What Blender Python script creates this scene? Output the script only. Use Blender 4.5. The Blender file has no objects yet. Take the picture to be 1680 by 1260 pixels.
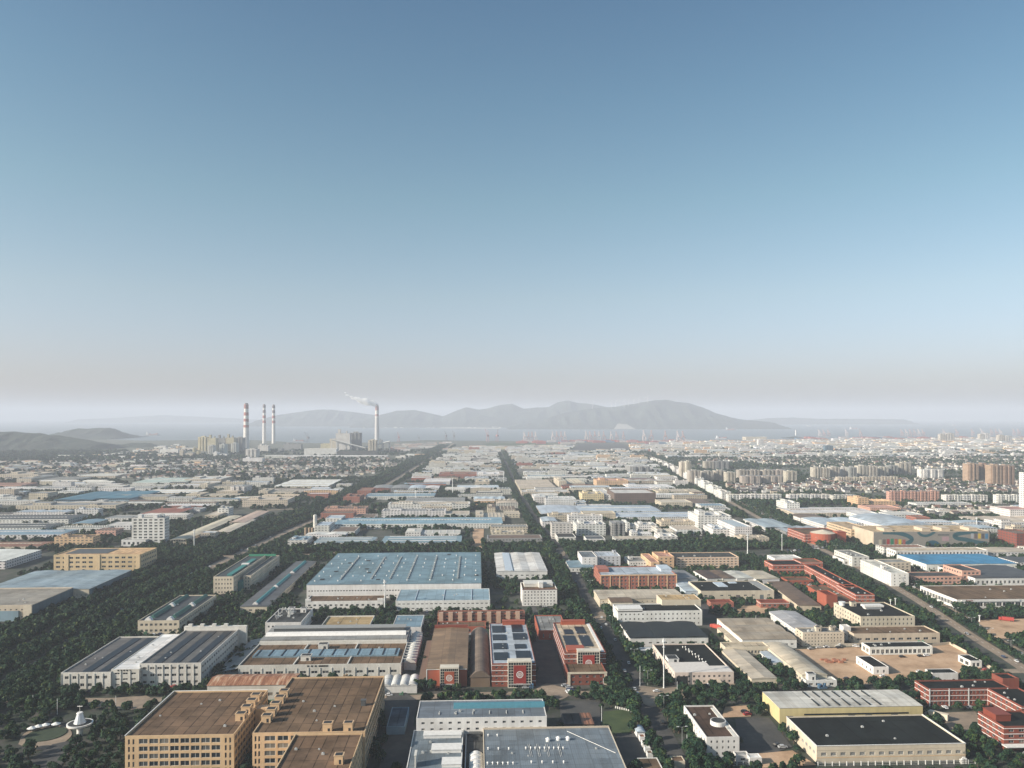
import bpy, bmesh, math, random
import numpy as np
from mathutils import Vector, Matrix
random.seed(7)
rng = np.random.default_rng(11)
S = bpy.context.scene
COL = S.collection
D2R = math.radians
# ------------------------------------------------------------------ camera
F, CX, HY, CAMZ = 1300.0, 840.0, 682.0, 180.0
VPX = 782.0
PSI = math.atan((CX - VPX) / F)
cam_d = bpy.data.cameras.new('camera')
cam = bpy.data.objects.new('camera', cam_d)
COL.objects.link(cam)
cam_d.sensor_width = 36.0
cam_d.lens = F / 1680 * 36
cam_d.shift_y = (HY - 630) / 1680
cam_d.clip_start = 1.0
cam_d.clip_end = 120000
cam.location = (0, 0, CAMZ)
cam.rotation_euler = (D2R(90), 0, -PSI)
S.camera = cam
# ------------------------------------------------------------------ light
SUN_AZ, SUN_EL = 18.0, 25.0           # light comes from the left, a little from behind the camera
S.world = bpy.data.worlds.new('World')
S.world.use_nodes = True
wn = S.world.node_tree
bg = wn.nodes['Background']
sky = wn.nodes.new('ShaderNodeTexSky')
sky.sky_type = 'NISHITA'
sky.sun_disc = False
sky.sun_elevation = D2R(SUN_EL)
SUNV = Vector((-math.cos(D2R(SUN_AZ)) * math.cos(D2R(SUN_EL)), -math.sin(D2R(SUN_AZ)) * math.cos(D2R(SUN_EL)), math.sin(D2R(SUN_EL))))
sky.sun_rotation = math.atan2(SUNV.x, SUNV.y)
sky.altitude = 150
sky.air_density = 1.0
sky.dust_density = 2.0
sky.ozone_density = 1.6
tcw = wn.nodes.new('ShaderNodeTexCoord'); sepw = wn.nodes.new('ShaderNodeSeparateXYZ'); rmpw = wn.nodes.new('ShaderNodeValToRGB'); mixw = wn.nodes.new('ShaderNodeMix')
wn.links.new(tcw.outputs['Generated'], sepw.inputs[0]); wn.links.new(sepw.outputs[2], rmpw.inputs[0])
ew = rmpw.color_ramp.elements                       # colour balance of the sky by height above the horizon
SKY_TINT = [(0.0, (.84, .80, .98)), (.06, (.90, .86, 1.0)), (.145, (.94, .91, .87)), (.26, (.80, .90, .80)), (.37, (.66, .82, .77)), (.46, (.57, .74, .74))]
while len(ew) < len(SKY_TINT): ew.new(.5)
for e_, (p_, c_) in zip(ew, SKY_TINT): e_.position = p_; e_.color = (*c_, 1)
mixw.data_type = 'RGBA'; mixw.blend_type = 'MULTIPLY'; mixw.inputs[0].default_value = 1.0
wn.links.new(sky.outputs[0], mixw.inputs[6]); wn.links.new(rmpw.outputs[0], mixw.inputs[7]); wn.links.new(mixw.outputs[2], bg.inputs[0])
bg.inputs[1].default_value = 0.11
sun_d = bpy.data.lights.new('sun', 'SUN')
sun_d.energy = 5.0
sun_d.angle = D2R(0.5)
sun_d.color = (1.0, 0.89, 0.76)
sun = bpy.data.objects.new('sun', sun_d)
COL.objects.link(sun)
sun.rotation_euler = (-SUNV).to_track_quat('-Z', 'Y').to_euler()
S.view_settings.view_transform = 'Standard'
S.view_settings.look = 'None'
S.view_settings.exposure = 0.66
S.view_settings.gamma = 1
S.cycles.use_denoising = True
S.cycles.max_bounces = 8
S.cycles.diffuse_bounces = 2
S.cycles.glossy_bounces = 2
S.cycles.volume_bounces = 4
S.cycles.use_adaptive_sampling = True
HAZE_DENSITY = 0.95e-4

# ------------------------------------------------------------------ projection helpers
RX, RY = math.cos(PSI), -math.sin(PSI)
FX, FY = math.sin(PSI), math.cos(PSI)
def G(x, y, z=0.0):
    d = (CAMZ - z) * F / (y - HY)
    u = (x - CX) / F
    return (d * (FX + u * RX), d * (FY + u * RY))
def XatY(x, Y):
    u = (x - CX) / F
    return Y * (FX + u * RX) / (FY + u * RY)
def px(X, Y, Z=0.0):
    d = X * FX + Y * FY
    r = X * RX + Y * RY
    if d < 1: return (-9999, -9999)
    return (CX + F * r / d, HY + F * (CAMZ - Z) / d)
def in_frame(X, Y, m=40):
    a, b = px(X, Y, 6)
    return -m < a < 1680 + m and b < 1260 + m

# ------------------------------------------------------------------ occupancy raster (keeps trees and fill off buildings and roads)
RS, OX, OY, NX, NY = 3.0, -4200.0, 250.0, 2800, 2400
occ = np.zeros((NY, NX), np.uint8)     # 1 building  2 road/yard  4 no trees  8 no further buildings
def stamp_poly(pts, val, grow=0.0):
    P = np.array(pts, float)
    c = P.mean(0)
    if grow:
        v = P - c; n = np.linalg.norm(v, axis=1, keepdims=True); P = P + v / np.maximum(n, 1e-6) * grow
    x0, y0 = P.min(0); x1, y1 = P.max(0)
    i0, i1 = int((x0 - OX) / RS), int((x1 - OX) / RS) + 1
    j0, j1 = int((y0 - OY) / RS), int((y1 - OY) / RS) + 1
    i0, i1, j0, j1 = max(i0, 0), min(i1, NX), max(j0, 0), min(j1, NY)
    if i1 <= i0 or j1 <= j0: return
    gx = OX + (np.arange(i0, i1) + .5) * RS; gy = OY + (np.arange(j0, j1) + .5) * RS
    XX, YY = np.meshgrid(gx, gy)
    ins = np.zeros(XX.shape, bool)
    n = len(P)
    for k in range(n):
        xa, ya = P[k]; xb, yb = P[(k + 1) % n]
        if ya == yb: continue
        cnd = ((ya > YY) != (yb > YY)) & (XX < (xb - xa) * (YY - ya) / (yb - ya) + xa)
        ins ^= cnd
    occ[j0:j1, i0:i1][ins] |= val
def occ_at(X, Y):
    i, j = int((X - OX) / RS), int((Y - OY) / RS)
    if 0 <= i < NX and 0 <= j < NY: return int(occ[j, i])
    return 0
def occ_rect(x0, x1, y0, y1, mask=11):
    i0, i1 = int((x0 - OX) / RS), int((x1 - OX) / RS) + 1
    j0, j1 = int((y0 - OY) / RS), int((y1 - OY) / RS) + 1
    i0, j0 = max(i0, 0), max(j0, 0)
    s = occ[j0:j1, i0:i1]
    return s.size and bool((s & mask).any())

# ------------------------------------------------------------------ materials
def new_mat(name):
    m = bpy.data.materials.new(name); m.use_nodes = True
    nt = m.node_tree
    return m, nt, nt.nodes['Principled BSDF']
def N(nt, t, **k):
    n = nt.nodes.new(t)
    for a, b in k.items(): setattr(n, a, b)
    return n
def MATH(nt, op, a, b=None, c=None):
    n = N(nt, 'ShaderNodeMath', operation=op)
    for i, v in enumerate((a, b, c)):
        if v is None: continue
        if isinstance(v, (int, float)): n.inputs[i].default_value = v
        else: nt.links.new(v, n.inputs[i])
    return n.outputs[0]
def MIX(nt, fac, a, b, blend='MIX'):
    n = N(nt, 'ShaderNodeMix', data_type='RGBA', blend_type=blend)
    for s, v in ((n.inputs[0], fac), (n.inputs[6], a), (n.inputs[7], b)):
        if isinstance(v, (int, float)): s.default_value = v
        elif isinstance(v, tuple): s.default_value = (*v[:3], 1)
        else: nt.links.new(v, s)
    return n.outputs[2]
def NOISE(nt, scale, vec=None, detail=4, rough=.55):
    n = N(nt, 'ShaderNodeTexNoise'); n.inputs['Scale'].default_value = scale
    n.inputs['Detail'].default_value = detail; n.inputs['Roughness'].default_value = rough
    if vec is not None: nt.links.new(vec, n.inputs['Vector'])
    return n.outputs['Fac']
def RAMP(nt, fac, stops):
    n = N(nt, 'ShaderNodeValToRGB'); e = n.color_ramp.elements
    while len(e) < len(stops): e.new(.5)
    for i, (p, c) in enumerate(stops):
        e[i].position = p; e[i].color = (*c, 1) if isinstance(c, tuple) else (c, c, c, 1)
    nt.links.new(fac, n.inputs[0])
    return n.outputs[0]
def MAPR(nt, v, a, b, c=0.0, d=1.0):
    n = N(nt, 'ShaderNodeMapRange'); nt.links.new(v, n.inputs[0])
    for i, q in enumerate((a, b, c, d)): n.inputs[i + 1].default_value = q
    return n.outputs[0]
def tint_out(nt, src):
    if src == 'obj': return N(nt, 'ShaderNodeObjectInfo').outputs['Color']
    if src == 'roof':
        return N(nt, 'ShaderNodeAttribute', attribute_type='OBJECT', attribute_name='roof_tint').outputs['Color']
    return N(nt, 'ShaderNodeAttribute', attribute_type='GEOMETRY', attribute_name=src).outputs['Color']

def wall_mat(name, src='obj', windows=False):
    m, nt, b = new_mat(name)
    tc = N(nt, 'ShaderNodeTexCoord').outputs['Object']
    geo = N(nt, 'ShaderNodeNewGeometry')
    col = tint_out(nt, src)
    mp = N(nt, 'ShaderNodeMapping'); mp.inputs['Scale'].default_value = (.5, .5, .07)
    nt.links.new(geo.outputs['Position'], mp.inputs[0])
    streak = NOISE(nt, 1.0, mp.outputs[0], 3)
    blot = NOISE(nt, .06, geo.outputs['Position'], 3)
    f = MATH(nt, 'MULTIPLY', MAPR(nt, streak, .35, .7, .0, .33), 1.0)
    col = MIX(nt, f, col, MIX(nt, .55, col, (.16, .14, .11)))
    col = MIX(nt, MAPR(nt, blot, .4, .7, 0, .3), col, (.35, .31, .25), 'MULTIPLY')
    if windows:
        sp = N(nt, 'ShaderNodeSeparateXYZ'); nt.links.new(geo.outputs['Position'], sp.inputs[0])
        sn = N(nt, 'ShaderNodeSeparateXYZ'); nt.links.new(geo.outputs['True Normal'], sn.inputs[0])
        ax = MATH(nt, 'GREATER_THAN', MATH(nt, 'ABSOLUTE', sn.outputs[0]), .6)
        vert = MATH(nt, 'LESS_THAN', MATH(nt, 'ABSOLUTE', sn.outputs[2]), .3)
        h = MATH(nt, 'ADD', MATH(nt, 'MULTIPLY', ax, sp.outputs[1]), MATH(nt, 'MULTIPLY', MATH(nt, 'SUBTRACT', 1.0, ax), sp.outputs[0]))
        rnd = N(nt, 'ShaderNodeObjectInfo').outputs['Random']
        per = MAPR(nt, rnd, 0, 1, 3.2, 6.0)
        hm = MATH(nt, 'FRACT', MATH(nt, 'DIVIDE', h, per))
        zm = MATH(nt, 'FRACT', MATH(nt, 'DIVIDE', sp.outputs[2], 3.6))
        w = MATH(nt, 'MULTIPLY', MATH(nt, 'COMPARE', hm, .5, .27), MATH(nt, 'COMPARE', zm, .52, .22))
        w = MATH(nt, 'MULTIPLY', MATH(nt, 'MULTIPLY', w, vert), MATH(nt, 'GREATER_THAN', sp.outputs[2], .8))
        col = MIX(nt, MATH(nt, 'MULTIPLY', w, .85), col, (.05, .06, .065))
        b.inputs['Roughness'].default_value = .7
    else:
        b.inputs['Roughness'].default_value = .85
    nt.links.new(col, b.inputs['Base Color'])
    return m
def metal_roof_mat(name, axis, src='obj', pitch=1.1):
    m, nt, b = new_mat(name)
    tc = N(nt, 'ShaderNodeTexCoord').outputs['Object']
    sp = N(nt, 'ShaderNodeSeparateXYZ'); nt.links.new(tc, sp.inputs[0])
    a = sp.outputs[axis]; o = sp.outputs[1 - axis]
    col = tint_out(nt, src)
    br = N(nt, 'ShaderNodeTexBrick', offset=0.0); br.inputs['Scale'].default_value = 1.0
    br.inputs['Brick Width'].default_value = 9.0; br.inputs['Row Height'].default_value = 6.0
    br.inputs['Mortar Size'].default_value = .2; br.inputs['Color1'].default_value = (.70, .72, .74, 1)
    br.inputs['Color2'].default_value = (1.1, 1.1, 1.1, 1); br.inputs['Mortar'].default_value = (.5, .5, .5, 1)
    nt.links.new(tc, br.inputs['Vector'])
    col = MIX(nt, .7, col, MIX(nt, 1.0, col, br.outputs['Color'], 'MULTIPLY'))
    mp = N(nt, 'ShaderNodeMapping'); mp.inputs['Scale'].default_value = (.05, .9, .2) if axis == 1 else (.9, .05, .2)
    nt.links.new(tc, mp.inputs[0])
    streak = NOISE(nt, .35, mp.outputs[0], 5, .65)
    col = MIX(nt, MAPR(nt, streak, .45, .72, 0, .45), col, MIX(nt, 1.0, col, (.55, .48, .42), 'MULTIPLY'))
    big = NOISE(nt, .035, tc, 3)
    col = MIX(nt, MAPR(nt, big, .35, .7, 0, .4), col, (.62, .6, .58), 'MULTIPLY')
    pond = NOISE(nt, .05, tc, 6, .7); patch = NOISE(nt, .012, tc, 2)
    col = MIX(nt, MAPR(nt, pond, .53, .57, 0, .38), col, (.55, .53, .50), 'MULTIPLY')
    col = MIX(nt, MAPR(nt, pond, .43, .39, 0, .30), col, MIX(nt, 1.0, col, (1.35, 1.32, 1.28), 'MULTIPLY'))
    col = MIX(nt, MAPR(nt, patch, .5, .62, 0, .3), col, (.7, .62, .52), 'MULTIPLY')
    rib = MATH(nt, 'PINGPONG', MATH(nt, 'DIVIDE', a, pitch), .5)
    bp = N(nt, 'ShaderNodeBump'); bp.inputs['Strength'].default_value = .35; bp.inputs['Distance'].default_value = .15
    nt.links.new(rib, bp.inputs['Height'])
    nt.links.new(bp.outputs[0], b.inputs['Normal'])
    b.inputs['Roughness'].default_value = .55; b.inputs['Specular IOR Level'].default_value = .25
    b.inputs['Metallic'].default_value = .0
    nt.links.new(col, b.inputs['Base Color'])
    return m
def slab_roof_mat(name, src='obj', bw=5.5, rh=9.0):
    m, nt, b = new_mat(name)
    tc = N(nt, 'ShaderNodeTexCoord').outputs['Object']
    col = tint_out(nt, src)
    mp = N(nt, 'ShaderNodeMapping'); mp.inputs['Rotation'].default_value = (0, 0, 0)
    nt.links.new(tc, mp.inputs[0])
    br = N(nt, 'ShaderNodeTexBrick', offset=0.0); br.inputs['Scale'].default_value = 1.0
    br.inputs['Brick Width'].default_value = bw; br.inputs['Row Height'].default_value = rh * 1.5; br.inputs['Bias'].default_value = -.1
    br.inputs['Mortar Size'].default_value = .3; br.inputs['Mortar Smooth'].default_value = .3
    br.inputs['Color1'].default_value = (.75, .75, .77, 1); br.inputs['Color2'].default_value = (1.25, 1.2, 1.15, 1)
    br.inputs['Mortar'].default_value = (.14, .14, .14, 1)
    nt.links.new(mp.outputs[0], br.inputs['Vector'])
    wear = MAPR(nt, NOISE(nt, .13, tc, 3), .35, .6, .25, .95)
    col = MIX(nt, wear, col, MIX(nt, 1.0, col, br.outputs['Color'], 'MULTIPLY'))
    n1 = NOISE(nt, .09, tc, 6, .65); n2 = NOISE(nt, .8, tc, 4, .6)
    col = MIX(nt, MAPR(nt, n1, .38, .68, 0, .75), col, MIX(nt, 1.0, col, (.45, .47, .45), 'MULTIPLY'))
    col = MIX(nt, MAPR(nt, n2, .45, .75, 0, .35), col, MIX(nt, 1.0, col, (1.5, 1.45, 1.35), 'MULTIPLY'))
    pond = NOISE(nt, .05, tc, 6, .7); patch = NOISE(nt, .012, tc, 2)
    col = MIX(nt, MAPR(nt, pond, .53, .57, 0, .38), col, (.55, .53, .50), 'MULTIPLY')
    col = MIX(nt, MAPR(nt, pond, .43, .39, 0, .30), col, MIX(nt, 1.0, col, (1.35, 1.32, 1.28), 'MULTIPLY'))
    col = MIX(nt, MAPR(nt, patch, .5, .62, 0, .3), col, (.7, .62, .52), 'MULTIPLY')
    nt.links.new(col, b.inputs['Base Color']); b.inputs['Roughness'].default_value = .9; b.inputs['Specular IOR Level'].default_value = .1
    return m
def plain_mat(name, c, rough=.6, metal=0.0, vary=.25, scale=.6):
    m, nt, b = new_mat(name)
    tc = N(nt, 'ShaderNodeTexCoord').outputs['Object']
    n1 = NOISE(nt, scale, tc, 4)
    col = MIX(nt, MAPR(nt, n1, .35, .7, 0, vary), c, tuple(v * .45 for v in c))
    nt.links.new(col, b.inputs['Base Color']); b.inputs['Roughness'].default_value = rough; b.inputs['Metallic'].default_value = metal
    return m
def tint_mat(name, rough=.6, vary=.25, scale=.5, src='obj'):
    m, nt, b = new_mat(name)
    tc = N(nt, 'ShaderNodeTexCoord').outputs['Object']
    col = tint_out(nt, src)
    n1 = NOISE(nt, scale, tc, 4)
    col = MIX(nt, MAPR(nt, n1, .35, .7, 0, vary), col, (.4, .38, .35), 'MULTIPLY')
    nt.links.new(col, b.inputs['Base Color']); b.inputs['Roughness'].default_value = rough
    return m
def glass_mat():
    m, nt, b = new_mat('window_glass')
    r = N(nt, 'ShaderNodeObjectInfo').outputs['Random']
    c = RAMP(nt, r, [(0, (.015, .02, .025)), (.6, (.03, .04, .045)), (.8, (.08, .085, .085)), (1, (.2, .18, .15))])
    nt.links.new(c, b.inputs['Base Color']); b.inputs['Roughness'].default_value = .2
    b.inputs['Specular IOR Level'].default_value = .12
    return m
def leaf_mat():
    m, nt, b = new_mat('foliage')
    geo = N(nt, 'ShaderNodeNewGeometry')
    n1 = NOISE(nt, .035, geo.outputs['Position'], 2)
    r = geo.outputs['Random Per Island']
    c = RAMP(nt, r, [(0, (.007, .024, .016)), (.45, (.014, .040, .023)), (.8, (.030, .060, .026)), (1, (.058, .080, .028))])
    c = MIX(nt, MAPR(nt, n1, .35, .65, 0, .6), c, (.55, .72, .75), 'MULTIPLY')
    n4 = NOISE(nt, .11, geo.outputs['Position'], 1)                       # one tree greener or yellower than the next
    c = MIX(nt, MAPR(nt, n4, .50, .66, 0, .75), c, MIX(nt, 1.0, c, (1.9, 1.55, .95), 'MULTIPLY'))
    c = MIX(nt, MAPR(nt, n4, .48, .34, 0, .6), c, MIX(nt, 1.0, c, (.6, .75, .8), 'MULTIPLY'))
    nt.links.new(c, b.inputs['Base Color']); b.inputs['Roughness'].default_value = .75
    b.inputs['Specular IOR Level'].default_value = .15
    return m
M = {}
M['wall'] = wall_mat('painted_wall')
M['wall_far'] = wall_mat('painted_wall_with_small_windows', windows=True)
M['metal_x'] = metal_roof_mat('metal_roof_ribs_along_depth', 0)
M['metal_y'] = metal_roof_mat('metal_roof_ribs_along_width', 1)
M['slab'] = slab_roof_mat('concrete_roof_panels')
M['felt'] = slab_roof_mat('roofing_felt', bw=14, rh=22)
M['tint'] = tint_mat('painted_surface')
M['glass'] = glass_mat()
M['frame'] = plain_mat('window_frame_paint', (.5, .5, .48))
M['leaf'] = leaf_mat()
M['bark'] = plain_mat('bark', (.07, .05, .035), .9)
def rusty_mat():
    m, nt, b = new_mat('rusty_corrugated_metal')
    tc = N(nt, 'ShaderNodeTexCoord').outputs['Object']
    mp = N(nt, 'ShaderNodeMapping'); mp.inputs['Scale'].default_value = (.45, .02, .2); nt.links.new(tc, mp.inputs[0])
    n = NOISE(nt, 1.0, mp.outputs[0], 4, .7); n2 = NOISE(nt, .3, tc, 4)
    c = RAMP(nt, n, [(.3, (.13, .055, .03)), (.45, (.24, .10, .05)), (.55, (.36, .19, .11)), (.64, (.5, .4, .3)), (.75, (.2, .09, .05))])
    c = MIX(nt, MAPR(nt, n2, .4, .7, 0, .5), c, (.55, .5, .45), 'MULTIPLY')
    nt.links.new(c, b.inputs['Base Color']); b.inputs['Roughness'].default_value = .8
    return m
M['rusty'] = rusty_mat()
M['solar'] = plain_mat('solar_panel_glass', (.009, .014, .022), .35, 0, .2, .3); M['solar'].node_tree.nodes['Principled BSDF'].inputs['Specular IOR Level'].default_value = .12
M['roof_far'] = metal_roof_mat('distant_roof', 0, 'roof', 3.0)
M['steel'] = plain_mat('galvanised_steel', (.42, .43, .42), .5)
M['white'] = plain_mat('white_paint', (.74, .73, .70), .6)
M['dark'] = plain_mat('dark_surface_and_shade', (.02, .022, .024), .8)  # plain dark surfaces, and the painted shade of hut openings
M['stuff_wall'] = wall_mat('village_wall', 'tint')
M['tyre'] = plain_mat('tyre_rubber', (.015, .015, .016), .8)

def ground_mat():
    m, nt, b = new_mat('ground_mix')
    geo = N(nt, 'ShaderNodeNewGeometry').outputs['Position']
    n1 = NOISE(nt, .006, geo, 5, .6); n2 = NOISE(nt, .05, geo, 5, .65); n3 = NOISE(nt, .5, geo, 4)
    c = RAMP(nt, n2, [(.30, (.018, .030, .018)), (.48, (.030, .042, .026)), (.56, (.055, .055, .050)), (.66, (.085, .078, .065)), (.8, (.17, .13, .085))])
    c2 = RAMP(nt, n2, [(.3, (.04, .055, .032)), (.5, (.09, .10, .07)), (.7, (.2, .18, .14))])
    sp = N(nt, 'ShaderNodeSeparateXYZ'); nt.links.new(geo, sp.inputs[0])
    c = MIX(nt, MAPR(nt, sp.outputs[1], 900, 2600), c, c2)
    c = MIX(nt, MAPR(nt, n1, .4, .65, 0, .5), c, (.6, .62, .55), 'MULTIPLY')
    c = MIX(nt, MAPR(nt, n3, .4, .7, 0, .4), c, (.5, .5, .5), 'MULTIPLY')
    nt.links.new(c, b.inputs['Base Color']); b.inputs['Roughness'].default_value = .95
    return m
def patch_mat(name, stops, s=.08):
    m, nt, b = new_mat(name)
    geo = N(nt, 'ShaderNodeNewGeometry').outputs['Position']
    n = NOISE(nt, s, geo, 7, .65)
    c = RAMP(nt, n, stops)
    n3 = NOISE(nt, 1.2, geo, 3)
    c = MIX(nt, MAPR(nt, n3, .4, .7, 0, .35), c, (.6, .6, .6), 'MULTIPLY')
    nt.links.new(c, b.inputs['Base Color']); b.inputs['Roughness'].default_value = .92
    return m
M['ground'] = ground_mat()
M['asphalt'] = patch_mat('asphalt', [(.3, (.035, .037, .038)), (.5, (.055, .055, .053)), (.7, (.085, .08, .074))])
M['pale_road'] = patch_mat('dusty_concrete_road', [(.3, (.16, .13, .10)), (.55, (.27, .21, .155)), (.75, (.36, .29, .22))])
M['dirt'] = patch_mat('dirt_yard', [(.28, (.24, .15, .085)), (.5, (.44, .29, .18)), (.75, (.56, .40, .27))], .05)
M['grass'] = patch_mat('grass', [(.3, (.022, .042, .014)), (.55, (.045, .072, .02)), (.75, (.08, .09, .03))], .1)
M['hedge'] = patch_mat('clipped_planting', [(.3, (.012, .028, .014)), (.7, (.035, .055, .022))], .6)
M['paint_line'] = plain_mat('road_paint', (.6, .58, .54), .8)
M['lamp_grey'] = plain_mat('weathered_lamp_post', (.3, .31, .3), .6)
M['mast'] = plain_mat('white_mast_paint', (.7, .71, .7), .5)

# ------------------------------------------------------------------ object helpers
def prop(o, label=None, cat=None, group=None, kind=None):
    if label: o['label'] = label
    if cat: o['category'] = cat
    if group: o['group'] = group
    if kind: o['kind'] = kind
    return o
THINGS = []      # (X, Y, short name) used to describe trees by what they stand beside
def empty(name, loc, rz, label, cat, group=None):
    o = bpy.data.objects.new(name, None); COL.objects.link(o)
    o.location = loc; o.rotation_euler = (0, 0, rz); o.empty_display_size = .5
    return prop(o, label, cat, group)
class MB:
    def __init__(s): s.v = []; s.f = []; s.m = []
    def quad(s, a, b, c, d, m=0):
        n = len(s.v); s.v += [a, b, c, d]; s.f.append((n, n + 1, n + 2, n + 3)); s.m.append(m)
    def poly(s, pts, m=0):
        n = len(s.v); s.v += list(pts); s.f.append(tuple(range(n, n + len(pts)))); s.m.append(m)
    def box(s, x0, x1, y0, y1, z0, z1, m=0, bottom=False, top_m=None):
        p = [(x0, y0, z0), (x1, y0, z0), (x1, y1, z0), (x0, y1, z0), (x0, y0, z1), (x1, y0, z1), (x1, y1, z1), (x0, y1, z1)]
        n = len(s.v); s.v += p
        fs = [(0, 1, 5, 4), (1, 2, 6, 5), (2, 3, 7, 6), (3, 0, 4, 7), (4, 5, 6, 7)] + ([(3, 2, 1, 0)] if bottom else [])
        for k, f in enumerate(fs):
            s.f.append(tuple(n + i for i in f)); s.m.append(top_m if (k == 4 and top_m is not None) else m)
    def cyl(s, cx, cy, z0, z1, r0, r1=None, n=12, m=0, cap=True):
        r1 = r0 if r1 is None else r1
        a = len(s.v)
        for z, r in ((z0, r0), (z1, r1)):
            for k in range(n):
                t = 2 * math.pi * k / n; s.v.append((cx + r * math.cos(t), cy + r * math.sin(t), z))
        for k in range(n):
            q = (k + 1) % n; s.f.append((a + k, a + q, a + n + q, a + n + k)); s.m.append(m)
        if cap: s.f.append(tuple(a + n + k for k in range(n))); s.m.append(m)
    def bar(s, p, q, r, m=0, n=4):
        p, q = Vector(p), Vector(q); d = (q - p)
        if d.length < 1e-6: return
        u = d.orthogonal().normalized(); w = d.normalized().cross(u)
        a = len(s.v)
        for e in (p, q):
            for k in range(n):
                t = 2 * math.pi * (k + .5) / n; s.v.append(tuple(e + u * math.cos(t) * r + w * math.sin(t) * r))
        for k in range(n):
            j = (k + 1) % n; s.f.append((a + k, a + j, a + n + j, a + n + k)); s.m.append(m)
        s.f.append(tuple(a + k for k in reversed(range(n)))); s.m.append(m)
        s.f.append(tuple(a + n + k for k in range(n))); s.m.append(m)
    def vault(s, x0, x1, y0, y1, z0, rise, n=10, axis='y', m=0, ends=0):
        pts = []
        for k in range(n + 1):
            t = k / n; pts.append((t, math.sin(math.pi * t) ** .8 * rise if 0 < t < 1 else 0))
        for k in range(n):
            (t0, a0), (t1, a1) = pts[k], pts[k + 1]
            if axis == 'y':
                xa, xb = x0 + (x1 - x0) * t0, x0 + (x1 - x0) * t1
                s.quad((xa, y0, z0 + a0), (xb, y0, z0 + a1), (xb, y1, z0 + a1), (xa, y1, z0 + a0), m)
            else:
                ya, yb = y0 + (y1 - y0) * t0, y0 + (y1 - y0) * t1
                s.quad((x1, ya, z0 + a0), (x1, yb, z0 + a1), (x0, yb, z0 + a1), (x0, ya, z0 + a0), m)
        if axis == 'y':
            s.poly([(x0 + (x1 - x0) * t, y0, z0 + a) for t, a in pts], ends)
            s.poly([(x0 + (x1 - x0) * t, y1, z0 + a) for t, a in reversed(pts)], ends)
        else:
            s.poly([(x0, y0 + (y1 - y0) * t, z0 + a) for t, a in reversed(pts)], ends)
            s.poly([(x1, y0 + (y1 - y0) * t, z0 + a) for t, a in pts], ends)
    def mesh(s, name, mats):
        me = bpy.data.meshes.new(name); me.from_pydata(s.v, [], s.f)
        for mt in mats: me.materials.append(mt)
        if len(mats) > 1: me.polygons.foreach_set('material_index', s.m)
        me.update()
        return me
    def build(s, name, mats, parent=None, color=None, loc=None, rz=0):
        me = s.mesh(name, mats if isinstance(mats, list) else [mats])
        return link(name, me, parent, color, loc, rz)
def link(name, me, parent=None, color=None, loc=None, rz=0, scale=None):
    o = bpy.data.objects.new(name, me); COL.objects.link(o)
    if parent: o.parent = parent
    if color: o.color = (*color[:3], 1)
    if loc: o.location = loc
    if rz: o.rotation_euler = (0, 0, rz)
    if scale: o.scale = scale
    return o

# unit window (1 x 1, facing -Y, origin in its middle) shared by every window
def unit_window(bars):
    b = MB()
    b.quad((-.5, 0, -.5), (.5, 0, -.5), (.5, 0, .5), (-.5, 0, .5), 0)
    t = .045
    for x0, x1, z0, z1 in [(-.5, -.5 + t, -.5, .5), (.5 - t, .5, -.5, .5), (-.5 + t, .5 - t, -.5, -.5 + t), (-.5 + t, .5 - t, .5 - t, .5)] + [(c - t / 2, c + t / 2, -.5 + t, .5 - t) for c in bars]:
        b.box(x0, x1, -.06, -.01, z0, z1, 1, True)
    return b.mesh('window', [M['glass'], M['frame']])
WIN = {'two': unit_window([0.0]), 'one': unit_window([]), 'many': unit_window([-.36, -.22, -.07, .07, .22, .36])}
def unit_door():
    b = MB(); b.box(-.5, .5, -.05, 0, -.5, .5, 0, True)
    for k in range(1, 8): b.box(-.48, .48, -.08, -.05, -.5 + k * .125 - .01, -.5 + k * .125 + .01, 0, True)
    return b.mesh('door', [M['tint']])
DOOR = unit_door()

C = dict(white=(.70, .69, .665), cream=(.58, .51, .40), tan=(.62, .43, .255), beige=(.52, .44, .34), grey=(.27, .275, .27), dgrey=(.07, .077, .08),
         red=(.20, .046, .027), orange=(.34, .082, .042), brick=(.34, .12, .08), pink=(.58, .33, .25), peach=(.66, .44, .26), brown=(.17, .115, .076),
         dbrown=(.10, .065, .05), black=(.016, .020, .020), blue=(.20, .30, .37), lblue=(.46, .53, .60), bblue=(.05, .24, .42), teal=(.03, .19, .18),
         green=(.03, .13, .10), yellow=(.58, .49, .25), pale=(.60, .585, .54), rust=(.27, .13, .075), sgrey=(.175, .21, .24), solar=(.012, .017, .024))
def jit(c, a=.06):
    k = 1 + random.uniform(-a, a)
    return tuple(max(.005, v * k * (1 + random.uniform(-a, a) * .4)) for v in c)

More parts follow.
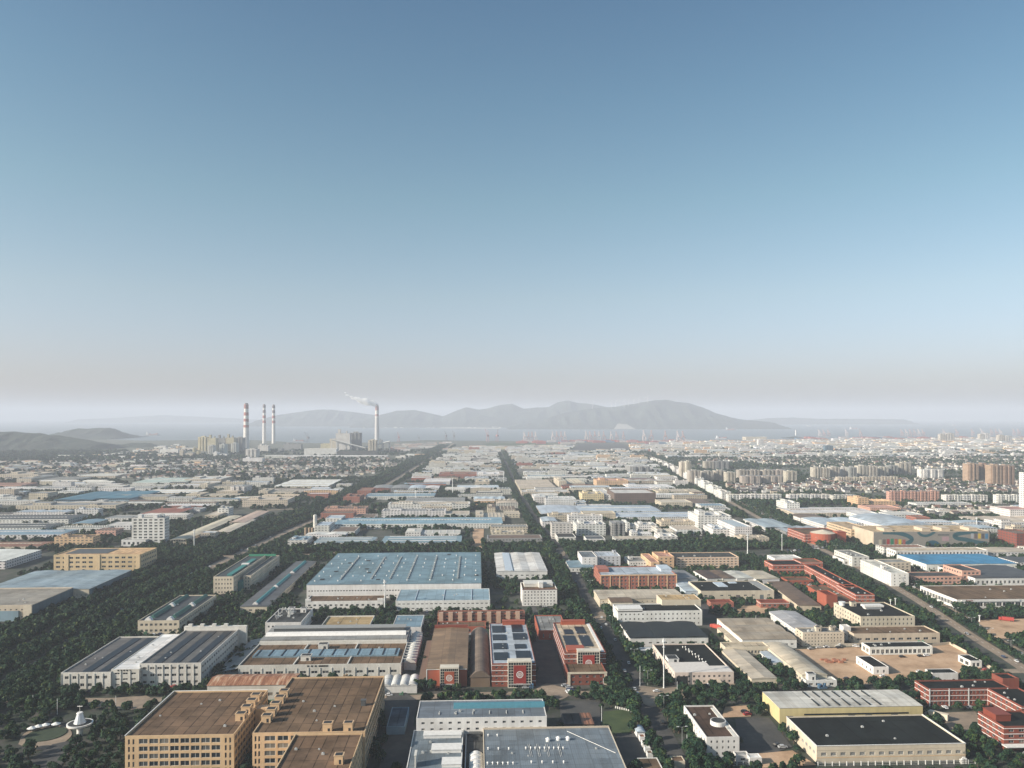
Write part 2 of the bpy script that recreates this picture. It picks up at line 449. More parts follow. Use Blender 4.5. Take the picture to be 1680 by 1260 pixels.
def panel(b, O, U, W, H, rects, depth=.28, m=0, m_rev=0):
    """one wall face with real openings; O lower corner, U unit vector along it (outward normal = U x Z)"""
    U = Vector(U); Z = Vector((0, 0, 1)); Nn = U.cross(Z); O = Vector(O)
    us = sorted({0.0, W, *[r[0] for r in rects], *[r[1] for r in rects]}); vs = sorted({0.0, H, *[r[2] for r in rects], *[r[3] for r in rects]})
    P = lambda u, v, d=0.0: tuple(O + U * u + Z * v - Nn * d)
    # merge plain rows so a wall without openings stays one face
    for j in range(len(vs) - 1):
        v0, v1 = vs[j], vs[j + 1]; vm = (v0 + v1) / 2
        row = sorted([r for r in rects if r[2] < vm < r[3]])
        u = 0.0
        for r in row:
            if r[0] > u + 1e-4: b.quad(P(u, v0), P(r[0], v0), P(r[0], v1), P(u, v1), m)
            u = max(u, r[1])
        if u < W - 1e-4: b.quad(P(u, v0), P(W, v0), P(W, v1), P(u, v1), m)
    for u0, u1, v0, v1 in [r[:4] for r in rects]:
        b.quad(P(u0, v0), P(u1, v0), P(u1, v0, depth), P(u0, v0, depth), m_rev)
        b.quad(P(u0, v1, depth), P(u1, v1, depth), P(u1, v1), P(u0, v1), m_rev)
        b.quad(P(u0, v0), P(u0, v0, depth), P(u0, v1, depth), P(u0, v1), m_rev)
        b.quad(P(u1, v0, depth), P(u1, v0), P(u1, v1), P(u1, v1, depth), m_rev)
def openings(W, H, floors, bay=4.6, wf=.5, hf=.48, z0=.9, margin=1.2, top=1.2, cols=None):
    if not floors or W < 3: return []
    n = cols or max(1, int((W - 2 * margin) / bay))
    fh = (H - top) / floors; bw = (W - 2 * margin) / n
    R = []
    for j in range(floors):
        for i in range(n):
            c = margin + (i + .5) * bw; zz = j * fh + fh * (.5 - hf / 2) + .25
            R.append((c - bw * wf / 2, c + bw * wf / 2, zz, zz + fh * hf))
    return R

class Bld: pass
ALL = []
def building(name, label, cat, xl, xr, yt, yk, h, wall, roof, kind='flat', vp=VPX, fl=None, bay=4.6, wf=.5, hf=.46, side=True, n=1, axis='x', rise=None,
             trim=None, win='two', depth=None, yb=None, doors=0, cols=None, par=.8, ovh=.4, group=None, right=True, rec=.28, top=1.2, short=None, clutter=0, rmat=None, apron=8, slots=0):
    wall = jit(C[wall] if isinstance(wall, str) else wall, .03); roof = jit(C[roof] if isinstance(roof, str) else roof, .04)
    xm = (xl + xr) / 2
    if yb is not None:                      # measured by its foot: height follows from top and foot
        X0, Y0 = G(xm, yb, 0); h = (yb - yt) / (yb - HY) * CAMZ
    Yf = G(xm, yt, h)[1] if yb is None else Y0
    X0, X1 = XatY(xl, Yf), XatY(xr, Yf)
    D = depth if depth else max(4.0, G(xm - (yt - yk) * (xm - vp) / max(yt - HY, 1), yk, h)[1] - Yf)
    rz = -(math.atan((vp - CX) / F) + PSI)
    W = (X1 - X0)
    root = empty(name, (X0, Yf, 0), rz, label, cat, group)
    B = Bld(); B.root, B.W, B.D, B.h, B.wall, B.roof = root, W, D, h, wall, roof
    cr, sr = math.cos(rz), math.sin(rz)
    B.loc = lambda x, y, z=h: ((lambda p: ((p[0] - X0) * cr + (p[1] - Yf) * sr, -(p[0] - X0) * sr + (p[1] - Yf) * cr))(G(x, y, z)))
    B.wpt = lambda x, y: (X0 + x * cr - y * sr, Yf + x * sr + y * cr)
    foot = [B.wpt(0, 0), B.wpt(W, 0), B.wpt(W, D), B.wpt(0, D)]
    stamp_poly(foot, 1, 1.5)
    cxy = B.wpt(W / 2, 0); THINGS.append((cxy[0], cxy[1], short or name.replace('_', ' '))); ALL.append(B)
    near = Yf < 1500
    if apron and Yf < 950: stamp_poly([B.wpt(-1, -apron), B.wpt(W + 1, -apron), B.wpt(W + 1, 0), B.wpt(-1, 0)], 4)
    small_units = clutter == 0 and kind == 'flat' and Yf < 800 and W * D > 600
    if small_units: clutter = 4
    hw = h if kind == 'flat' else h - .02
    if fl is None: fl = max(1, round((h - 1) / 4.2))
    fr = openings(W, hw, fl, bay, wf, hf, cols=cols, top=top) if fl else []
    sd = openings(D, hw, fl, bay, wf, hf, top=top) if (fl and side) else []
    if slots:                                # narrow slot windows in the end piers
        mg = slots; fr = [(r[0] * (W - 2 * mg) / W + mg, r[1] * (W - 2 * mg) / W + mg, r[2], r[3]) for r in fr]; fh_ = (hw - top) / fl
        for j in range(fl):
            for c_ in (mg * .35, mg * .75, W - mg * .75, W - mg * .35): fr.append((c_ - .45, c_ + .45, j * fh_ + .6, j * fh_ + fh_ - .5))
    dr = []
    for k in range(doors):
        c = W * (k + .5) / doors + random.uniform(-.1, .1) * W / doors; w2, hh = 2.0, min(4.2, h * .5)
        fr = [r for r in fr if r[1] < c - w2 - .3 or r[0] > c + w2 + .3 or r[2] > hh + .2]
        dr.append((c - w2, c + w2, 0.0, hh))
    xc = (xl + xr) / 2
    showl, showr = xl > 780, xr < 800
    b = MB()
    panel(b, (0, 0, 0), (1, 0, 0), W, hw, fr + dr, rec)
    panel(b, (0, D, 0), (0, -1, 0), D, hw, sd if showl else [], rec)
    panel(b, (W, 0, 0), (0, 1, 0), D, hw, sd if (showr and right) else [], rec)
    panel(b, (W, D, 0), (-1, 0, 0), W, hw, [])
    if kind == 'flat':                       # parapet: rim and inner faces
        t = min(.45, W / 8, D / 8)
        b.quad((0, 0, h), (W, 0, h), (W - t, t, h), (t, t, h)); b.quad((W, 0, h), (W, D, h), (W - t, D - t, h), (W - t, t, h))
        b.quad((W, D, h), (0, D, h), (t, D - t, h), (W - t, D - t, h)); b.quad((0, D, h), (0, 0, h), (t, t, h), (t, D - t, h))
        z = h - par
        b.quad((t, t, h), (W - t, t, h), (W - t, t, z), (t, t, z)); b.quad((W - t, t, h), (W - t, D - t, h), (W - t, D - t, z), (W - t, t, z))
        b.quad((W - t, D - t, h), (t, D - t, h), (t, D - t, z), (W - t, D - t, z)); b.quad((t, D - t, h), (t, t, h), (t, t, z), (t, D - t, z))
    b.build('wall', M['wall'], root, wall)
    r = MB()
    if kind == 'flat':
        r.quad((.3, .3, h - par), (W - .3, .3, h - par), (W - .3, D - .3, h - par), (.3, D - .3, h - par))
        rm = M[rmat or 'slab']
    elif kind == 'arch':
        rs = rise or 2.5
        if axis == 'x':
            for k in range(n): r.vault(-ovh if k == 0 else W * k / n, W * (k + 1) / n + (ovh if k == n - 1 else 0), -ovh, D + ovh, h, rs, 10, 'y', 0, 0)
        else:
            for k in range(n): r.vault(-ovh, W + ovh, D * k / n - (ovh if k == 0 else 0), D * (k + 1) / n + (ovh if k == n - 1 else 0), h, rs, 10, 'x', 0, 0)
        rm = M['metal_x' if axis == 'y' else 'metal_y']
    else:                                    # gable: n ridges; axis = the one the profile runs along
        L = W if axis == 'x' else D
        rs = rise or L / n * .09
        for k in range(n):
            a0, a1 = L * k / n - (ovh if k == 0 else 0), L * (k + 1) / n + (ovh if k == n - 1 else 0); am = (a0 + a1) / 2
            if axis == 'x':
                r.quad((a0, -ovh, h), (am, -ovh, h + rs), (am, D + ovh, h + rs), (a0, D + ovh, h)); r.quad((am, -ovh, h + rs), (a1, -ovh, h), (a1, D + ovh, h), (am, D + ovh, h + rs))
                r.poly([(a0, -ovh, h), (a1, -ovh, h), (am, -ovh, h + rs)], 1); r.poly([(a1, D + ovh, h), (a0, D + ovh, h), (am, D + ovh, h + rs)], 1)
            else:
                r.quad((-ovh, a0, h), (W + ovh, a0, h), (W + ovh, am, h + rs), (-ovh, am, h + rs)); r.quad((-ovh, am, h + rs), (W + ovh, am, h + rs), (W + ovh, a1, h), (-ovh, a1, h))
                r.poly([(-ovh, a1, h), (-ovh, a0, h), (-ovh, am, h + rs)], 1); r.poly([(W + ovh, a0, h), (W + ovh, a1, h), (W + ovh, am, h + rs)], 1)
        rm = M[rmat] if rmat else M['metal_y' if axis == 'x' else 'metal_x']
    B.roof_o = r.build('roof', [rm, M['tint']] if kind == 'gable' else rm, root, roof)
    B.top = (lambda x, y: h - par) if kind == 'flat' else ((lambda x, y: h + (rise or (W if axis == 'x' else D) / n * .09) * (1 - abs((((x if axis == 'x' else y) / ((W if axis == 'x' else D) / n)) % 1) * 2 - 1))) if kind == 'gable' else (lambda x, y: h + (rise or 2.5) * .8))
    # windows: each a part of its own
    wl = []
    for rr in fr: wl.append(((rr[0] + rr[1]) / 2, rec - .02, (rr[2] + rr[3]) / 2, rr[1] - rr[0], rr[3] - rr[2], 0))
    if showl:
        for rr in sd: wl.append((rec - .02, D - (rr[0] + rr[1]) / 2, (rr[2] + rr[3]) / 2, rr[1] - rr[0], rr[3] - rr[2], -math.pi / 2))
    elif showr and right:
        for rr in sd: wl.append((W - rec + .02, (rr[0] + rr[1]) / 2, (rr[2] + rr[3]) / 2, rr[1] - rr[0], rr[3] - rr[2], math.pi / 2))
    for (x, y, z, w, hh, a) in wl[:96]:
        link('window', WIN[win], root, None, (x, y, z), a, (w, 1, hh))
    if len(wl) > 96:
        q = MB()
        for (x, y, z, w, hh, a) in wl[96:]:
            ux, uy = math.cos(a) * w / 2, math.sin(a) * w / 2
            q.quad((x - ux, y - uy, z - hh / 2), (x + ux, y + uy, z - hh / 2), (x + ux, y + uy, z + hh / 2), (x - ux, y - uy, z + hh / 2))
        o = q.build('window', M['glass'], root); o['kind'] = 'stuff'
    for rr in dr:
        link('door', DOOR, root, jit((.2, .2, .2), .5), ((rr[0] + rr[1]) / 2, rec - .03, (rr[2] + rr[3]) / 2), 0, (rr[1] - rr[0], 1, rr[3] - rr[2]))
    if trim:
        tb = MB(); tc_ = C[trim] if isinstance(trim, str) else trim
        for j in range(1, (fl or 1) + 1):
            z = (hw - top) * j / (fl or 1)
            tb.box(-.18, W + .18, -.18, -.003, z - .16, z + .16, 0, True)
            if showl: tb.box(-.18, -.003, .0, D, z - .16, z + .16, 0, True)
            if showr: tb.box(W + .003, W + .18, .0, D, z - .25, z + .25, 0, True)
        tb.build('string_course', M['tint'], root, tc_)
    for k in range(clutter):                 # rooftop units and huts
        a, c2 = random.uniform(.08, .85) * W, random.uniform(.15, .8) * D
        s2 = random.uniform(.6, 1.0) if small_units else random.uniform(.8, 1.6)
        if random.random() < .3 and not small_units:
            bx(B, 'stair_hut', a, a + 3.2 * s2, c2, c2 + 3 * s2, 2.6 * s2, wall)
        else:
            q = MB(); q.box(a, a + s2 * 1.5, c2, c2 + s2, z0 := B.top(a, c2) - .05, z0 + s2, 0); q.cyl(a + s2 * .7, c2 + s2 * .5, z0 + s2, z0 + s2 * 1.25, s2 * .35)
            q.build('roof_unit', M['steel'], root)
    return B
def bx(B, name, x0, x1, y0, y1, hh, color, z=None, mat='tint', door=False, lip=True):
    zb = (B.top((x0 + x1) / 2, (y0 + y1) / 2) - .05) if z is None else z
    q = MB(); q.box(x0, x1, y0, y1, zb, zb + hh, 0)
    if lip and hh > 1.2:
        q.box(x0 - .25, x1 + .25, y0 - .25, y1 + .25, zb + hh, zb + hh + .22, 0, True)
    if name == 'stair_hut':
        q.box(x0 + .3, x1 - .3, y0 + .3, y1 - .3, zb + hh + .221, zb + hh + .26, 1); q.box(x0 + (x1 - x0) * .55, x0 + (x1 - x0) * .8, y0 - .04, y0 - .005, zb + .3, zb + 2.3, 1, True)  # dark roof plate; the dark side panels paint the shade inside open doorways
        q.box(x1 + .005, x1 + .04, y0 + (y1 - y0) * .3, y0 + (y1 - y0) * .55, zb + .3, zb + 2.3, 1, True)
        return q.build(name, [M[mat], M['dark']], B.root, C[color] if isinstance(color, str) else color)
    return q.build(name, M[mat] if isinstance(mat, str) else mat, B.root, C[color] if isinstance(color, str) else color)
def bxp(B, name, xa, ya, xb, yb_, hh, color, **k):
    """box on a roof given by the pixels of its front-left and back-right foot corners"""
    a = B.loc(xa, ya); b_ = B.loc(xb, yb_)
    return bx(B, name, min(a[0], b_[0]), max(a[0], b_[0]), min(a[1], b_[1]), max(a[1], b_[1]), hh, color, **k)
# ------------------------------------------------------------------ ground, sea, roads, yards
def sheet(name, pts, z, mat, kind='structure', stamp=None):
    b = MB(); b.poly([(p[0], p[1], z) for p in pts])
    o = b.build(name, mat); o['kind'] = kind
    if stamp: stamp_poly(pts, stamp)
    return o
shore = [G(x, y) for x, y in [(-60, 730), (0, 727), (60, 724), (120, 721), (190, 721), (230, 723), (320, 722), (420, 722), (500, 727), (560, 727), (640, 725), (700, 722), (760, 723), (840, 723.5), (900, 726), (960, 725), (1010, 722), (1080, 723), (1150, 723), (1210, 721), (1290, 721.5), (1350, 720.5), (1450, 718.5), (1560, 717.5), (1640, 717), (1740, 716.5)]]
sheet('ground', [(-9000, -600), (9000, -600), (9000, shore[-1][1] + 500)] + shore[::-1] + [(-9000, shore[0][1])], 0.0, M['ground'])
m, nt, b_ = new_mat('sea_water')
b_.inputs['Base Color'].default_value = (.13, .15, .15, 1); b_.inputs['Roughness'].default_value = .42
nz = NOISE(nt, .02, N(nt, 'ShaderNodeNewGeometry').outputs['Position'], 4)
bp = N(nt, 'ShaderNodeBump'); bp.inputs['Strength'].default_value = .2; nt.links.new(nz, bp.inputs['Height']); nt.links.new(bp.outputs[0], b_.inputs['Normal'])
sheet('sea', [(-30000, 3000), (30000, 3000), (30000, 32000), (-30000, 32000)], -3.0, m)

ROADZ = [0.03]
def smooth(pts, n=6):
    P = [np.array(p, float) for p in pts]; P = [2 * P[0] - P[1]] + P + [2 * P[-1] - P[-2]]; out = []
    for i in range(1, len(P) - 2):
        for k in range(n):
            t = k / n; a, b, c, d = P[i - 1], P[i], P[i + 1], P[i + 2]
            out.append(.5 * ((2 * b) + (c - a) * t + (2 * a - 5 * b + 4 * c - d) * t * t + (3 * b - a - 3 * c + d) * t ** 3))
    return out + [P[-2]]
def offset_line(W, off):
    W = np.array(W); t = np.gradient(W, axis=0); t /= np.linalg.norm(t, axis=1, keepdims=True)
    return W + np.stack([t[:, 1], -t[:, 0]], 1) * off
def ribbon(name, line, w, mat, z=None, stamp=2, grow=0):
    if z is None: ROADZ[0] += .012; z = ROADZ[0]
    a, c = offset_line(line, -w / 2), offset_line(line, w / 2)
    b = MB()
    for i in range(len(a) - 1):
        b.quad((*a[i], z), (*c[i], z), (*c[i + 1], z), (*a[i + 1], z))
        if stamp: stamp_poly([a[i], c[i], c[i + 1], a[i + 1]], stamp)
    o = b.build(name, mat); o['kind'] = 'structure'
    return o
def wl(pts): return smooth([G(x, y) for x, y in pts])
def dashes(line, off, step, ln, w, z):
    L = offset_line(line, off); b = MB(); d = 0
    for i in range(len(L) - 1):
        seg = np.linalg.norm(L[i + 1] - L[i]); t = (L[i + 1] - L[i]) / seg; nn = np.array([t[1], -t[0]])
        s = (-d) % step
        while s < seg:
            p = L[i] + t * s; q = p + t * min(ln, seg - s)
            b.quad((*(p - nn * w / 2), z), (*(p + nn * w / 2), z), (*(q + nn * w / 2), z), (*(q - nn * w / 2), z)); s += step
        d += seg
    o = b.build('road_marking', M['paint_line']); o['kind'] = 'structure'
canal = wl([(-330, 1260), (-60, 1130), (60, 1064), (160, 1010), (262, 957), (380, 903), (480, 860), (562, 828), (640, 785), (690, 757), (740, 727)])
ribbon('road', offset_line(canal, -13), 8, M['asphalt'])
cl_ = offset_line(canal, 19); k_ = next(i for i, p in enumerate(cl_) if p[1] > 900)
ribbon('road', cl_[:k_ + 1], 9, M['asphalt']); ribbon('road', cl_[k_:], 11, M['pale_road'])
dashes(offset_line(canal, 19), 0, 10, 5, .25, .2)
central = wl([(1130, 1290), (1075, 1180), (1036, 1110), (1008, 1060), (965, 985), (938, 935), (908, 888), (882, 855), (856, 815), (838, 778), (822, 742)])
ribbon('road', central, 12, M['asphalt'])
avenue = wl([(1830, 1185), (1690, 1092), (1610, 1043), (1500, 974), (1400, 921), (1290, 869), (1205, 824), (1135, 786), (1085, 758), (1050, 742)])
ribbon('road', offset_line(avenue, -8), 9.5, M['pale_road']); ribbon('road', offset_line(avenue, 8), 9.5, M['pale_road'])
dashes(offset_line(avenue, -8), 0, 9, 4, .3, .25); dashes(offset_line(avenue, 8), 0, 9, 4, .3, .25)
def corridor(line, o0, o1, ymax):
    a, c = offset_line(line, o0), offset_line(line, o1)
    for i in range(len(a) - 1):
        if a[i][1] < ymax: stamp_poly([a[i], c[i], c[i + 1], a[i + 1]], 4)
corridor([p for p in canal if p[1] > 900], 11, 36, 2600); corridor(avenue, -26, -3, 3000); corridor(avenue, 3, 13.5, 3000)
cross1 = wl([(-200, 1152), (100, 1150), (330, 1148), (620, 1146), (780, 1140), (1000, 1137), (1130, 1130), (1290, 1120), (1400, 1112), (1500, 1106), (1700, 1100)])
ribbon('road', cross1, 9, M['pale_road'])
cross2 = wl([(230, 916), (330, 913), (480, 911), (640, 902), (860, 900), (960, 904), (1100, 900), (1290, 895), (1420, 908)])
ribbon('road', cross2, 12, M['pale_road'])
cross3 = wl([(420, 838), (520, 834), (640, 836)]); ribbon('road', cross3, 12, M['pale_road'])
for nm, pts in [('road', [(700, 1215), (640, 1170), (632, 1146)]), ('road', [(1560, 1260), (1490, 1190), (1430, 1135), (1408, 1112)]),
                ('road', [(640, 1150), (668, 1095), (700, 1000)]), ('road', [(880, 1130), (905, 1075), (880, 1010), (868, 985), (835, 905)]), ('road', [(775, 903), (790, 860)])]:
    ribbon(nm, wl(pts), 7, M['asphalt'])
def yard(pts, mat, z=None, stamp=2, name='yard'):
    ROADZ[0] += .012
    return sheet(name, [tuple(p) for p in smooth([G(*p) for p in pts] + [G(*pts[0])], 4)[:-1]], ROADZ[0] if z is None else z, M[mat], 'structure', stamp)
def yard_s(pts, mat, name='yard', stamp=2):
    ROADZ[0] += .012
    return sheet(name, [G(*p) for p in pts], ROADZ[0], M[mat], 'structure', stamp)
yard([(1008, 1140), (1040, 1126), (1072, 1128), (1120, 1137), (1116, 1150), (1070, 1160), (1040, 1146)], 'pale_road')
yard([(874, 1134), (900, 1120), (930, 1116), (934, 1140), (912, 1150), (888, 1146)], 'pale_road')
yard([(960, 1012), (985, 1003), (996, 1013), (988, 1023), (968, 1022)], 'pale_road')
yard([(905, 907), (925, 904), (926, 912), (912, 916)], 'pale_road')
yard_s([(1330, 1124), (1300, 1066), (1408, 1062), (1560, 1058), (1590, 1074), (1610, 1096), (1560, 1110), (1440, 1124)], 'dirt')
yard_s([(1620, 1046), (1604, 1018), (1780, 1012), (1800, 1040), (1700, 1052)], 'dirt')
yard_s([(985, 1206), (990, 1168), (1030, 1164), (1044, 1190), (1030, 1206)], 'grass', 'grass', 4)
yard_s([(920, 1196), (918, 1150), (985, 1150), (985, 1196)], 'asphalt')
yard_s([(1184, 1178), (1190, 1160), (1228, 1158), (1232, 1176)], 'dirt')
yard_s([(1214, 1236), (1206, 1180), (1262, 1178), (1300, 1226), (1270, 1236)], 'asphalt')
yard_s([(1010, 1262), (1012, 1204), (1050, 1204), (1066, 1262)], 'asphalt')
yard_s([(1230, 1262), (1236, 1238), (1300, 1232), (1340, 1256)], 'dirt')
yard_s([(1560, 1200), (1540, 1170), (1604, 1168), (1640, 1200)], 'pale_road')
yard([(30, 1222), (40, 1204), (70, 1195), (105, 1192), (118, 1206), (96, 1224), (60, 1232)], 'pale_road')
yard_s([(30, 1262), (86, 1222), (135, 1212), (96, 1262)], 'asphalt')
yard_s([(130, 1150), (150, 1162), (228, 1166), (262, 1152), (240, 1142)], 'pale_road')
yard_s([(774, 905), (776, 868), (794, 868), (792, 905)], 'dirt')
yard_s([(868, 1076), (880, 1040), (906, 1040), (930, 1130), (884, 1118)], 'asphalt')
yard_s([(1200, 1007), (1220, 994), (1262, 994), (1252, 1010)], 'dirt')
yard_s([(1130, 1010), (1140, 992), (1166, 992), (1160, 1010)], 'asphalt')
yard_s([(1380, 990), (1400, 968), (1420, 978), (1412, 994)], 'asphalt')
yard_s([(745, 752), (800, 727), (905, 727), (890, 738), (830, 742)], 'grass', 'field', 4)
yard_s([(935, 742), (950, 728), (1020, 728), (1040, 738)], 'asphalt', 'field', 6)

# ------------------------------------------------------------------ near buildings (pixel marks: front roof edge x-left, x-right, y; back roof edge y; height in m)
# the tan factory in the front: two roof blocks and a wing, with stair huts beside the slot
T = building('tan_factory', 'tan five storey factory with brown panelled roof and stair huts, western block', 'factory', 205, 384, 1206, 1133, 20, 'tan', 'brown', fl=5, cols=8, wf=.86, hf=.64, slots=5.5, short='tan factory', win='two')
for k, (a, b) in enumerate([((410, 1149), (428, 1143)), ((400, 1158), (420, 1151)), ((390, 1169), (410, 1162)), ((381, 1181), (400, 1174))]):
    p = T.loc(a[0] - 2, a[1] + 2, 19.3); bx(T, 'stair_hut', T.W - 5.2, T.W - .4, p[1], p[1] + 4.4, 3.6, C['tan'])
bx(T, 'link_block', T.W + .01, T.W + 9.4, T.D - 26, T.D - 20, 18.6, C['tan'], z=0, lip=False)
T2 = building('tan_factory', 'tan factory block with many roof seams, between the slot and the dark lane', 'factory', 414, 599, 1201, 1110, 20, 'tan', 'brown', fl=5, cols=7, wf=.84, hf=.64, slots=4.5, short='tan factory')
for k in range(5):
    p = T2.loc(430 + k * 9, 1186 - k * 10.5, 19.3); bx(T2, 'stair_hut', .4, 5.2, p[1], p[1] + 4.4, 3.6, C['tan'])
for xa in (520, 555): 
    p = T2.loc(xa, 1221, 19.3); bx(T2, 'stair_hut', p[0], p[0] + 4.6, .6, 4.4, 4.6, C['tan'])
q = T2.loc(598, 1158, 19.3); bx(T2, 'roof_unit', q[0] - 2, q[0] + .5, q[1], q[1] + 2.5, 3, 'dgrey')
p0 = T2.loc(505, 1201, 20)
T3 = building('tan_factory', 'tan factory wing with brown roof reaching out of the bottom edge', 'factory', 448, 572, 1266, 1203, 20.004, 'tan', 'brown', fl=5, short='tan factory')
a, b = T3.loc(548, 1252), T3.loc(560, 1240); bx(T3, 'stair_hut', a[0], a[0] + 4, a[1], a[1] + 4, 4, C['tan'])
R = building('rusty_shed', 'shed with rust streaked corrugated roof and white clerestory strip behind tan factory', 'shed', 340, 480, 1124, 1106, 11, 'pale', 'rust', 'gable', axis='y', n=1, fl=1, wf=.6, hf=.22, win='one', rise=2, rmat='rusty')
bx(T, 'white_coping', -.25, .2, 0, T.D, .3, 'white', z=20.01, lip=False); bx(T, 'white_coping', .21, T.W, T.D - .2, T.D + .25, .3, 'white', z=20.01, lip=False)
stamp_poly([G(625, 1262), G(640, 1105), G(690, 1150), G(684, 1262)], 4)
yard_s([(622, 1264), (640, 1120), (684, 1150), (668, 1264)], 'asphalt', stamp=0)  # asphalt sheet kept dark to stand for the factory's shadow along the lane
# solar roof factory
s1 = building('solar_factory', 'grey factory with striped solar panels on its roof, taller wing', 'factory', 229, 330, 1088, 1033, 15, 'pale', (.135, .13, .122), fl=3, cols=8, wf=.62, hf=.36, rmat='metal_y', doors=1, short='solar roofed factory')
for k in range(3):
    w = s1.W / 7; bx(s1, 'solar_array', w * (1.35 + 2 * k), w * (2.3 + 2 * k), 1.5, s1.D - 3, .35, 'solar', mat='solar', lip=False)
bx(s1, 'rear_parapet', -1, s1.W + 6, s1.D + .05, s1.D + 3, 17.5, 'pale', z=0, lip=False)
for k in range(4): bx(s1, 'roof_post', 2 + k * 9, 5 + k * 9, s1.D + .3, s1.D + 2.7, 1.6, 'pale', z=17.55, lip=False)
s2 = building('solar_factory', 'grey factory with striped solar panels on its roof, lower western wing', 'factory', 100, 182, 1103, 1044, 11, 'pale', (.135, .13, .122), fl=2, cols=6, wf=.5, hf=.4, rmat='metal_y', doors=2, short='solar roofed factory')
for k in range(2):
    w = s2.W / 6; bx(s2, 'solar_array', w * (2.2 + 2 * k), w * (3.3 + 2 * k), 1.5, s2.D - 3, .35, 'solar', mat='solar', lip=False)
s3 = building('solar_factory', 'bright white roof strip bay between two solar panelled factory wings', 'factory', 182.5, 228.6, 1098, 1040, 12.4, 'pale', (.82, .82, .80), fl=3, cols=3, wf=.6, hf=.3, rmat='metal_y', doors=1, par=.3, short='solar roofed factory')
for k in range(5): bx(s3, 'sign_letter', 4 + k * 1.9, 5.1 + k * 1.9, -.12, -.02, .9, 'black', z=11.2, lip=False)
for B_, n_ in ((s1, 8), (s2, 6), (s3, 3)):
    for k in range(n_ + 1): bx(B_, 'pilaster', max(.05, B_.W * k / n_ - .35), min(B_.W - .05, B_.W * k / n_ + .35), -.3, -.012, B_.h - .9, C['pale'], z=0, lip=False)
# tiered factory
t = building('tiered_factory', 'long grey factory with stepped roofs and blue skylight strip', 'factory', 391, 658, 1090, 1034, 8.5, 'pale', 'brown', fl=1, cols=14, wf=.55, hf=.3, top=2.6, win='two', doors=0, short='stepped roof factory')
W_, D_ = t.W, t.D
for k in range(6): bx(t, 'sign_letter', W_ * .42 + k * 2.6, W_ * .42 + 1.3 + k * 2.6, -.14, -.02, 1.0, 'black', z=6.9, lip=False)
bx(t, 'sign_board', W_ * .50, W_ * .54, -.14, -.02, 1.0, 'black', z=6.9, lip=False)
for k in range(15): bx(t, 'pilaster', max(.05, W_ * k / 14 - .3), min(W_ - .05, W_ * k / 14 + .3), -.3, -.012, 6.2, C['pale'], z=0, lip=False)
bx(t, 'skylight_strip', 4, W_ - 4, D_ * .22, D_ * .40, 1.2, 'blue', mat='metal_x', lip=False)
for k in range(12): bx(t, 'skylight_rib', 6 + k * W_ / 12.4, 6.8 + k * W_ / 12.4, D_ * .22, D_ * .40, .35, 'solar', z=8.86, lip=False)
for k in range(1, 3): bx(t, 'roof_divider', W_ * k / 3 - .4, W_ * k / 3 + .4, .5, D_ * .21, .9, 'pale', lip=False); bx(t, 'roof_divider', W_ * k / 3 - .4, W_ * k / 3 + .4, D_ * .41, D_ * .58, .9, 'pale', lip=False)
bx(t, 'middle_parapet', 0.5, W_ - .5, D_ * .585, D_ * .6, 2.6, 'pale', lip=False)
bx(t, 'upper_roof', .6, W_ - .6, D_ * .6, D_ - .6, 3.6, 'grey', mat='metal_x', lip=False)
q = MB(); q.vault(W_ * .02, W_ * .98, D_ * .70, D_ * .80, 11.35, 2.2, 8, 'x'); q.build('white_ridge', M['tint'], t.root, C['white'])
bx(t, 'monitor_roof', W_ * .05, W_ * .96, D_ * .84, D_ * .93, 2.6, 'dgrey', z=11.3); bx(t, 'ridge_cap', W_ * .04, W_ * .97, D_ * .835, D_ * .94, .4, 'grey', z=13.95, lip=False)
for fx, fy in ((.36, .12), (.42, .44)): bx(t, 'stair_hut', W_ * fx, W_ * fx + 7, D_ * fy, D_ * fy + 5, 3.6, C['pale'])
q = MB(); q.vault(W_ + .6, W_ + 9.5, D_ * .12, D_ * .95, 5.5, 2.6, 8, 'y')
for k in range(11): q.box(W_ + .5, W_ + 9.6, D_ * (.13 + k * .075), D_ * (.13 + k * .075) + .5, 7.9, 8.3)
q.box(W_ + .9, W_ + 9.2, D_ * .13, D_ * .94, 0, 5.5); q.build('side_canopy', M['tint'], t.root, C['pale'])
q = MB(); q.poly([(-16, 0, 3.5), (-.6, 0, 6.5), (-.6, D_ * .9, 6.5), (-16, D_ * .9, 3.5)]); q.box(-15.6, -.7, .4, D_ * .88, 0, 3.4); q.build('lean_to', M['metal_y'], t.root, C['grey'])
# white tunnel tent
tt = building('tunnel_canopy', 'white barrel roofed canopy of four bays beside the tan factory', 'canopy', 626, 684, 1125, 1109, 5, 'white', 'white', 'arch', n=4, axis='x', fl=0, rise=1.3, ovh=.3)
# red factories
def emblem(B, x, z, r):
    q = MB(); n = 28
    for k in range(n):
        a0, a1 = 2 * math.pi * k / n, 2 * math.pi * (k + 1) / n
        q.quad((x + r * math.cos(a0), -.0, z + r * math.sin(a0)), (x + r * math.cos(a1), 0, z + r * math.sin(a1)), (x + r * .78 * math.cos(a1), 0, z + r * .78 * math.sin(a1)), (x + r * .78 * math.cos(a0), 0, z + r * .78 * math.sin(a0)))
    for k, (hh, ww) in enumerate([(.42, .5), (.14, .62), (-.14, .62), (-.42, .5)]):
        for i in range(3):
            q.quad((x + r * (-ww + i * ww * .7), 0, z + r * (hh - .09)), (x + r * (-ww + i * ww * .7 + ww * .55), 0, z + r * (hh - .09)), (x + r * (-ww + i * ww * .7 + ww * .55), 0, z + r * (hh + .09)), (x + r * (-ww + i * ww * .7), 0, z + r * (hh + .09)))
    return q
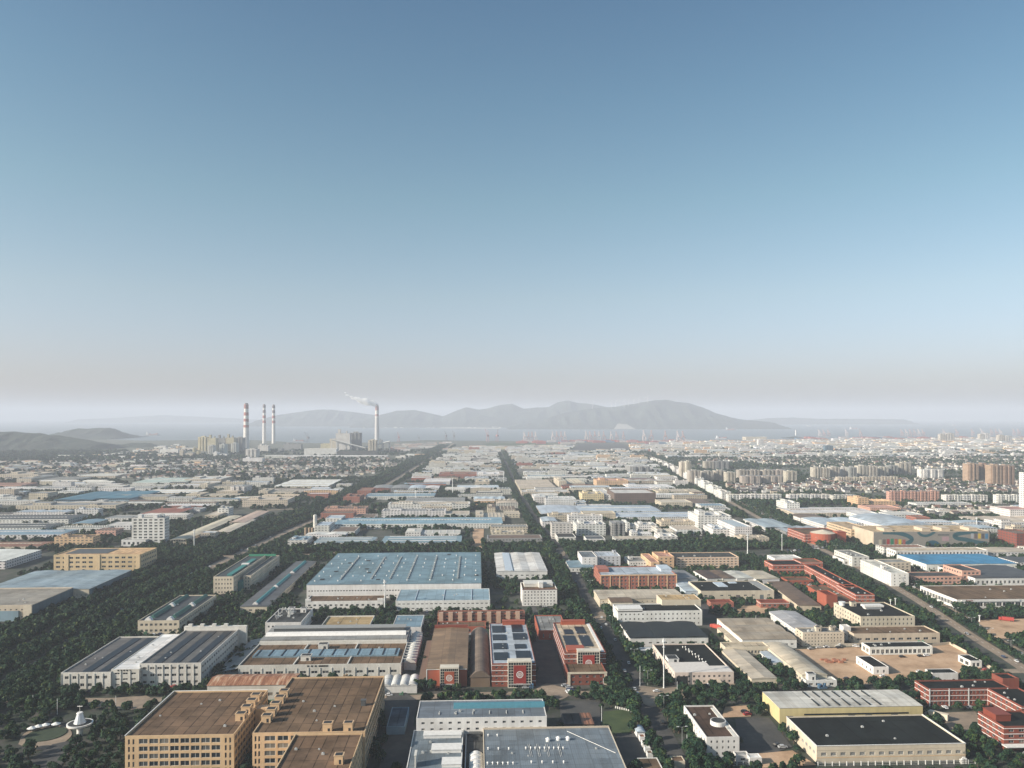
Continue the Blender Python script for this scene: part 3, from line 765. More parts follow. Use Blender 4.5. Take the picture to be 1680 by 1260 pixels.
def red_tower(B, f0, f1, hh, panel_c, dep=3.0, emb=True):
    """glazed white entrance tower with a coloured panel and a round emblem"""
    x0, x1 = B.W * f0, B.W * f1; w = x1 - x0
    tw = MB()
    cols = 9; rows = max(3, int(hh / 1.9))
    rects = []
    bw = (w - .8) / cols; fh = (hh - 1.2) / rows
    for j in range(rows):
        for i in range(cols):
            inpanel = 2 <= i <= cols - 3 and .8 <= j < rows - 1
            if not inpanel: rects.append((.4 + i * bw + .09, .4 + (i + 1) * bw - .09, .4 + j * fh + .1, .4 + (j + 1) * fh - .08))
    panel(tw, (x0, -dep, 0), (1, 0, 0), w, hh, rects, .3)
    tw.quad((x0, 0, 0), (x0, -dep, 0), (x0, -dep, hh), (x0, 0, hh)); tw.quad((x1, -dep, 0), (x1, 0, 0), (x1, 0, hh), (x1, -dep, hh))
    tw.quad((x0, -dep, hh), (x1, -dep, hh), (x1, 4, hh), (x0, 4, hh)); tw.quad((x0, 0, B.h - .5), (x0, 4, B.h - .5), (x0, 4, hh), (x0, 0, hh)); tw.quad((x1, 0, B.h - .5), (x1, 0, hh), (x1, 4, hh), (x1, 4, B.h - .5)); tw.quad((x1, 4, B.h - .5), (x1, 4, hh), (x0, 4, hh), (x0, 4, B.h - .5))
    T_ = tw.build('entrance_tower', M['wall'], B.root, (.60, .56, .48))
    g = MB(); g.quad((x0 + .1, -dep + .28, .3), (x1 - .1, -dep + .28, .3), (x1 - .1, -dep + .28, hh - .3), (x0 + .1, -dep + .28, hh - .3)); g.build('glazing', M['glass'], T_)
    pz0, pz1 = .4 + fh, .4 + (rows - 1) * fh
    p = MB(); p.box(x0 + .4 + 2 * bw, x0 + .4 + (cols - 2) * bw, -dep - .12, -dep - .003, pz0, pz1, 0, True); p.build('colour_panel', M['tint'], T_, panel_c)
    if emb:
        e = emblem(B, (x0 + x1) / 2, pz0 + (pz1 - pz0) * .52, min(w * .17, 2.3)); o = e.build('emblem', M['white'], T_); o.location = (0, -dep - .16, 0)
        s_ = MB()
        for k in range(7): s_.box((x0 + x1) / 2 - 2.1 + k * .62, (x0 + x1) / 2 - 1.7 + k * .62, -dep - .2, -dep - .13, pz0 + .35, pz0 + .8, 0, True)
        s_.build('sign_letters', M['white'], T_)
    c_ = MB(); c_.box(x0 + 1, x1 - 1, -dep - 2.2, -dep - .01, 2.6, 2.9, 0, True); c_.build('entrance_canopy', M['tint'], T_, C['grey'])
    return T_
ra = building('red_factory', 'orange red factory with plain brown metal roof and round emblem', 'factory', 700, 766, 1097, 1031, 12, 'orange', (.26, .175, .11), 'gable', axis='x', n=1, fl=0, rise=.9, short='orange red factory')
red_tower(ra, .33, .80, 13.6, C['orange'])
bx(ra, 'rear_parapet', 0, ra.W * .98, ra.D + .5, ra.D + 2, 14.5, 'red', z=0, lip=False); bx(ra, 'side_lean_to', -5.5, -.5, 0, ra.D * .9, 5.5, 'brown', z=0, lip=False)
bx(ra, 'white_frame', -.2, ra.W * .32, -.25, -.02, .5, 'white', z=11.4, lip=False); bx(ra, 'white_frame', -.3, .3, -.25, -.02, 11.4, 'white', z=0, lip=False); bx(ra, 'white_frame', ra.W * .81, ra.W + .2, -.25, -.02, .5, 'white', z=11.4, lip=False)
vb = building('vaulted_hall', 'brown barrel vaulted hall squeezed between two red factories', 'hall', 772, 804, 1111, 1037, 6.5, 'brown', (.20, .15, .115), 'arch', n=1, axis='x', fl=0, rise=4.2)
rb = building('red_factory', 'dark red factory with eight solar arrays on pale blue roof', 'factory', 807, 879, 1088, 1022, 15.5, 'red', 'lblue', fl=4, cols=7, wf=.4, hf=.36, rmat='metal_y', par=.4, trim='white', short='dark red solar factory')
red_tower(rb, .36, .90, 17.6, (.26, .028, .022))
for k, (y0, y1) in enumerate([(.08, .24), (.32, .46), (.54, .68), (.74, .92)]):
    bx(rb, 'solar_array', rb.W * .06, rb.W * .40, rb.D * y0, rb.D * y1, .5, 'solar', mat='solar', lip=False); bx(rb, 'solar_array', rb.W * .58, rb.W * (.86 if k % 2 else .93), rb.D * (y0 + .01), rb.D * (y1 + (.03 if k != 1 else -.03)), .5, 'solar', mat='solar', lip=False)
bx(rb, 'rear_block', rb.W * .35, rb.W * .95, rb.D - 5, rb.D - 1, 3.2, C['orange'])
rc = building('red_factory', 'orange red factory with dark solar arrays and white entrance tower beside central road', 'factory', 926, 994, 1070, 1021, 15, 'red', 'beige', fl=4, cols=7, wf=.4, hf=.36, trim='white', short='red factory beside central road')
red_tower(rc, .30, .84, 16.6, (.30, .03, .022))
for (x0, x1, y0, y1) in [(.12, .42, .22, .55), (.52, .78, .2, .55), (.2, .42, .6, .76), (.52, .76, .62, .86)]: bx(rc, 'solar_array', rc.W * x0, rc.W * x1, rc.D * y0, rc.D * y1, .5, 'solar', mat='solar', lip=False)
bx(rc, 'rear_block', rc.W * .2, rc.W * .85, rc.D - 4.5, rc.D - 1, 3.2, C['orange']); bx(rc, 'roof_terrace', rc.W * .08, rc.W * .5, 1, rc.D * .16, 2, C['orange']); bx(rc, 'white_rim', rc.W * .9, rc.W * .98, 1, rc.D - 2, .5, 'white', lip=False)
rd = building('red_annex', 'low red annex with brown roof and cream rim in front of red factory', 'annex', 932, 995, 1103, 1087, 8.5, 'red', 'brown', fl=2, cols=5, wf=.4, hf=.4, short='red annex'); 
bx(rd, 'corner_pier', -.3, 1.5, -.4, -.02, 8.8, 'cream', z=0, lip=False); bx(rd, 'corner_pier', rd.W - 1.5, rd.W + .3, -.4, -.02, 8.8, 'cream', z=0, lip=False); bx(rd, 'cornice', -.4, rd.W + .4, -.6, -.42, 1.3, 'cream', z=7.6, lip=False)
building('grey_hall', 'flat pale concrete hall with red side behind red factory', 'hall', 884, 931, 1034, 1009, 8, 'orange', 'grey', fl=1, wf=.2, short='pale concrete hall')
dm = building('dormitory', 'long orange and white dormitory with repeated balcony bays', 'dormitory', 718, 861, 1006, 1001, 10, 'brick', 'dbrown', fl=3, cols=16, wf=.42, hf=.5, trim=(.5, .34, .25), short='orange dormitory')
for k in range(9): bx(dm, 'bay_tower', 1 + k * dm.W / 9.1, 1 + k * dm.W / 9.1 + dm.W * .05, -1.6, .6, 11.2, (.50, .34, .25), z=0, lip=False)
building('low_hall', 'low brown roofed hall with red parapet in front of orange dormitory', 'hall', 716, 797, 1028, 1019, 6, 'orange', 'brown', fl=1, wf=.3)
# blue and white plant at the bottom
bb = building('blue_white_plant', 'white walled plant with slate blue roof and long teal ridge vent', 'factory', 683, 897, 1177, 1148, 15, 'white', 'sgrey', fl=4, cols=14, wf=.36, hf=.34, rmat='metal_y', par=.3, short='blue roofed plant')
q = MB(); a, b = bb.loc(744, 1163, 14.7), bb.loc(893, 1158, 14.7); q.vault(a[0], b[0], a[1], a[1] + 5, 14.72, 2.6, 8, 'x'); q.build('ridge_vent', M['tint'], bb.root, (.055, .19, .25))
for k in range(6): bx(bb, 'roof_duct', 12 + k * 9.3, 12.35 + k * 9.3, bb.D * .2, bb.D * .36, .5, 'steel' if 0 else 'pale', lip=False)
bl = building('blue_plant_hall', 'slate blue flat roof hall with three white rooflights at the bottom edge', 'factory', 664, 757, 1272, 1197, 8.5, 'white', 'sgrey', fl=0, rmat='metal_x', par=.25, short='blue roofed plant')
for (xa, ya, xb, yb2) in [(695, 1211, 757, 1203), (708, 1235, 757, 1224), (725, 1259, 757, 1247)]: bxp(bl, 'rooflight', xa, ya, xb, yb2, 1.7, 'white')
bxp(bl, 'roof_ladder', 680, 1259, 684, 1250, 6, 'pale')
bm_ = building('link_passage', 'narrow dark passage roofed with white arched ribs between blue roof halls', 'passage', 762, 796, 1272, 1197, 6, 'white', 'dgrey', fl=0, par=.3)
q = MB(); 
for k in range(9): q.vault(bm_.W * .2, bm_.W * .92, 2 + k * 2.6, 4.2 + k * 2.6, 5.6, 2.2 if k % 2 else 1.9, 8, 'y')
q.build('arched_cover', M['tint'], bm_.root, C['white'])
bx(bm_, 'gap_shade_box', 2.0, bm_.W * .8, bm_.D - 9, bm_.D - 1.5, 1.6, 'dgrey'); bx(bm_, 'water_tank', bm_.W * .3, bm_.W * .6, bm_.D - 4, bm_.D - 2, 3.2, 'pale')  # solid dark box paints the shade of the gap
br_ = building('blue_plant_hall', 'wide slate blue flat roof with rows of small white vents at the bottom edge', 'factory', 794, 1032, 1272, 1194, 8.7, 'cream', 'sgrey', fl=0, rmat='metal_x', par=.25, short='blue roofed plant')
def vent_mesh():
    q = MB(); q.cyl(0, 0, 0, .9, .3, .3, 8); q.cyl(0, 0, .9, 1.3, .55, .15, 8); return q.mesh('roof_vent', [M['white']])
VENT = vent_mesh()
for (n_, xa, xb, y) in [(3, 801, 835, 1230), (9, 863, 924, 1229), (6, 800, 842, 1254), (4, 872, 925, 1252), (2, 801, 816, 1208)]:
    for k in range(n_):
        p = br_.loc(xa + (xb - xa) * k / max(1, n_ - 1), y, 8.4); link('roof_vent', VENT, br_.root, None, (p[0], p[1], 8.44))
for x, y in [(899, 1216), (916, 1214), (932, 1214)]:
    p = br_.loc(x, y, 8.4); q = MB(); q.cyl(0, 0, 0, 1.2, 1.1, 1.0, 10); q.cyl(0, 0, 1.2, 2.0, 1.4, .3, 10); q.build('roof_fan', M['white'], br_.root, None, (p[0], p[1], 8.44))
q = MB()
a, b = br_.loc(930, 1200, 8.4), br_.loc(1010, 1236, 8.4); q.bar((a[0], a[1], 8.6), (b[0], b[1], 8.6), .13); q.build('roof_pipe', M['white'], br_.root)
for x in (866, 880, 895, 915): 
    q = MB(); a, b = br_.loc(x, 1221, 8.4), br_.loc(x + 5, 1242, 8.4); q.bar((a[0], a[1], 8.6), (b[0], b[1], 8.6), .1); q.bar((a[0] + .8, a[1], 8.6), (b[0] + .8, b[1], 8.6), .1); q.build('cable_tray', M['steel'], br_.root)
bx(br_, 'parapet_cap', 0, br_.W, br_.D - .6, br_.D + .02, .9, 'beige', lip=False)
# white L building with drum
wb = building('white_block', 'white three storey block with brown roof and round roof drum', 'office', 1159, 1213, 1209, 1157, 10.5, 'white', 'dbrown', fl=3, cols=5, wf=.3, hf=.42, short='white block with roof drum')
p = wb.loc(1178, 1186); q = MB(); q.cyl(p[0], p[1], 9.6, 12.0, 4.2, 4.2, 24); q.build('roof_drum', M['tint'], wb.root, C['white'])
q = MB(); q.cyl(p[0], p[1], 12.0, 12.08, 3.7, 3.7, 24); q.build('drum_roof', M['slab'], wb.root, C['dgrey'])
bx(wb, 'roof_walkway', wb.W - 2.6, wb.W - .8, 1, wb.D - 3, .5, 'pale', lip=False)
building('gate_lodge', 'small white flat roofed lodge in front of white block', 'lodge', 1208, 1230, 1239, 1232, 3.6, 'white', 'grey', fl=1, par=.5)
gl = building('gate_house', 'tiny white gatehouse with arched openings beside white lodge', 'lodge', 1230, 1250, 1243, 1236, 4, 'white', 'white', fl=1, cols=4, wf=.6, hf=.6, par=.4)
# yellow warehouse and black roof hall
yw = building('yellow_warehouse', 'pale yellow warehouse with cream roof and dark skylight slots', 'warehouse', 1279, 1514, 1160, 1133, 9, 'yellow', 'pale', 'gable', axis='y', n=1, rise=.5, fl=0, ovh=.2, short='yellow warehouse')
for k in range(7):
    xx = yw.W * (.28 + k * .072)
    for f0, f1 in ((.08, .46), (.54, .92)):
        q = MB(); q.box(xx, xx + .8, yw.D * f0, yw.D * f1, 9.1, 9.68); q.build('skylight_slot', M['tint'], yw.root, C['black'])
q = MB(); q.box(yw.W * .17, yw.W * .90, -.1, -.01, 4.6, 5.5, 0, True); q.build('window_band', M['glass'], yw.root)
for k in range(4): link('door', DOOR, yw.root, C['dgrey'], (yw.W * (.07, .5, .62, .8)[k], -.02, 2.2), 0, (4, 1, 4.4))
bk = building('black_roof_hall', 'cream hall with big flat black roof beside yellow warehouse', 'hall', 1340, 1584, 1222, 1174, 8.8, 'cream', 'black', fl=1, cols=15, wf=.55, hf=.2, top=0.2, win='many', par=.5, rmat='felt', short='black roofed hall', apron=16)
bx(bk, 'wall_stripe', -.1, bk.W + .1, -.08, -.01, .4, 'tan', z=2.6, lip=False); bx(bk, 'wall_stripe', -.1, bk.W + .1, -.08, -.01, .3, 'beige', z=6.6, lip=False)
bx(bk, 'white_coping', -.2, bk.W + .2, -.2, .3, .25, 'white', z=8.81, lip=False); bx(bk, 'white_coping', bk.W - .3, bk.W + .2, .31, bk.D, .25, 'white', z=8.81, lip=False); bx(bk, 'white_coping', -.2, .3, .31, bk.D, .25, 'white', z=8.81, lip=False)
# red school
sc = building('red_school', 'long three storey red school with white floor bands and dark roof', 'school', 1524, 1658, 1129, 1115, 10.8, 'red', 'black', fl=3, cols=20, wf=.42, hf=.5, trim='white', short='red school')
for k in range(5): bx(sc, 'white_pier', sc.W * k / 4.2, sc.W * k / 4.2 + .7, -.35, -.2, 10.8, 'white', z=0, lip=False)
sw = building('red_school_wing', 'red school wing with white floor bands running toward the bottom corner', 'school', 1676, 1730, 1158, 1128, 10.8, 'red', 'black', fl=3, wf=.42, hf=.5, trim='white', short='red school')
building('red_stair_block', 'red stair block with cream rim behind long red school', 'stair block', 1645, 1672, 1113, 1104, 13.5, 'red', 'black', fl=0)
rr_ = building('red_hall', 'red four storey building with white bands at the bottom right corner', 'school', 1647, 1722, 1191, 1166, 13, 'red', 'black', fl=4, wf=.5, hf=.45, trim='white', short='red hall')
bx(rr_, 'roof_block', 1.5, 10, rr_.D * .4, rr_.D * .9, 3.6, C['red'])
bx(rr_, 'entrance_canopy', -1.5, 12, -4.5, -.3, .5, 'white', z=3.2, lip=False); bx(rr_, 'canopy_post', 9, 9.8, -4.2, -3.4, 3.2, 'white', z=0, lip=False)
# centre right cluster
cb = building('dark_roof_factory', 'pinkish white factory with dark roof and pale terrace behind white mast', 'factory', 1107, 1204, 1103, 1056, 8, (.68, .58, .50), 'black', fl=2, cols=11, wf=.45, hf=.42, rmat='felt', short='dark roofed white factory')
bx(cb, 'pale_terrace', .6, cb.W * .68, .6, cb.D * .33, 1.0, (.62, .58, .54), lip=False); bx(cb, 'pale_terrace', cb.W * .68 + .02, cb.W - .6, .6, cb.D * .2, .95, (.62, .58, .54), lip=False)
bx(cb, 'stair_hut', 1.5, 9, cb.D * .36, cb.D * .5, 2.4, 'white')
bx(cb, 'entrance_shade_panel', cb.W * .03, cb.W * .22, -.06, -.01, 5.6, 'black', z=0, lip=False); bx(cb, 'porch', cb.W * .6, cb.W * .75, -6, -.3, 3, 'beige', z=0)  # black panel on the wall paints the shade inside the entrance
for k in range(7):
    link('roof_vent', VENT, cb.root, None, (cb.W * (.52 + .02 * k), cb.D * (.88 - .09 * k), 7.2)); link('roof_vent', VENT, cb.root, None, (cb.W * (.57 + .02 * k), cb.D * (.88 - .09 * k), 7.2))
building('ribbon_office', 'low cream office with window ribbon at head of two long cream roofs', 'office', 1190, 1262, 1061, 1053, 7, 'cream', 'beige', fl=1, cols=12, wf=.62, hf=.35, short='low cream office')
building('cream_shed', 'long narrow cream roofed shed running toward the yellow warehouse', 'shed', 1233, 1275, 1113, 1066, 5, 'cream', 'cream', 'gable', axis='x', rise=1.0, fl=1, wf=.5, hf=.3, doors=0, short='long cream shed')
building('cream_shed', 'cream roofed shed with white porch beside the dirt yard', 'shed', 1316, 1357, 1107, 1057, 6, 'cream', 'cream', 'arch', n=1, axis='x', rise=1.8, fl=1, wf=.5, hf=.35, short='cream shed by dirt yard')
building('shed_porch', 'low white porch building joined to end of cream roofed shed', 'porch', 1322, 1373, 1116, 1110, 4.5, 'white', 'pale', fl=1, wf=.6, clutter=2)
building('blue_shed', 'small shed with white and blue roof between two cream sheds', 'shed', 1268, 1291, 1087, 1069, 4, 'white', 'lblue', 'gable', axis='x', rise=.6, fl=0)
building('beige_hall', 'beige hall with nine rolling roof bays beside red truck', 'hall', 1218, 1307, 1049, 1014, 7, 'white', (.40, .335, .26), 'arch', n=3, axis='y', rise=1.2, fl=1, cols=9, wf=.5, hf=.2, short='rolling beige roof hall')
building('low_strip_shed', 'narrow beige strip shed along the side of rolling roof hall', 'shed', 1206, 1216, 1056, 1030, 4, 'cream', 'beige', 'gable', axis='x', rise=.4, fl=0)
building('white_shed', 'long white shed with plain lilac grey roof beside white dotted office', 'shed', 1311, 1358, 1036, 1003, 7.5, 'white', (.42, .42, .43), 'gable', axis='x', rise=1.0, fl=2, wf=.5, hf=.2, short='lilac grey roof shed')
building('dotted_office', 'cream office with grid of round windows and cluttered roof', 'office', 1317, 1385, 1037, 1029, 11, 'cream', 'grey', fl=4, cols=12, wf=.4, hf=.4, clutter=7, win='one', short='dotted office')
building('brown_roof_hall', 'long grey hall with flat brown roof behind dark trees', 'hall', 1401, 1542, 1039, 1027, 8, 'beige', 'brown', fl=1, cols=10, wf=.6, hf=.25, short='brown roofed hall')
wt = building('white_tower_end', 'white stair end standing at corner of brown roofed hall', 'stair block', 1384, 1396, 1028, 1024, 11, 'white', 'white', fl=0)
co = building('cream_office', 'cream four storey office with dark roof and white boat shaped roof hut', 'office', 1412, 1501, 1011, 988, 12, 'cream', 'black', fl=3, cols=13, wf=.36, hf=.5, clutter=3, short='cream office')
a = co.loc(1420, 998); q = MB(); q.box(a[0], a[0] + 14, a[1], a[1] + 5, 11.1, 13); q.box(a[0] - 1.5, a[0] + 16, a[1] - 1, a[1] + 6, 13, 14.6, 0, True); q.build('roof_pavilion', M['tint'], co.root, C['white'])
q = MB(); q.cyl(4, co.D * .85, 11.1, 14, 2.6, 2.6, 14); q.cyl(4, co.D * .85, 14, 14.4, 3.1, 3.1, 14); q.build('roof_drum', M['tint'], co.root, C['white'])
yb_ = building('yard_workshop', 'open sided white workshop with dark roof in the dirt yard', 'workshop', 1427, 1530, 1061, 1053, 6.2, 'white', 'black', fl=1, cols=13, wf=.72, hf=.6, rmat='felt', par=.3, short='dirt yard workshop')
building('yard_block', 'small white block with black roof standing in the dirt yard', 'lodge', 1433, 1458, 1094, 1076, 5.6, 'white', 'black', fl=1, cols=2, wf=.3, rmat='felt', par=.3, short='small white yard block')
building('yard_hut', 'low white hut with black roof half hidden by trees', 'hut', 1530, 1572, 1104, 1097, 5, 'white', 'black', fl=0, rmat='felt', par=.3)
building('yard_hut', 'white hut with black roof and glazed end at yard wall', 'hut', 1592, 1611, 1084, 1074, 5, 'white', 'black', fl=1, cols=2, wf=.7, hf=.7, rmat='felt', par=.3)
wf = building('porthole_factory', 'white factory with rows of round windows and dark roof', 'factory', 1014, 1152, 1002, 990, 13, 'white', 'black', fl=3, cols=19, wf=.34, hf=.34, win='one', rmat='felt', short='porthole factory')
bx(wf, 'roof_block', 0, wf.W * .29, 0, wf.D * .5, 2.6, 'white'); 
building('tan_roof_block', 'cream block with tan roof rising behind porthole factory', 'office', 1086, 1150, 984, 975, 17, 'cream', (.50, .36, .20), fl=1, cols=4, wf=.6, hf=.12, par=.5)
building('black_shed', 'curved black roofed shed in front of porthole factory', 'shed', 1034, 1162, 1046, 1021, 7, 'white', 'black', 'arch', n=3, axis='x', rise=.9, fl=1, cols=10, wf=.4, hf=.2, short='black roofed shed')
building('beige_low_hall', 'long low beige hall with curved roof in front of brick factory', 'hall', 984, 1124, 982, 967, 8, 'cream', 'cream', 'gable', axis='y', rise=.8, fl=2, wf=.3, hf=.3, short='long beige hall')
building('beige_house', 'small cream house with brown hipped roof beside beige hall', 'house', 1003, 1038, 988, 980, 9, 'cream', 'brown', 'gable', axis='y', rise=1.5, fl=2, wf=.3)
bf = building('brick_factory', 'four storey brick factory with white piers and pale flat roof', 'factory', 985, 1110, 943, 929, 15, 'brick', 'lblue', fl=4, cols=20, wf=.5, hf=.5, rmat='felt', short='brick factory')
for k in range(9): bx(bf, 'white_pier', bf.W * k / 8.05, bf.W * k / 8.05 + .9, -.4, -.02, 15.2, C['peach'], z=0, lip=False)
bx(bf, 'cornice', -.3, bf.W + .3, -.6, -.42, 1.2, 'peach', z=14.2, lip=False); bx(bf, 'roof_block', .5, 12, bf.D * .4, bf.D * .9, 3.0, C['brick']); bx(bf, 'roof_block', bf.W - 12, bf.W - .5, bf.D * .4, bf.D * .9, 3.0, C['lblue'])
building('peach_office', 'long white and peach office with dark flat roof', 'office', 1109, 1212, 914, 906, 13, (.66, .47, .33), 'dgrey', fl=4, cols=16, wf=.52, hf=.44, clutter=3, trim='white', short='peach office')
building('pink_block', 'pinkish four storey block joined to long peach office', 'office', 1080, 1106, 913, 905, 15, 'peach', 'pink', fl=4, wf=.4, clutter=2)
building('pink_block', 'lower pinkish office with white end behind brick factory', 'office', 1068, 1082, 922, 908, 12, 'peach', 'pink', fl=3, wf=.4)
building('white_office', 'white office with tall white stair end beside central road', 'office', 955, 980, 914, 904, 14, 'white', 'sgrey', fl=4, cols=3, wf=.2, short='white office')
building('white_office', 'white office with grey side windows and pale roof', 'office', 980.5, 1018, 912, 904.5, 13.5, (.5, .52, .54), 'lblue', fl=4, wf=.35, clutter=2)
building('white_annex', 'low white annex with blue roof in front of white office', 'annex', 935, 975, 931, 920, 5, 'white', 'blue', 'gable', axis='x', rise=.6, fl=1, wf=.3)
building('white_house', 'small white two storey office between white and pink blocks', 'office', 1032, 1066, 921, 913, 8, 'white', 'grey', fl=2, cols=7, wf=.45, clutter=2)
dw = building('skylight_warehouse', 'cream warehouse with dark roof and square skylight', 'warehouse', 1150, 1270, 969, 953, 8.5, 'cream', 'black', fl=1, cols=9, wf=.4, hf=.16, rmat='felt', doors=3, short='skylight warehouse')
bx(dw, 'skylight', dw.W * .33, dw.W * .46, dw.D * .45, dw.D * .9, .7, 'lblue', lip=False); bx(dw, 'skylight', dw.W * .55, dw.W * .66, dw.D * .8, dw.D * .93, .7, 'lblue', lip=False); bx(dw, 'pale_strip', dw.W * .86, dw.W * .99, .6, dw.D - .6, .4, 'grey', lip=False)
building('grey_side_shed', 'grey metal shed along the side of skylight warehouse', 'shed', 1125, 1149, 970, 955, 6, 'lblue', 'lblue', 'gable', axis='x', rise=.5, fl=0)
for k, (xl, xr, yt, yk, c, d) in enumerate([(1110, 1146, 950, 936, 'grey', 'dull grey'), (1160, 1186, 949, 936, 'dbrown', 'dark brown'), (1186, 1208, 949, 936, 'brown', 'brown'), (1209, 1238, 949, 937, 'pale', 'pale cream'), (1240, 1280, 950, 937, 'cream', 'cream')]):
    building('slanted_shed', d + ' roofed parallel shed between peach office and skylight warehouse', 'shed', xl, xr, yt, yk, 6, 'white', c, 'gable', axis='x', rise=.8, fl=0, vp=700, group='parallel sheds behind skylight warehouse')
building('red_lodge', 'small red brick house with flat red roof behind beige hall', 'house', 1166, 1204, 988, 983, 5, 'brick', (.25, .07, .05), fl=1, wf=.5)
building('red_lodge', 'small red brick house with white windows beside orange red complex', 'house', 1248, 1295, 988, 983, 5.5, 'brick', (.25, .07, .05), fl=1, wf=.5, trim='white')
# orange red complex along the avenue
building('red_complex', 'orange red hall with white floor bands at north end of red complex', 'hall', 1268, 1322, 926, 919, 11, 'orange', 'black', fl=2, wf=.6, hf=.4, trim='white', short='red complex')
building('red_complex', 'orange red stair end at corner of red complex', 'hall', 1314, 1350, 922, 916, 12, 'orange', 'brown', fl=2, wf=.4, trim='white', short='red complex')
building('red_complex', 'long orange red wing with white bands along the avenue', 'hall', 1387, 1408, 962, 926, 11, 'orange', 'black', fl=2, wf=.5, trim='white', vp=862, short='red complex')
building('red_complex', 'orange red wing with dark roof nearest the cream office', 'hall', 1404, 1434, 975, 958, 11, 'orange', 'black', fl=3, wf=.5, trim='white', vp=862, short='red complex')
building('red_complex', 'plain orange red gable end tower in front of red complex', 'hall', 1356, 1374, 976, 968, 13, 'orange', 'red', fl=0, short='red complex')
building('red_arcade', 'low red arcade around sunken garden beside red complex', 'arcade', 1292, 1335, 952, 946, 5, 'orange', 'brown', fl=1, wf=.5, short='red arcade')
building('red_arcade', 'narrow red arcade with dark roof running beside red complex', 'arcade', 1364, 1400, 984, 960, 6, 'orange', 'brown', fl=0, vp=850)
building('brown_shed', 'long shed with sloping brown roof beside red arcade', 'shed', 1310, 1346, 993, 954, 5, 'beige', 'brown', 'gable', axis='x', rise=.6, fl=0, vp=900)
building('white_pavilion', 'white curved roof pavilion behind orange red hall', 'pavilion', 1271, 1316, 916, 910, 9, 'white', 'white', fl=1, wf=.5)
# left side
tw = building('white_tower', 'white ten storey tower block with balcony grid', 'apartment tower', 216, 270, 849.5, 845.5, 38, 'white', 'grey', fl=9, cols=6, wf=.62, hf=.55, clutter=3, depth=17, short='white ten storey tower')
bx(tw, 'roof_block', tw.W * .18, tw.W * .3, 1, 9, 5, 'white'); bx(tw, 'roof_block', tw.W * .62, tw.W * .74, 4, 12, 4, 'white')
building('tower_annex', 'low white annex at the foot of white ten storey tower', 'annex', 199, 239, 885.5, 882, 9, 'white', 'grey', fl=1, cols=5, wf=.5)
to = building('tan_office', 'wide tan office with large window groups and tan flat roof', 'office', 88, 231, 910, 899, 21.5, (.66, .50, .30), 'tan', fl=4, cols=13, wf=.62, hf=.45, short='wide tan office')
bx(to, 'dark_roof', to.W * .08, to.W * .55, to.D * .25, to.D * .95, .5, 'dgrey', lip=False)
for k in (.12, .48, .94): bx(to, 'wall_pier', to.W * k, to.W * k + 5, -.5, -.02, 21.7, (.66, .50, .30), z=0, lip=False)
bs = building('blue_shed', 'wide pale blue metal roof factory in front of wide tan office', 'factory', -30, 146, 967, 936, 12, 'cream', (.27, .34, .39), 'gable', axis='x', n=3, rise=.8, fl=1, cols=24, wf=.4, hf=.16, short='pale blue metal roof factory')
la = building('framed_factory', 'factory with tan frame parapet and blue side wall at left edge', 'factory', -90, 52, 993, 964, 14, 'cream', (.33, .30, .25), fl=2, wf=.3, hf=.2, rmat='metal_y', short='tan framed factory')
q = MB(); q.box(la.W + .01, la.W + .12, 1, la.D, 0, 13.2, 0, True); q.build('side_cladding', M['metal_x'], la.root, (.11, .17, .20))
q = MB(); q.box(bs.W + .01, bs.W + .12, 1, bs.D, 0, 11.6, 0, True); q.build('side_cladding', M['metal_x'], bs.root, (.12, .18, .22))
bx(la, 'frame_pier', la.W - 7, la.W + .2, -.6, -.02, 14.3, 'cream', z=0, lip=False)
building('framed_factory', 'lower factory with brown roof and pale parapet at left edge', 'factory', -90, 30, 1003, 992, 9, 'blue', 'brown', fl=0)
building('side_annex', 'small cream annex at corner of pale blue metal roof factory', 'annex', 119, 141, 980, 977, 6, 'cream', 'beige', fl=1)
gr = building('green_ridge_factory', 'cream fronted factory with two green roof ridges', 'factory', 226, 294, 1018, 976, 11, 'cream', 'dgrey', fl=2, cols=8, wf=.55, hf=.4, rmat='metal_y', short='green ridged factory')
for f in (.22, .74):
    q = MB(); q.vault(gr.W * f - 2.2, gr.W * f + 2.2, gr.D * .12, gr.D * .52, 10.25, 2.4, 8, 'y'); q.vault(gr.W * f - 2.2, gr.W * f + 2.2, gr.D * .62, gr.D * .97, 10.25, 2.4, 8, 'y'); q.build('green_ridge', M['tint'], gr.root, C['green'])
    for d0 in (.02, .55):
        q = MB(); q.vault(gr.W * f - 3, gr.W * f + 3, gr.D * d0, gr.D * d0 + 4, 10.3, 2.9, 8, 'y'); q.build('ridge_end', M['tint'], gr.root, C['white'])
o1 = building('office_wing', 'cream four storey office end with long grey roof and teal strips', 'office', 350, 383, 946, 911, 18, 'cream', 'dgrey', fl=4, cols=6, wf=.45, hf=.42, rmat='metal_y', short='cream office wing')
o2 = building('office_wing', 'narrower cream office end beside long teal ridge roof', 'office', 399, 412, 944, 911, 15, 'cream', 'dgrey', fl=4, cols=2, wf=.4, rmat='metal_y')
bx(o1, 'teal_ridge', o1.W * .55, o1.W * .8, 8, o1.D * .8, 1.4, 'teal', lip=False); bx(o1, 'white_hood', o1.W * .5, o1.W * .85, o1.D * .5, o1.D * .55, 2, 'white'); bx(o1, 'green_screen', 1, o1.W + 12, o1.D - 1.5, o1.D - .5, 2.4, (.03, .22, .13), lip=False)
bx(o1, 'link_roof', o1.W + .05, o1.W + 4.3, 14, o1.D - 3, 10, 'teal', z=0, lip=False)
lg = building('teal_ridge_shed', 'long low grey shed with teal and white ridge vent', 'shed', 394, 438, 995, 921, 6, 'cream', (.12, .125, .13), 'gable', axis='x', rise=.8, fl=1, wf=.5, hf=.3, short='teal ridged shed')
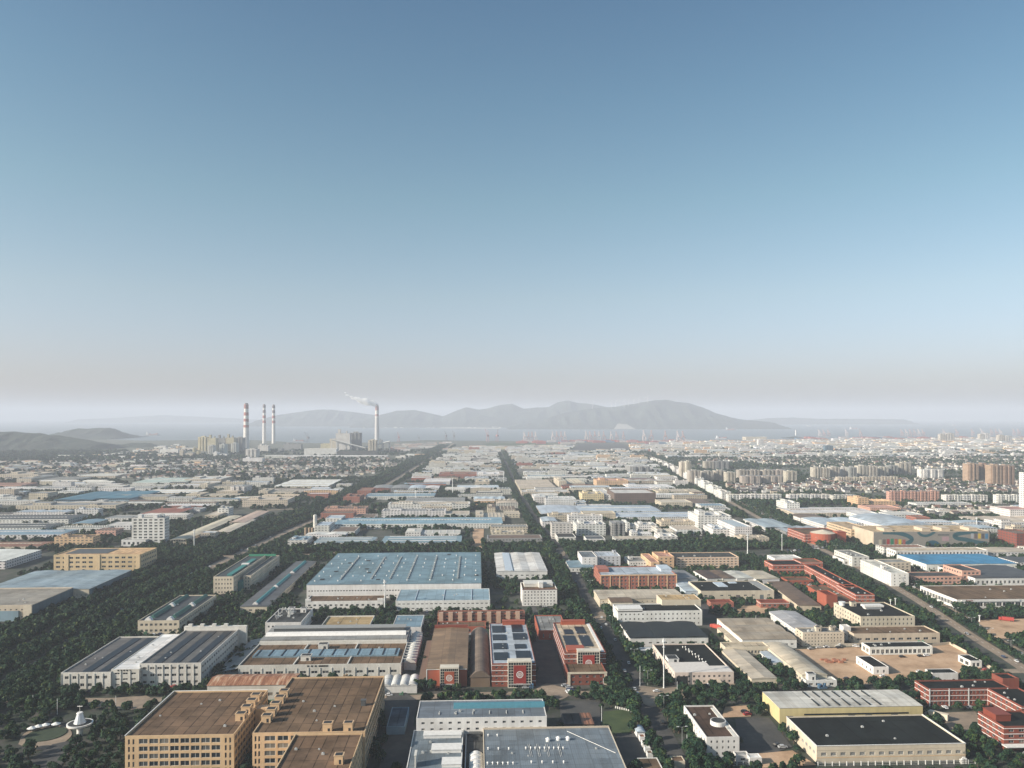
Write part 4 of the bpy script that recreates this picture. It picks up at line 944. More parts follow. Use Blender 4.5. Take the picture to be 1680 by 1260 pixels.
for d0, d1 in ((.03, .33), (.36, .62), (.68, .97)):
    q = MB(); q.vault(lg.W * .5 - 2, lg.W * .5 + 2, lg.D * d0, lg.D * d1, 6.6, 1.8, 8, 'y'); q.build('teal_ridge', M['tint'], lg.root, (.05, .26, .27))
    q = MB(); q.vault(lg.W * .5 - 2.6, lg.W * .5 + 2.6, lg.D * d0 - 2, lg.D * d0 - .1, 6.6, 2.2, 8, 'y'); q.build('ridge_end', M['tint'], lg.root, C['white'])
# big blue roof factory
bg_ = building('big_blue_factory', 'huge white factory under blue metal roof with rows of vents', 'factory', 503, 789.5, 958, 907, 14, 'white', (.165, .26, .31), 'gable', axis='x', n=1, rise=.4, fl=2, cols=60, wf=.6, hf=.22, win='one', top=4, short='big blue roof factory')
for k, fx in enumerate((.17, .35, .46, .565, .70, .86)):
    q = MB(); q.box(bg_.W * fx - .5, bg_.W * fx + .5, bg_.D * .12, bg_.D * .84, 14.1, 15.0)
    for j in range(12): q.box(bg_.W * fx - 1.2, bg_.W * fx + 1.2, bg_.D * (.14 + j * .058), bg_.D * (.14 + j * .058) + 1.3, 14.9, 15.6)
    q.build('roof_vent_line', M['tint'], bg_.root, (.30, .33, .33))
for k in range(15):
    for j in range(7):
        if (k * 7 + j) % 2 == 0 or j in (1, 4): link('roof_vent', VENT, bg_.root, None, (bg_.W * (.03 + k * .067), bg_.D * (.08 + j * .13), 14.1), 0, (1.5, 1.5, 1.1))
for fx, fy in ((.09, .35), (.13, .62), (.24, .7), (.27, .42), (.3, .3), (.38, .1), (.05, .12), (.96, .2), (.77, .9)): bx(bg_, 'dark_hatch', bg_.W * fx, bg_.W * fx + 4, bg_.D * fy, bg_.D * fy + 5, .3, 'black', z=14.25, lip=False)
ba = building('brown_roof_annex', 'low white annex with brown roof in front of big blue factory', 'annex', 501, 628, 986, 976, 7, 'white', 'brown', fl=1, cols=14, wf=.5, hf=.3, short='brown roofed annex')
for f in (0, .93): bx(ba, 'gable_pier', ba.W * f, ba.W * f + ba.W * .07, -.4, 1, 2.2, 'white', z=7, lip=False)
bn = building('blue_annex', 'white annex with blue roof and two window rows beside big blue factory', 'annex', 649, 804, 985, 966, 9.5, 'white', (.26, .37, .44), fl=2, cols=20, wf=.6, hf=.2, win='one', rmat='metal_y', par=.3, short='blue roofed annex')
for k in range(3): bx(bn, 'roof_pipe', bn.W * (.2 + k * .3), bn.W * (.2 + k * .3) + .5, .6, bn.D * .95, .6, 'lblue', lip=False)
w2 = building('white_roof_hall', 'white hall with bright white and blue striped roof', 'hall', 815, 898, 937, 907, 8.5, 'white', 'white', 'gable', axis='x', n=3, rise=.9, fl=1, cols=9, wf=.5, hf=.16, short='white roofed hall')
q = MB(); q.poly([(w2.W * .18, .5, 8.65), (w2.W * .46, .5, 9.2), (w2.W * .46, w2.D * .98, 9.45), (w2.W * .18, w2.D * .98, 9.45)]); 
bx(w2, 'blue_strip', w2.W * .17, w2.W * .32, 1, w2.D * .97, .55, 'lblue', z=8.9, lip=False)
d5 = building('white_dormitory', 'white five storey dormitory with red brown roof trim', 'dormitory', 857, 914, 967, 955, 15.6, 'white', 'brown', fl=5, cols=10, wf=.42, hf=.42, short='white dormitory')
bx(d5, 'roof_house', d5.W * .08, d5.W * .92, d5.D * .45, d5.D * .95, 3, C['pale']); bx(d5, 'red_trim', -.4, d5.W + .4, -.4, .0, .5, (.22, .08, .06), z=15.62, lip=False); bx(d5, 'roof_block', d5.W * .5, d5.W * .62, d5.D * .3, d5.D * .6, 5, 'white')
wo = building('piped_office', 'white office crowned by steel pipework on dark roof', 'office', 435, 494, 1021, 998, 11, 'white', 'dgrey', fl=2, cols=8, wf=.45, hf=.3, clutter=4, short='piped white office')
for k in range(12):
    q = MB(); x, y = random.uniform(.1, .6) * wo.W, random.uniform(.2, .8) * wo.D
    q.bar((x, y, 10.4), (x + random.uniform(-2, 2), y + random.uniform(-2, 2), 13 + random.random() * 2.5), .45, 0, 8); q.bar((x, y, 12.5), (x + random.uniform(2, 5), y, 12.8), .4, 0, 8); q.build('roof_duct', M['steel'], wo.root)
building('tan_deck', 'low flat tan roof with pale rim behind stepped roof factory', 'hall', 523, 604, 1031, 1010, 6, 'pale', (.44, .33, .18), fl=0, rmat='felt', par=1.0, short='tan roof deck')
building('blue_small_hall', 'small white hall with slate blue roof beside tan roof deck', 'hall', 643, 691, 1029, 1009, 8.5, 'white', 'blue', fl=1, wf=.2, rmat='metal_y', par=.3)
# east side along the avenue
mall = building('mural_mall', 'large tan mall with teal swirl mural and picture panels on grey front', 'mall', 1433, 1623, 872, 862, 21, 'beige', (.56, .43, .28), fl=0, short='mural mall')
def band(pts, w, name, col, z0=-.12):
    P = smooth([(p[0] * mall.W, p[1] * 21) for p in pts], 6); a, c = offset_line(P, -w / 2), offset_line(P, w / 2); q = MB()
    for i in range(len(a) - 1):
        q.quad((a[i][0], z0, min(20.6, max(.4, a[i][1]))), (c[i][0], z0, min(20.6, max(.4, c[i][1]))), (c[i + 1][0], z0, min(20.6, max(.4, c[i + 1][1]))), (a[i + 1][0], z0, min(20.6, max(.4, a[i + 1][1]))))
    q.build(name, M['tint'], mall.root, col)
bx(mall, 'grey_cladding', .5, mall.W - .5, -.07, -.005, 20.4, (.27, .25, .22), z=.3, lip=False)
band([(.08, .97), (.2, .93), (.29, .74), (.33, .5), (.29, .25), (.2, .08)], 5.5, 'mural_band', (.03, .10, .12)); band([(.98, .18), (.88, .3), (.8, .45), (.72, .55), (.7, .75), (.78, .9), (.9, .97)], 5.5, 'mural_band', (.03, .10, .12), -.14); band([(.38, .99), (.41, .78), (.45, .72), (.49, .8), (.53, .99)], 3.5, 'mural_band', (.03, .10, .12), -.16)
q = MB(); q.poly([(mall.W * (.51 + .065 * math.cos(t)), -.15, 1 + 8 * abs(math.sin(t))) for t in [math.pi * k / 12 for k in range(13)]][::-1]); q.build('mural_mound', M['tint'], mall.root, (.02, .09, .13))
for k, c in enumerate([(.5, .45, .35), (.15, .12, .1), (.35, .05, .05), (.03, .2, .1), (.4, .1, .04), (.6, .45, .05), (.35, .1, .08)]): bx(mall, 'picture_panel', mall.W * (.045 + k * .034), mall.W * (.07 + k * .034), -.22, -.17, 8 - abs(k - 3) * .4, c, z=3.5, lip=False)
for k, c in enumerate([(.4, .4, .42), (.15, .12, .12), (.6, .42, .05), (.1, .09, .09), (.06, .2, .35)]): bx(mall, 'picture_panel', mall.W * (.84 + k * .031), mall.W * (.864 + k * .031), -.22, -.17, 7, c, z=11 - k * .1, lip=False)
for k in range(9): bx(mall, 'sign_letter', mall.W * (.555 + k * .011), mall.W * (.555 + k * .011) + 1.3, -.2, -.16, 1.5, (.06, .07, .08), z=15.5, lip=False)
bx(mall, 'sign_board', mall.W * .59, mall.W * .65, -.2, -.16, 6, (.42, .28, .3), z=8, lip=False)
for fx in (.12, .45, .62, .86): bx(mall, 'roof_house', mall.W * fx, mall.W * fx + 12, mall.D * .15, mall.D * .5, 4, C['beige'])
building('mall_wing', 'tan banded car park wing at west side of mural mall', 'mall', 1396, 1432, 868, 856, 17, (.56, .42, .28), (.5, .4, .28), fl=4, wf=.8, hf=.4, win='one', short='mural mall')
ah = building('arched_blue_hall', 'big white hall with gently arched pale blue roof behind mural mall', 'hall', 1452, 1536, 863, 847, 14, 'white', 'lblue', 'arch', n=1, axis='x', rise=5, fl=1, short='arched blue hall')
rh = building('red_rotunda', 'red curved building with cream cone roof beside avenue', 'hall', 1320, 1386, 876, 866, 13, 'orange', 'brown', fl=3, wf=.5, trim='white', short='red rotunda')
q = MB(); q.cyl(rh.W * .45, 0, 0, 15, 17, 17, 28); q.cyl(rh.W * .45, 0, 4, 5, 20, 20, 28); q.build('rotunda', M['wall'], rh.root, C['orange'])
q = MB(); q.cyl(rh.W * .45, 0, 15, 19, 16.5, 1, 28); q.build('cone_roof', M['tint'], rh.root, C['cream'])
bx(rh, 'red_stair_block', rh.W * .78, rh.W, -4, 10, 16, C['orange'], z=0)
building('blue_roof_hall', 'long hall with bright blue roof in front of white arcade', 'hall', 1520, 1668, 925, 909, 9, 'white', 'bblue', 'gable', axis='y', rise=.6, fl=1, cols=20, wf=.4, hf=.2, short='bright blue roof hall')
building('white_arcade', 'long white two storey block with dark windows behind bright blue roof', 'office', 1470, 1621, 903, 898, 11, 'white', 'beige', fl=2, cols=26, wf=.5, hf=.5, short='white arcade block')
building('white_corner_office', 'white four storey corner office beside the avenue', 'office', 1462, 1490, 940, 918, 14, 'white', 'pale', fl=4, cols=3, wf=.2, vp=870, clutter=2, short='white corner office')
building('white_corner_office', 'cream rear wing of white corner office', 'office', 1448, 1494, 922, 917, 14, 'cream', 'grey', fl=4, wf=.5)
building('pink_school', 'pink two storey school block with dark window pairs', 'school', 1500, 1578, 945, 938, 9, 'pink', 'dgrey', fl=2, cols=11, wf=.6, hf=.5, short='pink school')
building('pink_school', 'taller pink school block with green roof edge', 'school', 1578.4, 1609, 936, 926, 13.5, 'pink', 'dgrey', fl=3, cols=4, wf=.6, hf=.5)
dl = building('showroom', 'wide showroom with brown flat roof and white front band', 'showroom', 1570, 1760, 983, 960, 8.5, 'white', 'brown', fl=1, cols=18, wf=.85, hf=.5, par=.5, short='brown roofed showroom')
bx(dl, 'sign_board', 4, 60 if dl.W > 70 else dl.W * .4, -.6, -.02, 2, 'white', z=6.6, lip=False); bx(dl, 'red_sign', 8, 15, -.7, -.61, .9, 'red', z=7.1, lip=False)
building('dark_roof_row', 'white hall with dark sloping roof behind pink school', 'hall', 1600, 1720, 948, 928, 8, 'white', 'dgrey', 'gable', axis='x', n=2, rise=1, fl=1)
building('cream_front_house', 'grey and cream villa with stepped parapet beside mural mall', 'house', 1398, 1426, 913, 902, 12, 'pale', 'grey', fl=3, wf=.4, clutter=3)
building('white_low_arcade', 'low white arcade in front of grey cream villa', 'arcade', 1384, 1425, 918, 911, 7, 'white', 'grey', fl=1, wf=.6)
# ------------------------------------------------------------------ middle distance: buildings one can tell apart, windows a pattern of the wall
def far_roof_mat():
    m, nt, b = new_mat('distant_metal_roof')
    geo = N(nt, 'ShaderNodeNewGeometry').outputs['Position']
    col = tint_out(nt, 'roof')
    n1 = NOISE(nt, .05, geo, 4, .6); n2 = NOISE(nt, .25, geo, 3)
    mp = N(nt, 'ShaderNodeMapping'); mp.inputs['Scale'].default_value = (.12, .012, 1); nt.links.new(geo, mp.inputs[0])
    n3 = NOISE(nt, 1.0, mp.outputs[0], 3)
    col = MIX(nt, MAPR(nt, n1, .35, .7, 0, .5), col, (.5, .48, .46), 'MULTIPLY')
    col = MIX(nt, MAPR(nt, n3, .45, .7, 0, .45), col, (.45, .45, .46), 'MULTIPLY')
    col = MIX(nt, MAPR(nt, n2, .5, .7, 0, .3), col, (.4, .38, .36), 'MULTIPLY')
    nt.links.new(col, b.inputs['Base Color']); b.inputs['Roughness'].default_value = .6
    return m
M['roof_far'] = far_roof_mat()
def unit_far(kind, n=1, hut=False):
    """unit building 1 x 1 x 1 (front left foot at the origin): walls slot 0, roof slot 1"""
    b = MB(); T0 = .0
    if kind == 'flat':
        b.box(0, 1, 0, 1, 0, .93, 0, False, 1); t = .02
        for x0, x1, y0, y1 in ((0, 1, 0, t), (0, 1, 1 - t, 1), (0, t, t, 1 - t), (1 - t, 1, t, 1 - t)): b.box(x0, x1, y0, y1, .93, 1.0, 0)
        if hut: b.box(.12, .3, .3, .75, .93, 1.22, 0, False, 1); b.box(.7, .78, .2, .6, .93, 1.12, 0, False, 1)
    elif kind == 'gable':
        b.box(0, 1, 0, 1, 0, .86, 0, False, 0)
        for k in range(n):
            a0, a1 = k / n, (k + 1) / n; am = (a0 + a1) / 2; o = .012
            b.quad((a0, -o, .86), (am, -o, 1), (am, 1 + o, 1), (a0, 1 + o, .86), 1); b.quad((am, -o, 1), (a1, -o, .86), (a1, 1 + o, .86), (am, 1 + o, 1), 1)
            b.poly([(a0, 0, .86), (a1, 0, .86), (am, 0, 1)], 0)
    elif kind == 'ridge':                 # ridge along the width, with a raised vent line
        b.box(0, 1, 0, 1, 0, .86, 0, False, 0)
        for k in range(n):
            a0, a1 = k / n, (k + 1) / n; am = (a0 + a1) / 2; o = .008
            b.quad((-o, a0, .86), (1 + o, a0, .86), (1 + o, am, 1), (-o, am, 1), 1); b.quad((-o, am, 1), (1 + o, am, 1), (1 + o, a1, .86), (-o, a1, .86), 1)
            b.poly([(0, a1, .86), (0, a0, .86), (0, am, 1)], 0); b.poly([(1, a0, .86), (1, a1, .86), (1, am, 1)], 0)
            b.box(.06, .94, am - .03 / n, am + .03 / n, .98, 1.07, 0)
    elif kind == 'arch':
        b.box(0, 1, 0, 1, 0, .8, 0, False, 0); b.vault(-.01, 1.01, -.01, 1.01, .8, .2, 8, 'y', 1, 0)
    elif kind == 'step':                  # office end joined to a lower hall
        b.box(0, .28, 0, 1, 0, 1, 0, False, 1); b.box(.28, 1, .08, .95, 0, .62, 0, False, 1); b.box(.05, .16, .3, .6, 1, 1.15, 0)
        for k in range(5): b.box(.34 + k * .13, .36 + k * .13, .15, .88, .62, .68, 0)
    elif kind == 'tower':
        b.box(0, 1, 0, 1, 0, 1, 0, False, 1); b.box(.3, .7, .2, .8, 1, 1.06, 0, False, 1)
        b.box(.08, .26, -.10, 0, 0, .985, 0); b.box(.42, .58, -.14, 0, 0, 1.01, 0); b.box(.74, .92, -.10, 0, 0, .985, 0)
    return b.mesh('far_' + kind, [M['wall_far'], M['roof_far']])
UF = {'flat': unit_far('flat'), 'hut': unit_far('flat', 1, True), 'gable': unit_far('gable'), 'gable2': unit_far('gable', 2), 'gable4': unit_far('gable', 4), 'ridge': unit_far('ridge'), 'ridge2': unit_far('ridge', 2), 'ridge3': unit_far('ridge', 3),
      'arch': unit_far('arch'), 'step': unit_far('step'), 'tower': unit_far('tower')}
def far_obj(name, label, cat, X, Y, W, D, H, wall, roof, kind, rz=0.0, group=None, thing=True):
    wall = C[wall] if isinstance(wall, str) else wall; roof = C[roof] if isinstance(roof, str) else roof
    o = link(name, UF[kind], None, jit(wall, .05), (X, Y, 0), rz, (W, D, H))
    o['roof_tint'] = [*jit(roof, .05), 1.0]
    prop(o, label, cat, group)
    c, s = math.cos(rz), math.sin(rz)
    stamp_poly([(X, Y), (X + W * c, Y + W * s), (X + W * c - D * s, Y + W * s + D * c), (X - D * s, Y + D * c)], 1, 2)
    if thing: THINGS.append((X + W / 2, Y, ''))
    return o
def Mb(xl, xr, yt, yk, h, wall, roof, kind, name, label, cat=None, vp=VPX, group=None):
    xm = (xl + xr) / 2
    Yf = G(xm, yt, h)[1]; X0, X1 = XatY(xl, Yf), XatY(xr, Yf)
    D = max(8, G(xm, yk, h)[1] - Yf)
    return far_obj(name, label, cat or name.split('_')[-1], X0, Yf, X1 - X0, D, h, wall, roof, kind, -(math.atan((vp - CX) / F) + PSI), group)
def Tb(xl, xr, yt, yb, D, wall, roof, kind, name, label, cat=None, group=None, vp=VPX):
    xm = (xl + xr) / 2
    X, Yf = G(xm, yb); h = (yb - yt) / (yb - HY) * CAMZ
    X0, X1 = XatY(xl, Yf), XatY(xr, Yf)
    return far_obj(name, label, cat or name.split('_')[-1], X0, Yf, X1 - X0, D, h, wall, roof, kind, -(math.atan((vp - CX) / F) + PSI), group)
MT = [
 # left of the canal
 (26, 190, 829, 824, 12, 'cream', 'grey', 'hut', 'factory', 'long cream factory with dark window bays behind dark sheds'),
 (88, 150, 819, 806, 9, 'blue', (.06, .17, .24), 'gable2', 'shed', 'dark blue roofed shed beside cream block, nearer half'),
 (152, 212, 817, 805, 9, 'blue', (.07, .20, .27), 'gable2', 'shed', 'dark blue roofed shed, half farther from the cream block'),
 (47, 78, 809, 806, 14, 'cream', 'grey', 'flat', 'office', 'cream block in front of dark blue roofed sheds'),
 (-60, 112, 851, 843, 9, 'white', 'dgrey', 'ridge2', 'shed', 'long dark roofed shed with white front behind two similar ones'),
 (-60, 75, 865, 857, 8, 'white', 'dgrey', 'ridge2', 'shed', 'shorter dark roofed shed with white front, middle of three'),
 (-60, 101, 876, 868, 8, 'white', 'blue', 'ridge', 'shed', 'dark blue roofed shed with white front beside tan ornate house'),
 (89, 152, 881, 877, 14, 'tan', 'brown', 'hut', 'house', 'ornate tan house with stepped parapet at edge of dark sheds'),
 (156, 190, 870, 866, 9, 'pink', 'brown', 'flat', 'house', 'small pinkish house behind ornate tan house'),
 (-60, 62, 896, 888, 6, 'cream', 'rust', 'ridge', 'shed', 'low cream shed with rust red roof at left edge'),
 (-120, 8, 919, 901, 11, 'white', 'white', 'gable', 'hall', 'bright white roofed hall at left edge behind tan office'),
 (117, 152, 858, 851, 8, 'cream', 'blue', 'gable', 'shed', 'small grey blue shed behind white ten storey tower'),
 (172, 214, 862, 856, 7, 'white', 'pale', 'flat', 'shed', 'low white shed left of white ten storey tower'),
 (172, 216, 850, 845, 7, 'white', 'grey', 'flat', 'shed', 'low white shed behind another at the white tower'),
 (279, 306, 884, 846, 8, 'cream', 'cream', 'gable', 'shed', 'long beige roofed shed beside canal belt, right of white tower'),
 (306, 330, 874, 862, 7, 'cream', 'cream', 'gable', 'shed', 'short beige roofed shed hidden among trees by the canal'),
 (352, 376, 872, 852, 7, 'cream', 'cream', 'gable', 'shed', 'beige roofed shed nearest the canal trees'),
 (376, 402, 856, 838, 8, 'cream', (.55, .42, .34), 'gable', 'shed', 'pinkish beige shed behind the one nearest the canal trees'),
 (336, 358, 845, 838, 8, 'cream', 'cream', 'flat', 'shed', 'low cream hall next to small white house by canal'),
 (357, 375, 834, 831, 15, 'white', 'pale', 'hut', 'house', 'small white three storey house among beige sheds'),
 (230, 290, 842, 833, 8, 'cream', (.28, .09, .05), 'gable', 'shed', 'red roofed shed behind white ten storey tower'),
 (290, 327, 833, 829, 9, 'white', 'pale', 'step', 'office', 'white office with flag mast behind red roofed shed'),
 (397, 472, 820, 815, 14, 'cream', 'cream', 'hut', 'factory', 'cream terraced factory west of the canal belt'),
 (424, 480, 805, 801, 12, 'cream', 'beige', 'step', 'factory', 'cream factory behind the cream terraced one'),
 (450, 538, 797, 786, 8, 'cream', 'white', 'ridge3', 'shed', 'long white striped sheds close to canal belt'),
 (327, 377, 795, 791, 14, 'cream', 'beige', 'step', 'office', 'cream banded office west of the canal'),
 (378, 404, 798, 795, 17, 'white', 'grey', 'tower', 'office', 'white office with dark vertical windows'),
 (355, 390, 806, 803, 9, 'cream', 'cream', 'flat', 'office', 'low cream office in front of cream banded office'),
 (217, 300, 791, 783, 9, 'white', (.46, .55, .50), 'ridge', 'shed', 'pale green roofed shed in western factories'),
 (303, 363, 786, 781, 12, 'cream', 'pale', 'hut', 'office', 'cream office behind pale green roofed shed'),
 (175, 275, 814, 810, 8, 'cream', 'grey', 'ridge', 'shed', 'long grey shed right of dark blue roofs'),
 (230, 320, 808, 802, 7, 'cream', 'white', 'ridge2', 'shed', 'white roofed pair of sheds beyond the blue roofs'),
 (305, 390, 811, 807, 8, 'cream', 'beige', 'step', 'shed', 'beige hall with tall end left of canal'),
 (27, 115, 785, 779, 14, 'cream', 'grey', 'step', 'factory', 'big tan factory with window grid near left hills'),
 (0, 62, 778, 774, 16, 'cream', 'beige', 'hut', 'factory', 'tan factory block behind the gridded one'),
 (-40, 35, 796, 792, 8, 'pink', 'rust', 'flat', 'shed', 'low pinkish shed with rust roof at left edge'),
 (130, 190, 780, 776, 8, 'cream', 'pale', 'ridge', 'shed', 'pale shed beside village trees'),
 # between canal and central road
 (563, 590, 815, 810, 12, 'brick', 'rust', 'hut', 'factory', 'brick factory corner beside canal trees, front one'),
 (586, 609, 805, 800, 12, 'brick', 'rust', 'flat', 'factory', 'brick factory corner beside canal trees, rear one'),
 (532, 600, 834, 830, 13, 'pink', 'brown', 'hut', 'factory', 'pink brick factory with brown roof beside road bridge'),
 (526, 580, 842, 838, 12, 'brick', 'brown', 'flat', 'factory', 'pink brick office with white windows in front of brown roof'),
 (580, 614, 849, 843, 6, 'white', 'brown', 'flat', 'shed', 'low brown roofed hall beside pink brick office'),
 (610, 640, 800, 795, 10, 'brick', 'grey', 'arch', 'hall', 'brick hall with grey arched roof, first of row'),
 (641, 669, 800, 795, 10, 'grey', 'grey', 'arch', 'hall', 'grey hall with arched roof, between brick and white'),
 (670, 696, 800, 795, 10, 'white', 'lblue', 'arch', 'hall', 'white hall with arched roof beside grey one'),
 (697, 720, 800, 796, 9, 'white', 'white', 'gable', 'hall', 'small white hall, last of arched row'),
 (600, 712, 813, 808, 9, 'white', 'blue', 'ridge', 'shed', 'long blue roofed shed in front of arched halls'),
 (665, 762, 821, 815, 9, 'grey', 'grey', 'ridge2', 'shed', 'long grey roofed hall behind white banded factories'),
 (636, 771, 827, 823, 14, 'white', 'beige', 'hut', 'factory', 'long white banded factory, rear of two'),
 (626, 731, 838, 834, 13, 'white', 'grey', 'hut', 'factory', 'long white factory with small window rows, front of two'),
 (731, 770, 843, 838, 8, 'white', 'beige', 'flat', 'shed', 'low white shed at end of long white factory'),
 (549, 823, 858, 848, 9, 'white', (.22, .36, .44), 'ridge', 'factory', 'very long white factory under blue roof'),
 (517, 540, 862, 855, 13, 'white', 'lblue', 'flat', 'factory', 'white block with pale roof beside tall silo'),
 (534, 560, 850, 845, 12, 'white', 'lblue', 'flat', 'factory', 'white block at end of very long blue roof'),
 (543, 582, 872, 864, 7, 'white', 'brown', 'flat', 'shed', 'low brown roofed hall behind blue roofs'),
 (472, 504, 886, 879, 9, 'white', 'blue', 'hut', 'hall', 'white corner hall with round roof drum by tree belt'),
 (515, 612, 889, 880, 7, 'white', (.22, .30, .35), 'ridge3', 'shed', 'slate blue ridged sheds behind tree belt, western'),
 (625, 756, 889, 878, 7, 'white', (.20, .29, .35), 'ridge3', 'shed', 'slate blue ridged sheds behind tree belt, eastern'),
 (665, 755, 873, 866, 7, 'white', 'pale', 'step', 'shed', 'low white sheds with greenery behind slate blue ridges'),
 (807, 860, 873, 869, 14, 'cream', 'cream', 'hut', 'office', 'cream office with arched windows beside central road'),
 (805, 866, 864, 860, 10, 'cream', 'grey', 'flat', 'office', 'cream rear wing with roof garden by central road'),
 (780, 828, 846, 837, 10, 'cream', 'cream', 'step', 'house', 'cream stepped house behind very long blue roof'),
 (800, 846, 833, 826, 11, 'cream', 'brown', 'step', 'house', 'cream house with brown roof near central road'),
 (828, 853, 843, 838, 7, 'cream', 'beige', 'flat', 'house', 'low cream house close to central road'),
 (777, 829, 818, 814, 8, 'cream', 'lblue', 'gable4', 'shed', 'cream shed with pale ridged roof left of central road'),
 (750, 818, 799, 795, 8, 'white', 'lblue', 'ridge', 'shed', 'white shed with curved pale roof left of central road'),
 (695, 738, 789, 784, 9, 'white', 'white', 'ridge', 'shed', 'bright white roofed shed beyond the arched halls'),
 (779, 803, 790, 786, 12, 'cream', 'cream', 'hut', 'office', 'small cream office left of central road'),
 (720, 782, 778, 774, 12, 'brick', 'rust', 'hut', 'factory', 'brick red factory row in far centre'),
 (782, 820, 778, 774, 12, 'white', 'white', 'hut', 'factory', 'white factory beside brick red row'),
 # between central road and avenue
 (853, 913, 800, 786, 9, 'cream', 'beige', 'ridge3', 'shed', 'cream stripes of three long sheds right of central road'),
 (856, 935, 807, 803, 9, 'cream', 'pale', 'hut', 'office', 'low cream office in front of cream striped sheds'),
 (876, 946, 815, 810, 13, 'white', 'white', 'step', 'office', 'white office with banded windows right of central road'),
 (917, 961, 789, 782, 16, 'cream', 'cream', 'step', 'office', 'cream office with gallery front in centre'),
 (955, 991, 810, 806, 17, (.68, .56, .34), 'cream', 'hut', 'office', 'yellowish cream office beside brown gridded block'),
 (1008, 1076, 809, 802, 22, (.14, .09, .07), 'pale', 'flat', 'office', 'dark brown gridded office block'),
 (990, 1008, 812, 801, 14, 'white', 'pale', 'flat', 'office', 'white side hall left of dark brown block'),
 (888, 954, 841, 828, 9, 'cream', 'lblue', 'arch', 'hall', 'pale blue arched hall beside central road'),
 (952, 1084, 838, 828, 8, 'white', 'lblue', 'ridge', 'shed', 'long pale blue roof beside arched hall, rear'),
 (1013, 1149, 847, 839, 8, 'white', 'lblue', 'ridge', 'shed', 'long pale blue roof in front, reaching white block'),
 (901, 956, 845, 841, 13, 'cream', 'beige', 'hut', 'office', 'cream office in front of pale blue arched hall'),
 (957, 1010, 842, 838, 12, 'cream', 'beige', 'flat', 'office', 'cream office in front of long pale blue roof'),
 (890, 915, 854, 847, 11, 'white', 'lblue', 'gable', 'hall', 'white hall at corner of white laboratory complex'),
 (905, 940, 859, 856, 22, 'pale', 'grey', 'flat', 'laboratory', 'tall pale laboratory block at central road'),
 (946, 994, 860, 853, 17, 'white', 'pale', 'hut', 'laboratory', 'white laboratory with shadowed lower front'),
 (915, 945, 881, 874, 8, 'white', 'black', 'flat', 'laboratory', 'low white laboratory with black roof beside tree belt'),
 (962, 993, 884, 879, 8, 'white', 'dgrey', 'flat', 'laboratory', 'small white laboratory hut with dark roof at tree belt'),
 (1004, 1026, 858, 854, 20, 'grey', 'grey', 'tower', 'laboratory', 'grey narrow laboratory tower'),
 (1028, 1048, 858, 852, 14, 'white', 'pale', 'step', 'laboratory', 'white stepped laboratory right of grey tower'),
 (1048, 1078, 861, 856, 13, 'white', 'pale', 'hut', 'laboratory', 'white laboratory with small roof hut'),
 (1036, 1072, 873, 868, 9, 'white', 'white', 'step', 'laboratory', 'low white laboratory in middle of complex'),
 (1078, 1110, 868, 862, 12, 'pale', 'beige', 'step', 'laboratory', 'beige roofed laboratory near glazed corner'),
 (1085, 1145, 856, 851, 13, 'cream', 'beige', 'hut', 'laboratory', 'long cream laboratory left of big white block'),
 (1082, 1112, 880, 874, 11, 'white', 'pale', 'hut', 'laboratory', 'white laboratory with glazed corner at tree belt'),
 (1010, 1082, 884, 879, 6, 'pale', 'beige', 'flat', 'laboratory', 'long low beige laboratory front at tree belt'),
 (1110, 1152, 869, 862, 9, 'white', 'beige', 'flat', 'laboratory', 'low laboratory with beige roof below big white block'),
 (1146, 1200, 846, 838, 25, 'white', 'pale', 'hut', 'factory', 'big white block with few windows near avenue'),
 (1170, 1197, 868, 860, 13, 'white', 'lblue', 'hut', 'factory', 'white block with pale blue roof below big white block'),
 (1206, 1234, 864, 851, 20, 'white', 'lblue', 'flat', 'factory', 'white gabled block with blue top at avenue'),
 (1215, 1262, 882, 877, 9, 'cream', 'beige', 'hut', 'office', 'cream office with roof pergola at avenue crossing'),
 (1085, 1136, 824, 819, 11, 'cream', 'cream', 'flat', 'factory', 'plain cream hall left of the avenue'),
 (1134, 1170, 825, 818, 8, 'cream', 'brown', 'gable', 'factory', 'cream hall with brown roof at avenue trees'),
 (979, 1031, 788, 785, 18, 'peach', 'pink', 'hut', 'dormitory', 'pinkish cream dormitory block in centre'),
 (1031, 1110, 798, 792, 9, 'white', 'white', 'step', 'factory', 'white hall with lower parts beyond brown block'),
 (1034, 1066, 765, 762, 26, 'grey', 'pale', 'tower', 'office', 'square grey glass office framed in white'),
 (1080, 1150, 806, 802, 9, 'cream', 'beige', 'hut', 'factory', 'cream low factory beside avenue trees'),
 # right of the avenue
 (1255, 1306, 864, 850, 8, 'white', (.36, .42, .47), 'gable2', 'shed', 'grey blue roofed shed at avenue, first right'),
 (1290, 1360, 871, 862, 7, 'grey', (.36, .40, .44), 'gable4', 'shed', 'wide grey roofed shed behind red rotunda'),
 (1352, 1396, 860, 848, 9, 'white', 'lblue', 'gable', 'shed', 'pale blue roofed shed with white side stripe'),
 (1392, 1432, 858, 848, 10, 'white', 'lblue', 'arch', 'hall', 'white arched hall beside arched blue hall'),
 (1303, 1436, 840, 831, 9, 'cream', 'white', 'ridge', 'hall', 'long white roofed hall behind grey blue sheds'),
 (1291, 1312, 825, 820, 18, 'white', 'white', 'hut', 'office', 'white block at end of long white roofed hall'),
 (1408, 1471, 817, 813, 18, 'peach', 'peach', 'step', 'school', 'peach yellow school with window rows'),
 (1428, 1478, 833, 828, 11, 'pink', 'pink', 'flat', 'school', 'lower pink school wing before peach school'),
 (1456, 1498, 839, 836, 8, 'white', 'pale', 'step', 'office', 'small white office right of pink school wing'),
